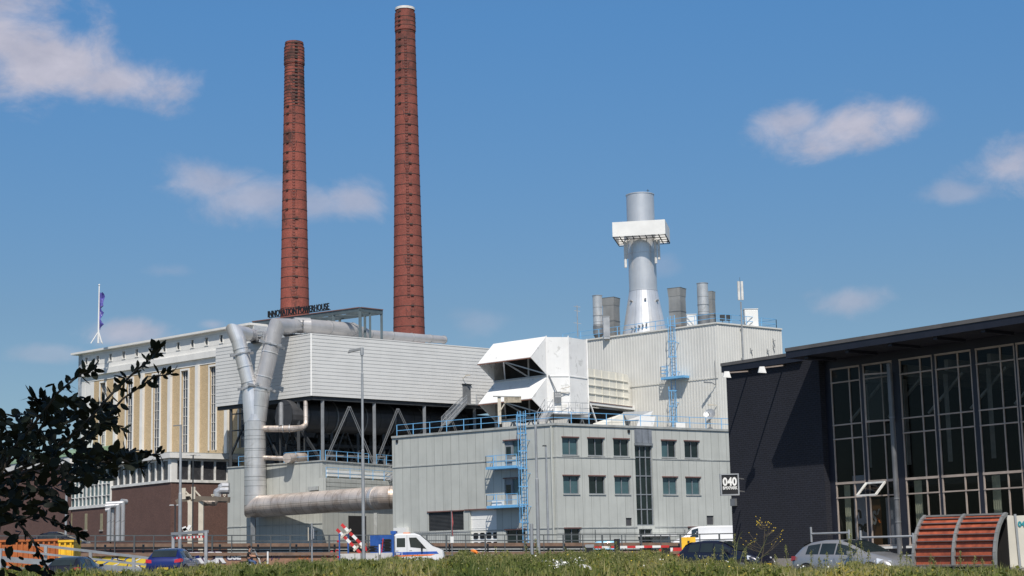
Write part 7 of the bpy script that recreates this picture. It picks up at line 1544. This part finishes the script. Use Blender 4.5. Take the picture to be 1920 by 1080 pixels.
tag(q.build('flower_heads', mat('petal_yellow', (.7, .5, .04), .6), t), kind='stuff')
# arching grass beside navy car
t = thing('arching_grass', pd(1400, 1075, 33), 'long arching grass blades over the bonnet of the navy hatchback', 'grass tuft')
for (x0, y0, x1, y1, x2, y2) in ((1380, 1070, 1378, 1010, 1392, 997), (1398, 1070, 1395, 1015, 1408, 1019), (1385, 1070, 1390, 1020, 1420, 1012), (1372, 1070, 1368, 1040, 1350, 1028), (1410, 1070, 1420, 1045, 1442, 1038), (1405, 1072, 1430, 1030, 1440, 1003)):
    q = MB(); A_, B_, C2 = pd(x0, y0, 33), pd(x1, y1, 33), pd(x2, y2, 32.8); pts = [A_*(1-s)**2+B_*2*s*(1-s)+C2*s*s for s in [i/8 for i in range(9)]]; q.tube(pts, [.010*(1-.7*i/8) for i in range(9)], 5); q.build('blade', mat('blade_green', (.16, .18, .07), .7), t)
# far trees under the hall and beyond
def far_tree(px, py, Yd, r_, label, n=2600):
    c = pd(px, py, Yd); tt = thing('broadleaf_tree', (c.x, c.y, 1.3), label, 'tree', 'trees beyond the raised hall')
    b = MB(); b.tube([(c.x, c.y, 1.3), (c.x+.2, c.y, c.z-r_*.4), (c.x, c.y, c.z+r_*.3)], [.3, .22, .08], 8)
    for k in range(5): a = k*1.3; b.tube([(c.x, c.y, c.z-r_*.5), (c.x+r_*.6*math.cos(a), c.y+r_*.6*math.sin(a), c.z+r_*.2*math.sin(k))], [.14, .04], 6)
    b.build('trunk', mat('bark', (.10, .07, .05), .9), tt)
    cl = RNG.normal(size=(26, 3)); cl /= np.linalg.norm(cl, axis=1, keepdims=True); cl *= RNG.uniform(.3, 1, (26, 1))*r_*.8; ii = RNG.integers(0, 26, n)
    P_ = cl[ii]+RNG.normal(0, r_*.16, (n, 3)); P_[:, 2] *= .85; tn = np.clip(.5+RNG.normal(0, .2, n)+((ii % 5)-2)*.1, 0, 1)
    leaves('crown', P_+np.array(c), RNG.normal(size=(n, 3)), RNG.uniform(.25, .5, n), RNG.uniform(.15, .3, n), m_far, tt, tn, origin=(c.x, c.y, 1.3))
far_tree(505, 838, 236, 2.8, 'tree seen behind the flue trunk under the hall'); far_tree(560, 832, 240, 3.0, 'tree behind the left legs of the raised hall'); far_tree(632, 836, 238, 3.0, 'tree behind the first V brace of the raised hall'); far_tree(668, 828, 244, 3.2, 'tree behind the tall lamp under the raised hall'); far_tree(725, 840, 240, 2.6, 'tree behind the right legs of the raised hall')
b = MB(); a = pd(470, 850, 250); c = pd(760, 850, 250); b.box(a.x, c.x, 250, 260, 3, a.z+1.5)
t = thing('far_office', (a.x, 250, 3), 'distant pale office with window bands seen under the raised hall', 'building'); b.build('wall', mat('far_wall', (.35, .38, .38), .7), t)
for k in range(4): q = MB(); z = 5+k*3; q.box(a.x+.5, c.x-.5, 249.9, 249.99, z, z+1.4); q.build('window_band', m_tglass, t)
# ---------------------------------------------------------------- foreground tree
def inpoly(x, y, P):
    c = np.zeros(len(x), bool); j = len(P)-1
    for i in range(len(P)):
        xi, yi = P[i]; xj, yj = P[j]; c ^= ((yi > y) != (yj > y)) & (x < (xj-xi)*(y-yi)/(yj-yi+1e-9)+xi); j = i
    return c
tb = Vector((-4.3, 7.6, 0)); t = thing('foreground_tree', tb, 'dark leafy tree branches hanging in at the left edge, nearly black', 'tree')
b = MB(); b.tube([tb, tb+Vector((.1, 0, 2.2)), tb+Vector((.4, -.3, 4.4)), tb+Vector((1.0, -.8, 6.0))], [.2, .17, .13, .08], 12)
for e in ((1.6, -1.6, 6.2), (3.0, -1.2, 6.0), (.3, -2.6, 6.1), (2.4, .2, 6.4), (-.6, 0, 6)): b.tube([tb+Vector((.4, -.3, 4.2)), tb+Vector((e[0]*.5, e[1]*.5, 5.4)), tb+Vector(e)], [.09, .06, .03], 8)
b.build('trunk', mat('dark_bark', (.03, .024, .018), .9), t)
BR = [[(-60, 900), (0, 870), (60, 800), (110, 735), (150, 702), (176, 692)], [(-60, 920), (60, 870), (150, 805), (210, 738), (250, 700), (282, 672), (298, 655)], [(-40, 930), (100, 860), (180, 805), (230, 748), (290, 706), (322, 701)],
      [(-60, 980), (0, 950), (100, 905), (180, 872), (240, 858), (300, 852)], [(0, 890), (40, 820), (75, 765), (80, 745)], [(-60, 980), (0, 985), (70, 965), (120, 985), (150, 1000)], [(-60, 930), (20, 965), (60, 1010), (85, 1060), (100, 1085)],
      [(120, 840), (150, 790), (185, 780), (230, 805)], [(60, 830), (90, 780), (60, 745)], [(180, 870), (225, 860), (270, 880)], [(60, 900), (20, 830), (5, 790)]]
b = MB(); nodes = []
for k, br in enumerate(BR):
    Yb = 8.4+(k*.37) % 1.3; P_ = [pd(x, y, Yb+.15*math.sin(i*1.7+k)) for i, (x, y) in enumerate(br)]; n = len(P_); b.tube(P_, [.008*(1-.8*i/(n-1))+.0016 for i in range(n)], 6)
    for i in range(n-1):
        for s in range(7): nodes.append((P_[i]+(P_[i+1]-P_[i])*(s/7), (P_[i+1]-P_[i]).normalized(), i/(n-1)))
    nodes.append((P_[-1], (P_[-1]-P_[-2]).normalized(), 1))
stem_o = None
Cl, Dl, Ll, Wl = [], [], [], []
def addleaf(p, d, l):
    Cl.append(tuple(p+d*l*.62)); Dl.append(tuple(d)); Ll.append(l); Wl.append(l*rr.uniform(.36, .55)); b.tube([p, p+d*l*.2], .0015, 4, caps=False)
for p, d, f_ in nodes:
    for _ in range(2 if f_ > .35 else 1):
        dv = (d*rr.uniform(.1, 1.1)+Vector((rr.gauss(0, .6), rr.gauss(0, .5), rr.gauss(0, .6)))).normalized(); addleaf(p, dv, rr.uniform(.042, .072))
b.build('branches', mat('dark_bark', (.03, .024, .018), .9), t)
POL = [[(-60, 760), (20, 775), (70, 770), (95, 735), (150, 745), (190, 750), (222, 760), (215, 800), (180, 815), (150, 845), (122, 832), (95, 858), (60, 870), (-60, 900)], [(-60, 880), (60, 890), (120, 850), (170, 838), (215, 835), (270, 846), (275, 870), (235, 880), (210, 900), (160, 905), (150, 930), (110, 925), (130, 960), (70, 960), (60, 985), (30, 965), (-60, 1010)],
       [(-60, 990), (20, 985), (40, 1000), (50, 1040), (90, 1080), (-60, 1085)], [(80, 740), (110, 700), (125, 720), (110, 760)], [(140, 690), (185, 680), (190, 705), (150, 712)]]
dens = [560, 560, 60, 22, 11]
for P_, n in zip(POL, dens):
    xs = RNG.uniform(-60, 300, n*6); ys = RNG.uniform(670, 1090, n*6); k = inpoly(xs, ys, P_); xs, ys = xs[k][:n], ys[k][:n]
    for x, y in zip(xs, ys):
        p = pd(x, y, rr.uniform(8.0, 10.2)); dv = Vector((rr.gauss(.25, .7), rr.gauss(0, .6), rr.gauss(-.1, .6))).normalized(); Cl.append(tuple(p)); Dl.append(tuple(dv)); l = rr.uniform(.05, .085); Ll.append(l); Wl.append(l*rr.uniform(.45, .62))
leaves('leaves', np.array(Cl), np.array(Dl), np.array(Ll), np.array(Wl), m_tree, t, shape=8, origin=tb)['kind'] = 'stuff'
cc_ = np.array([-2.6, 5.9, 6.4]); n = 9000; P_ = RNG.normal(size=(n, 3))*np.array([1.7, 1.5, .38])+cc_; P_ = P_[P_[:, 2] > 1.6+(P_[:, 1])*.48]  # unseen crown above the view, added sunward of the branches to shade them
leaves('crown', P_, RNG.normal(size=(len(P_), 3)), RNG.uniform(.09, .15, len(P_)), RNG.uniform(.06, .1, len(P_)), m_tree, t, shape=4, origin=tb)['kind'] = 'stuff'
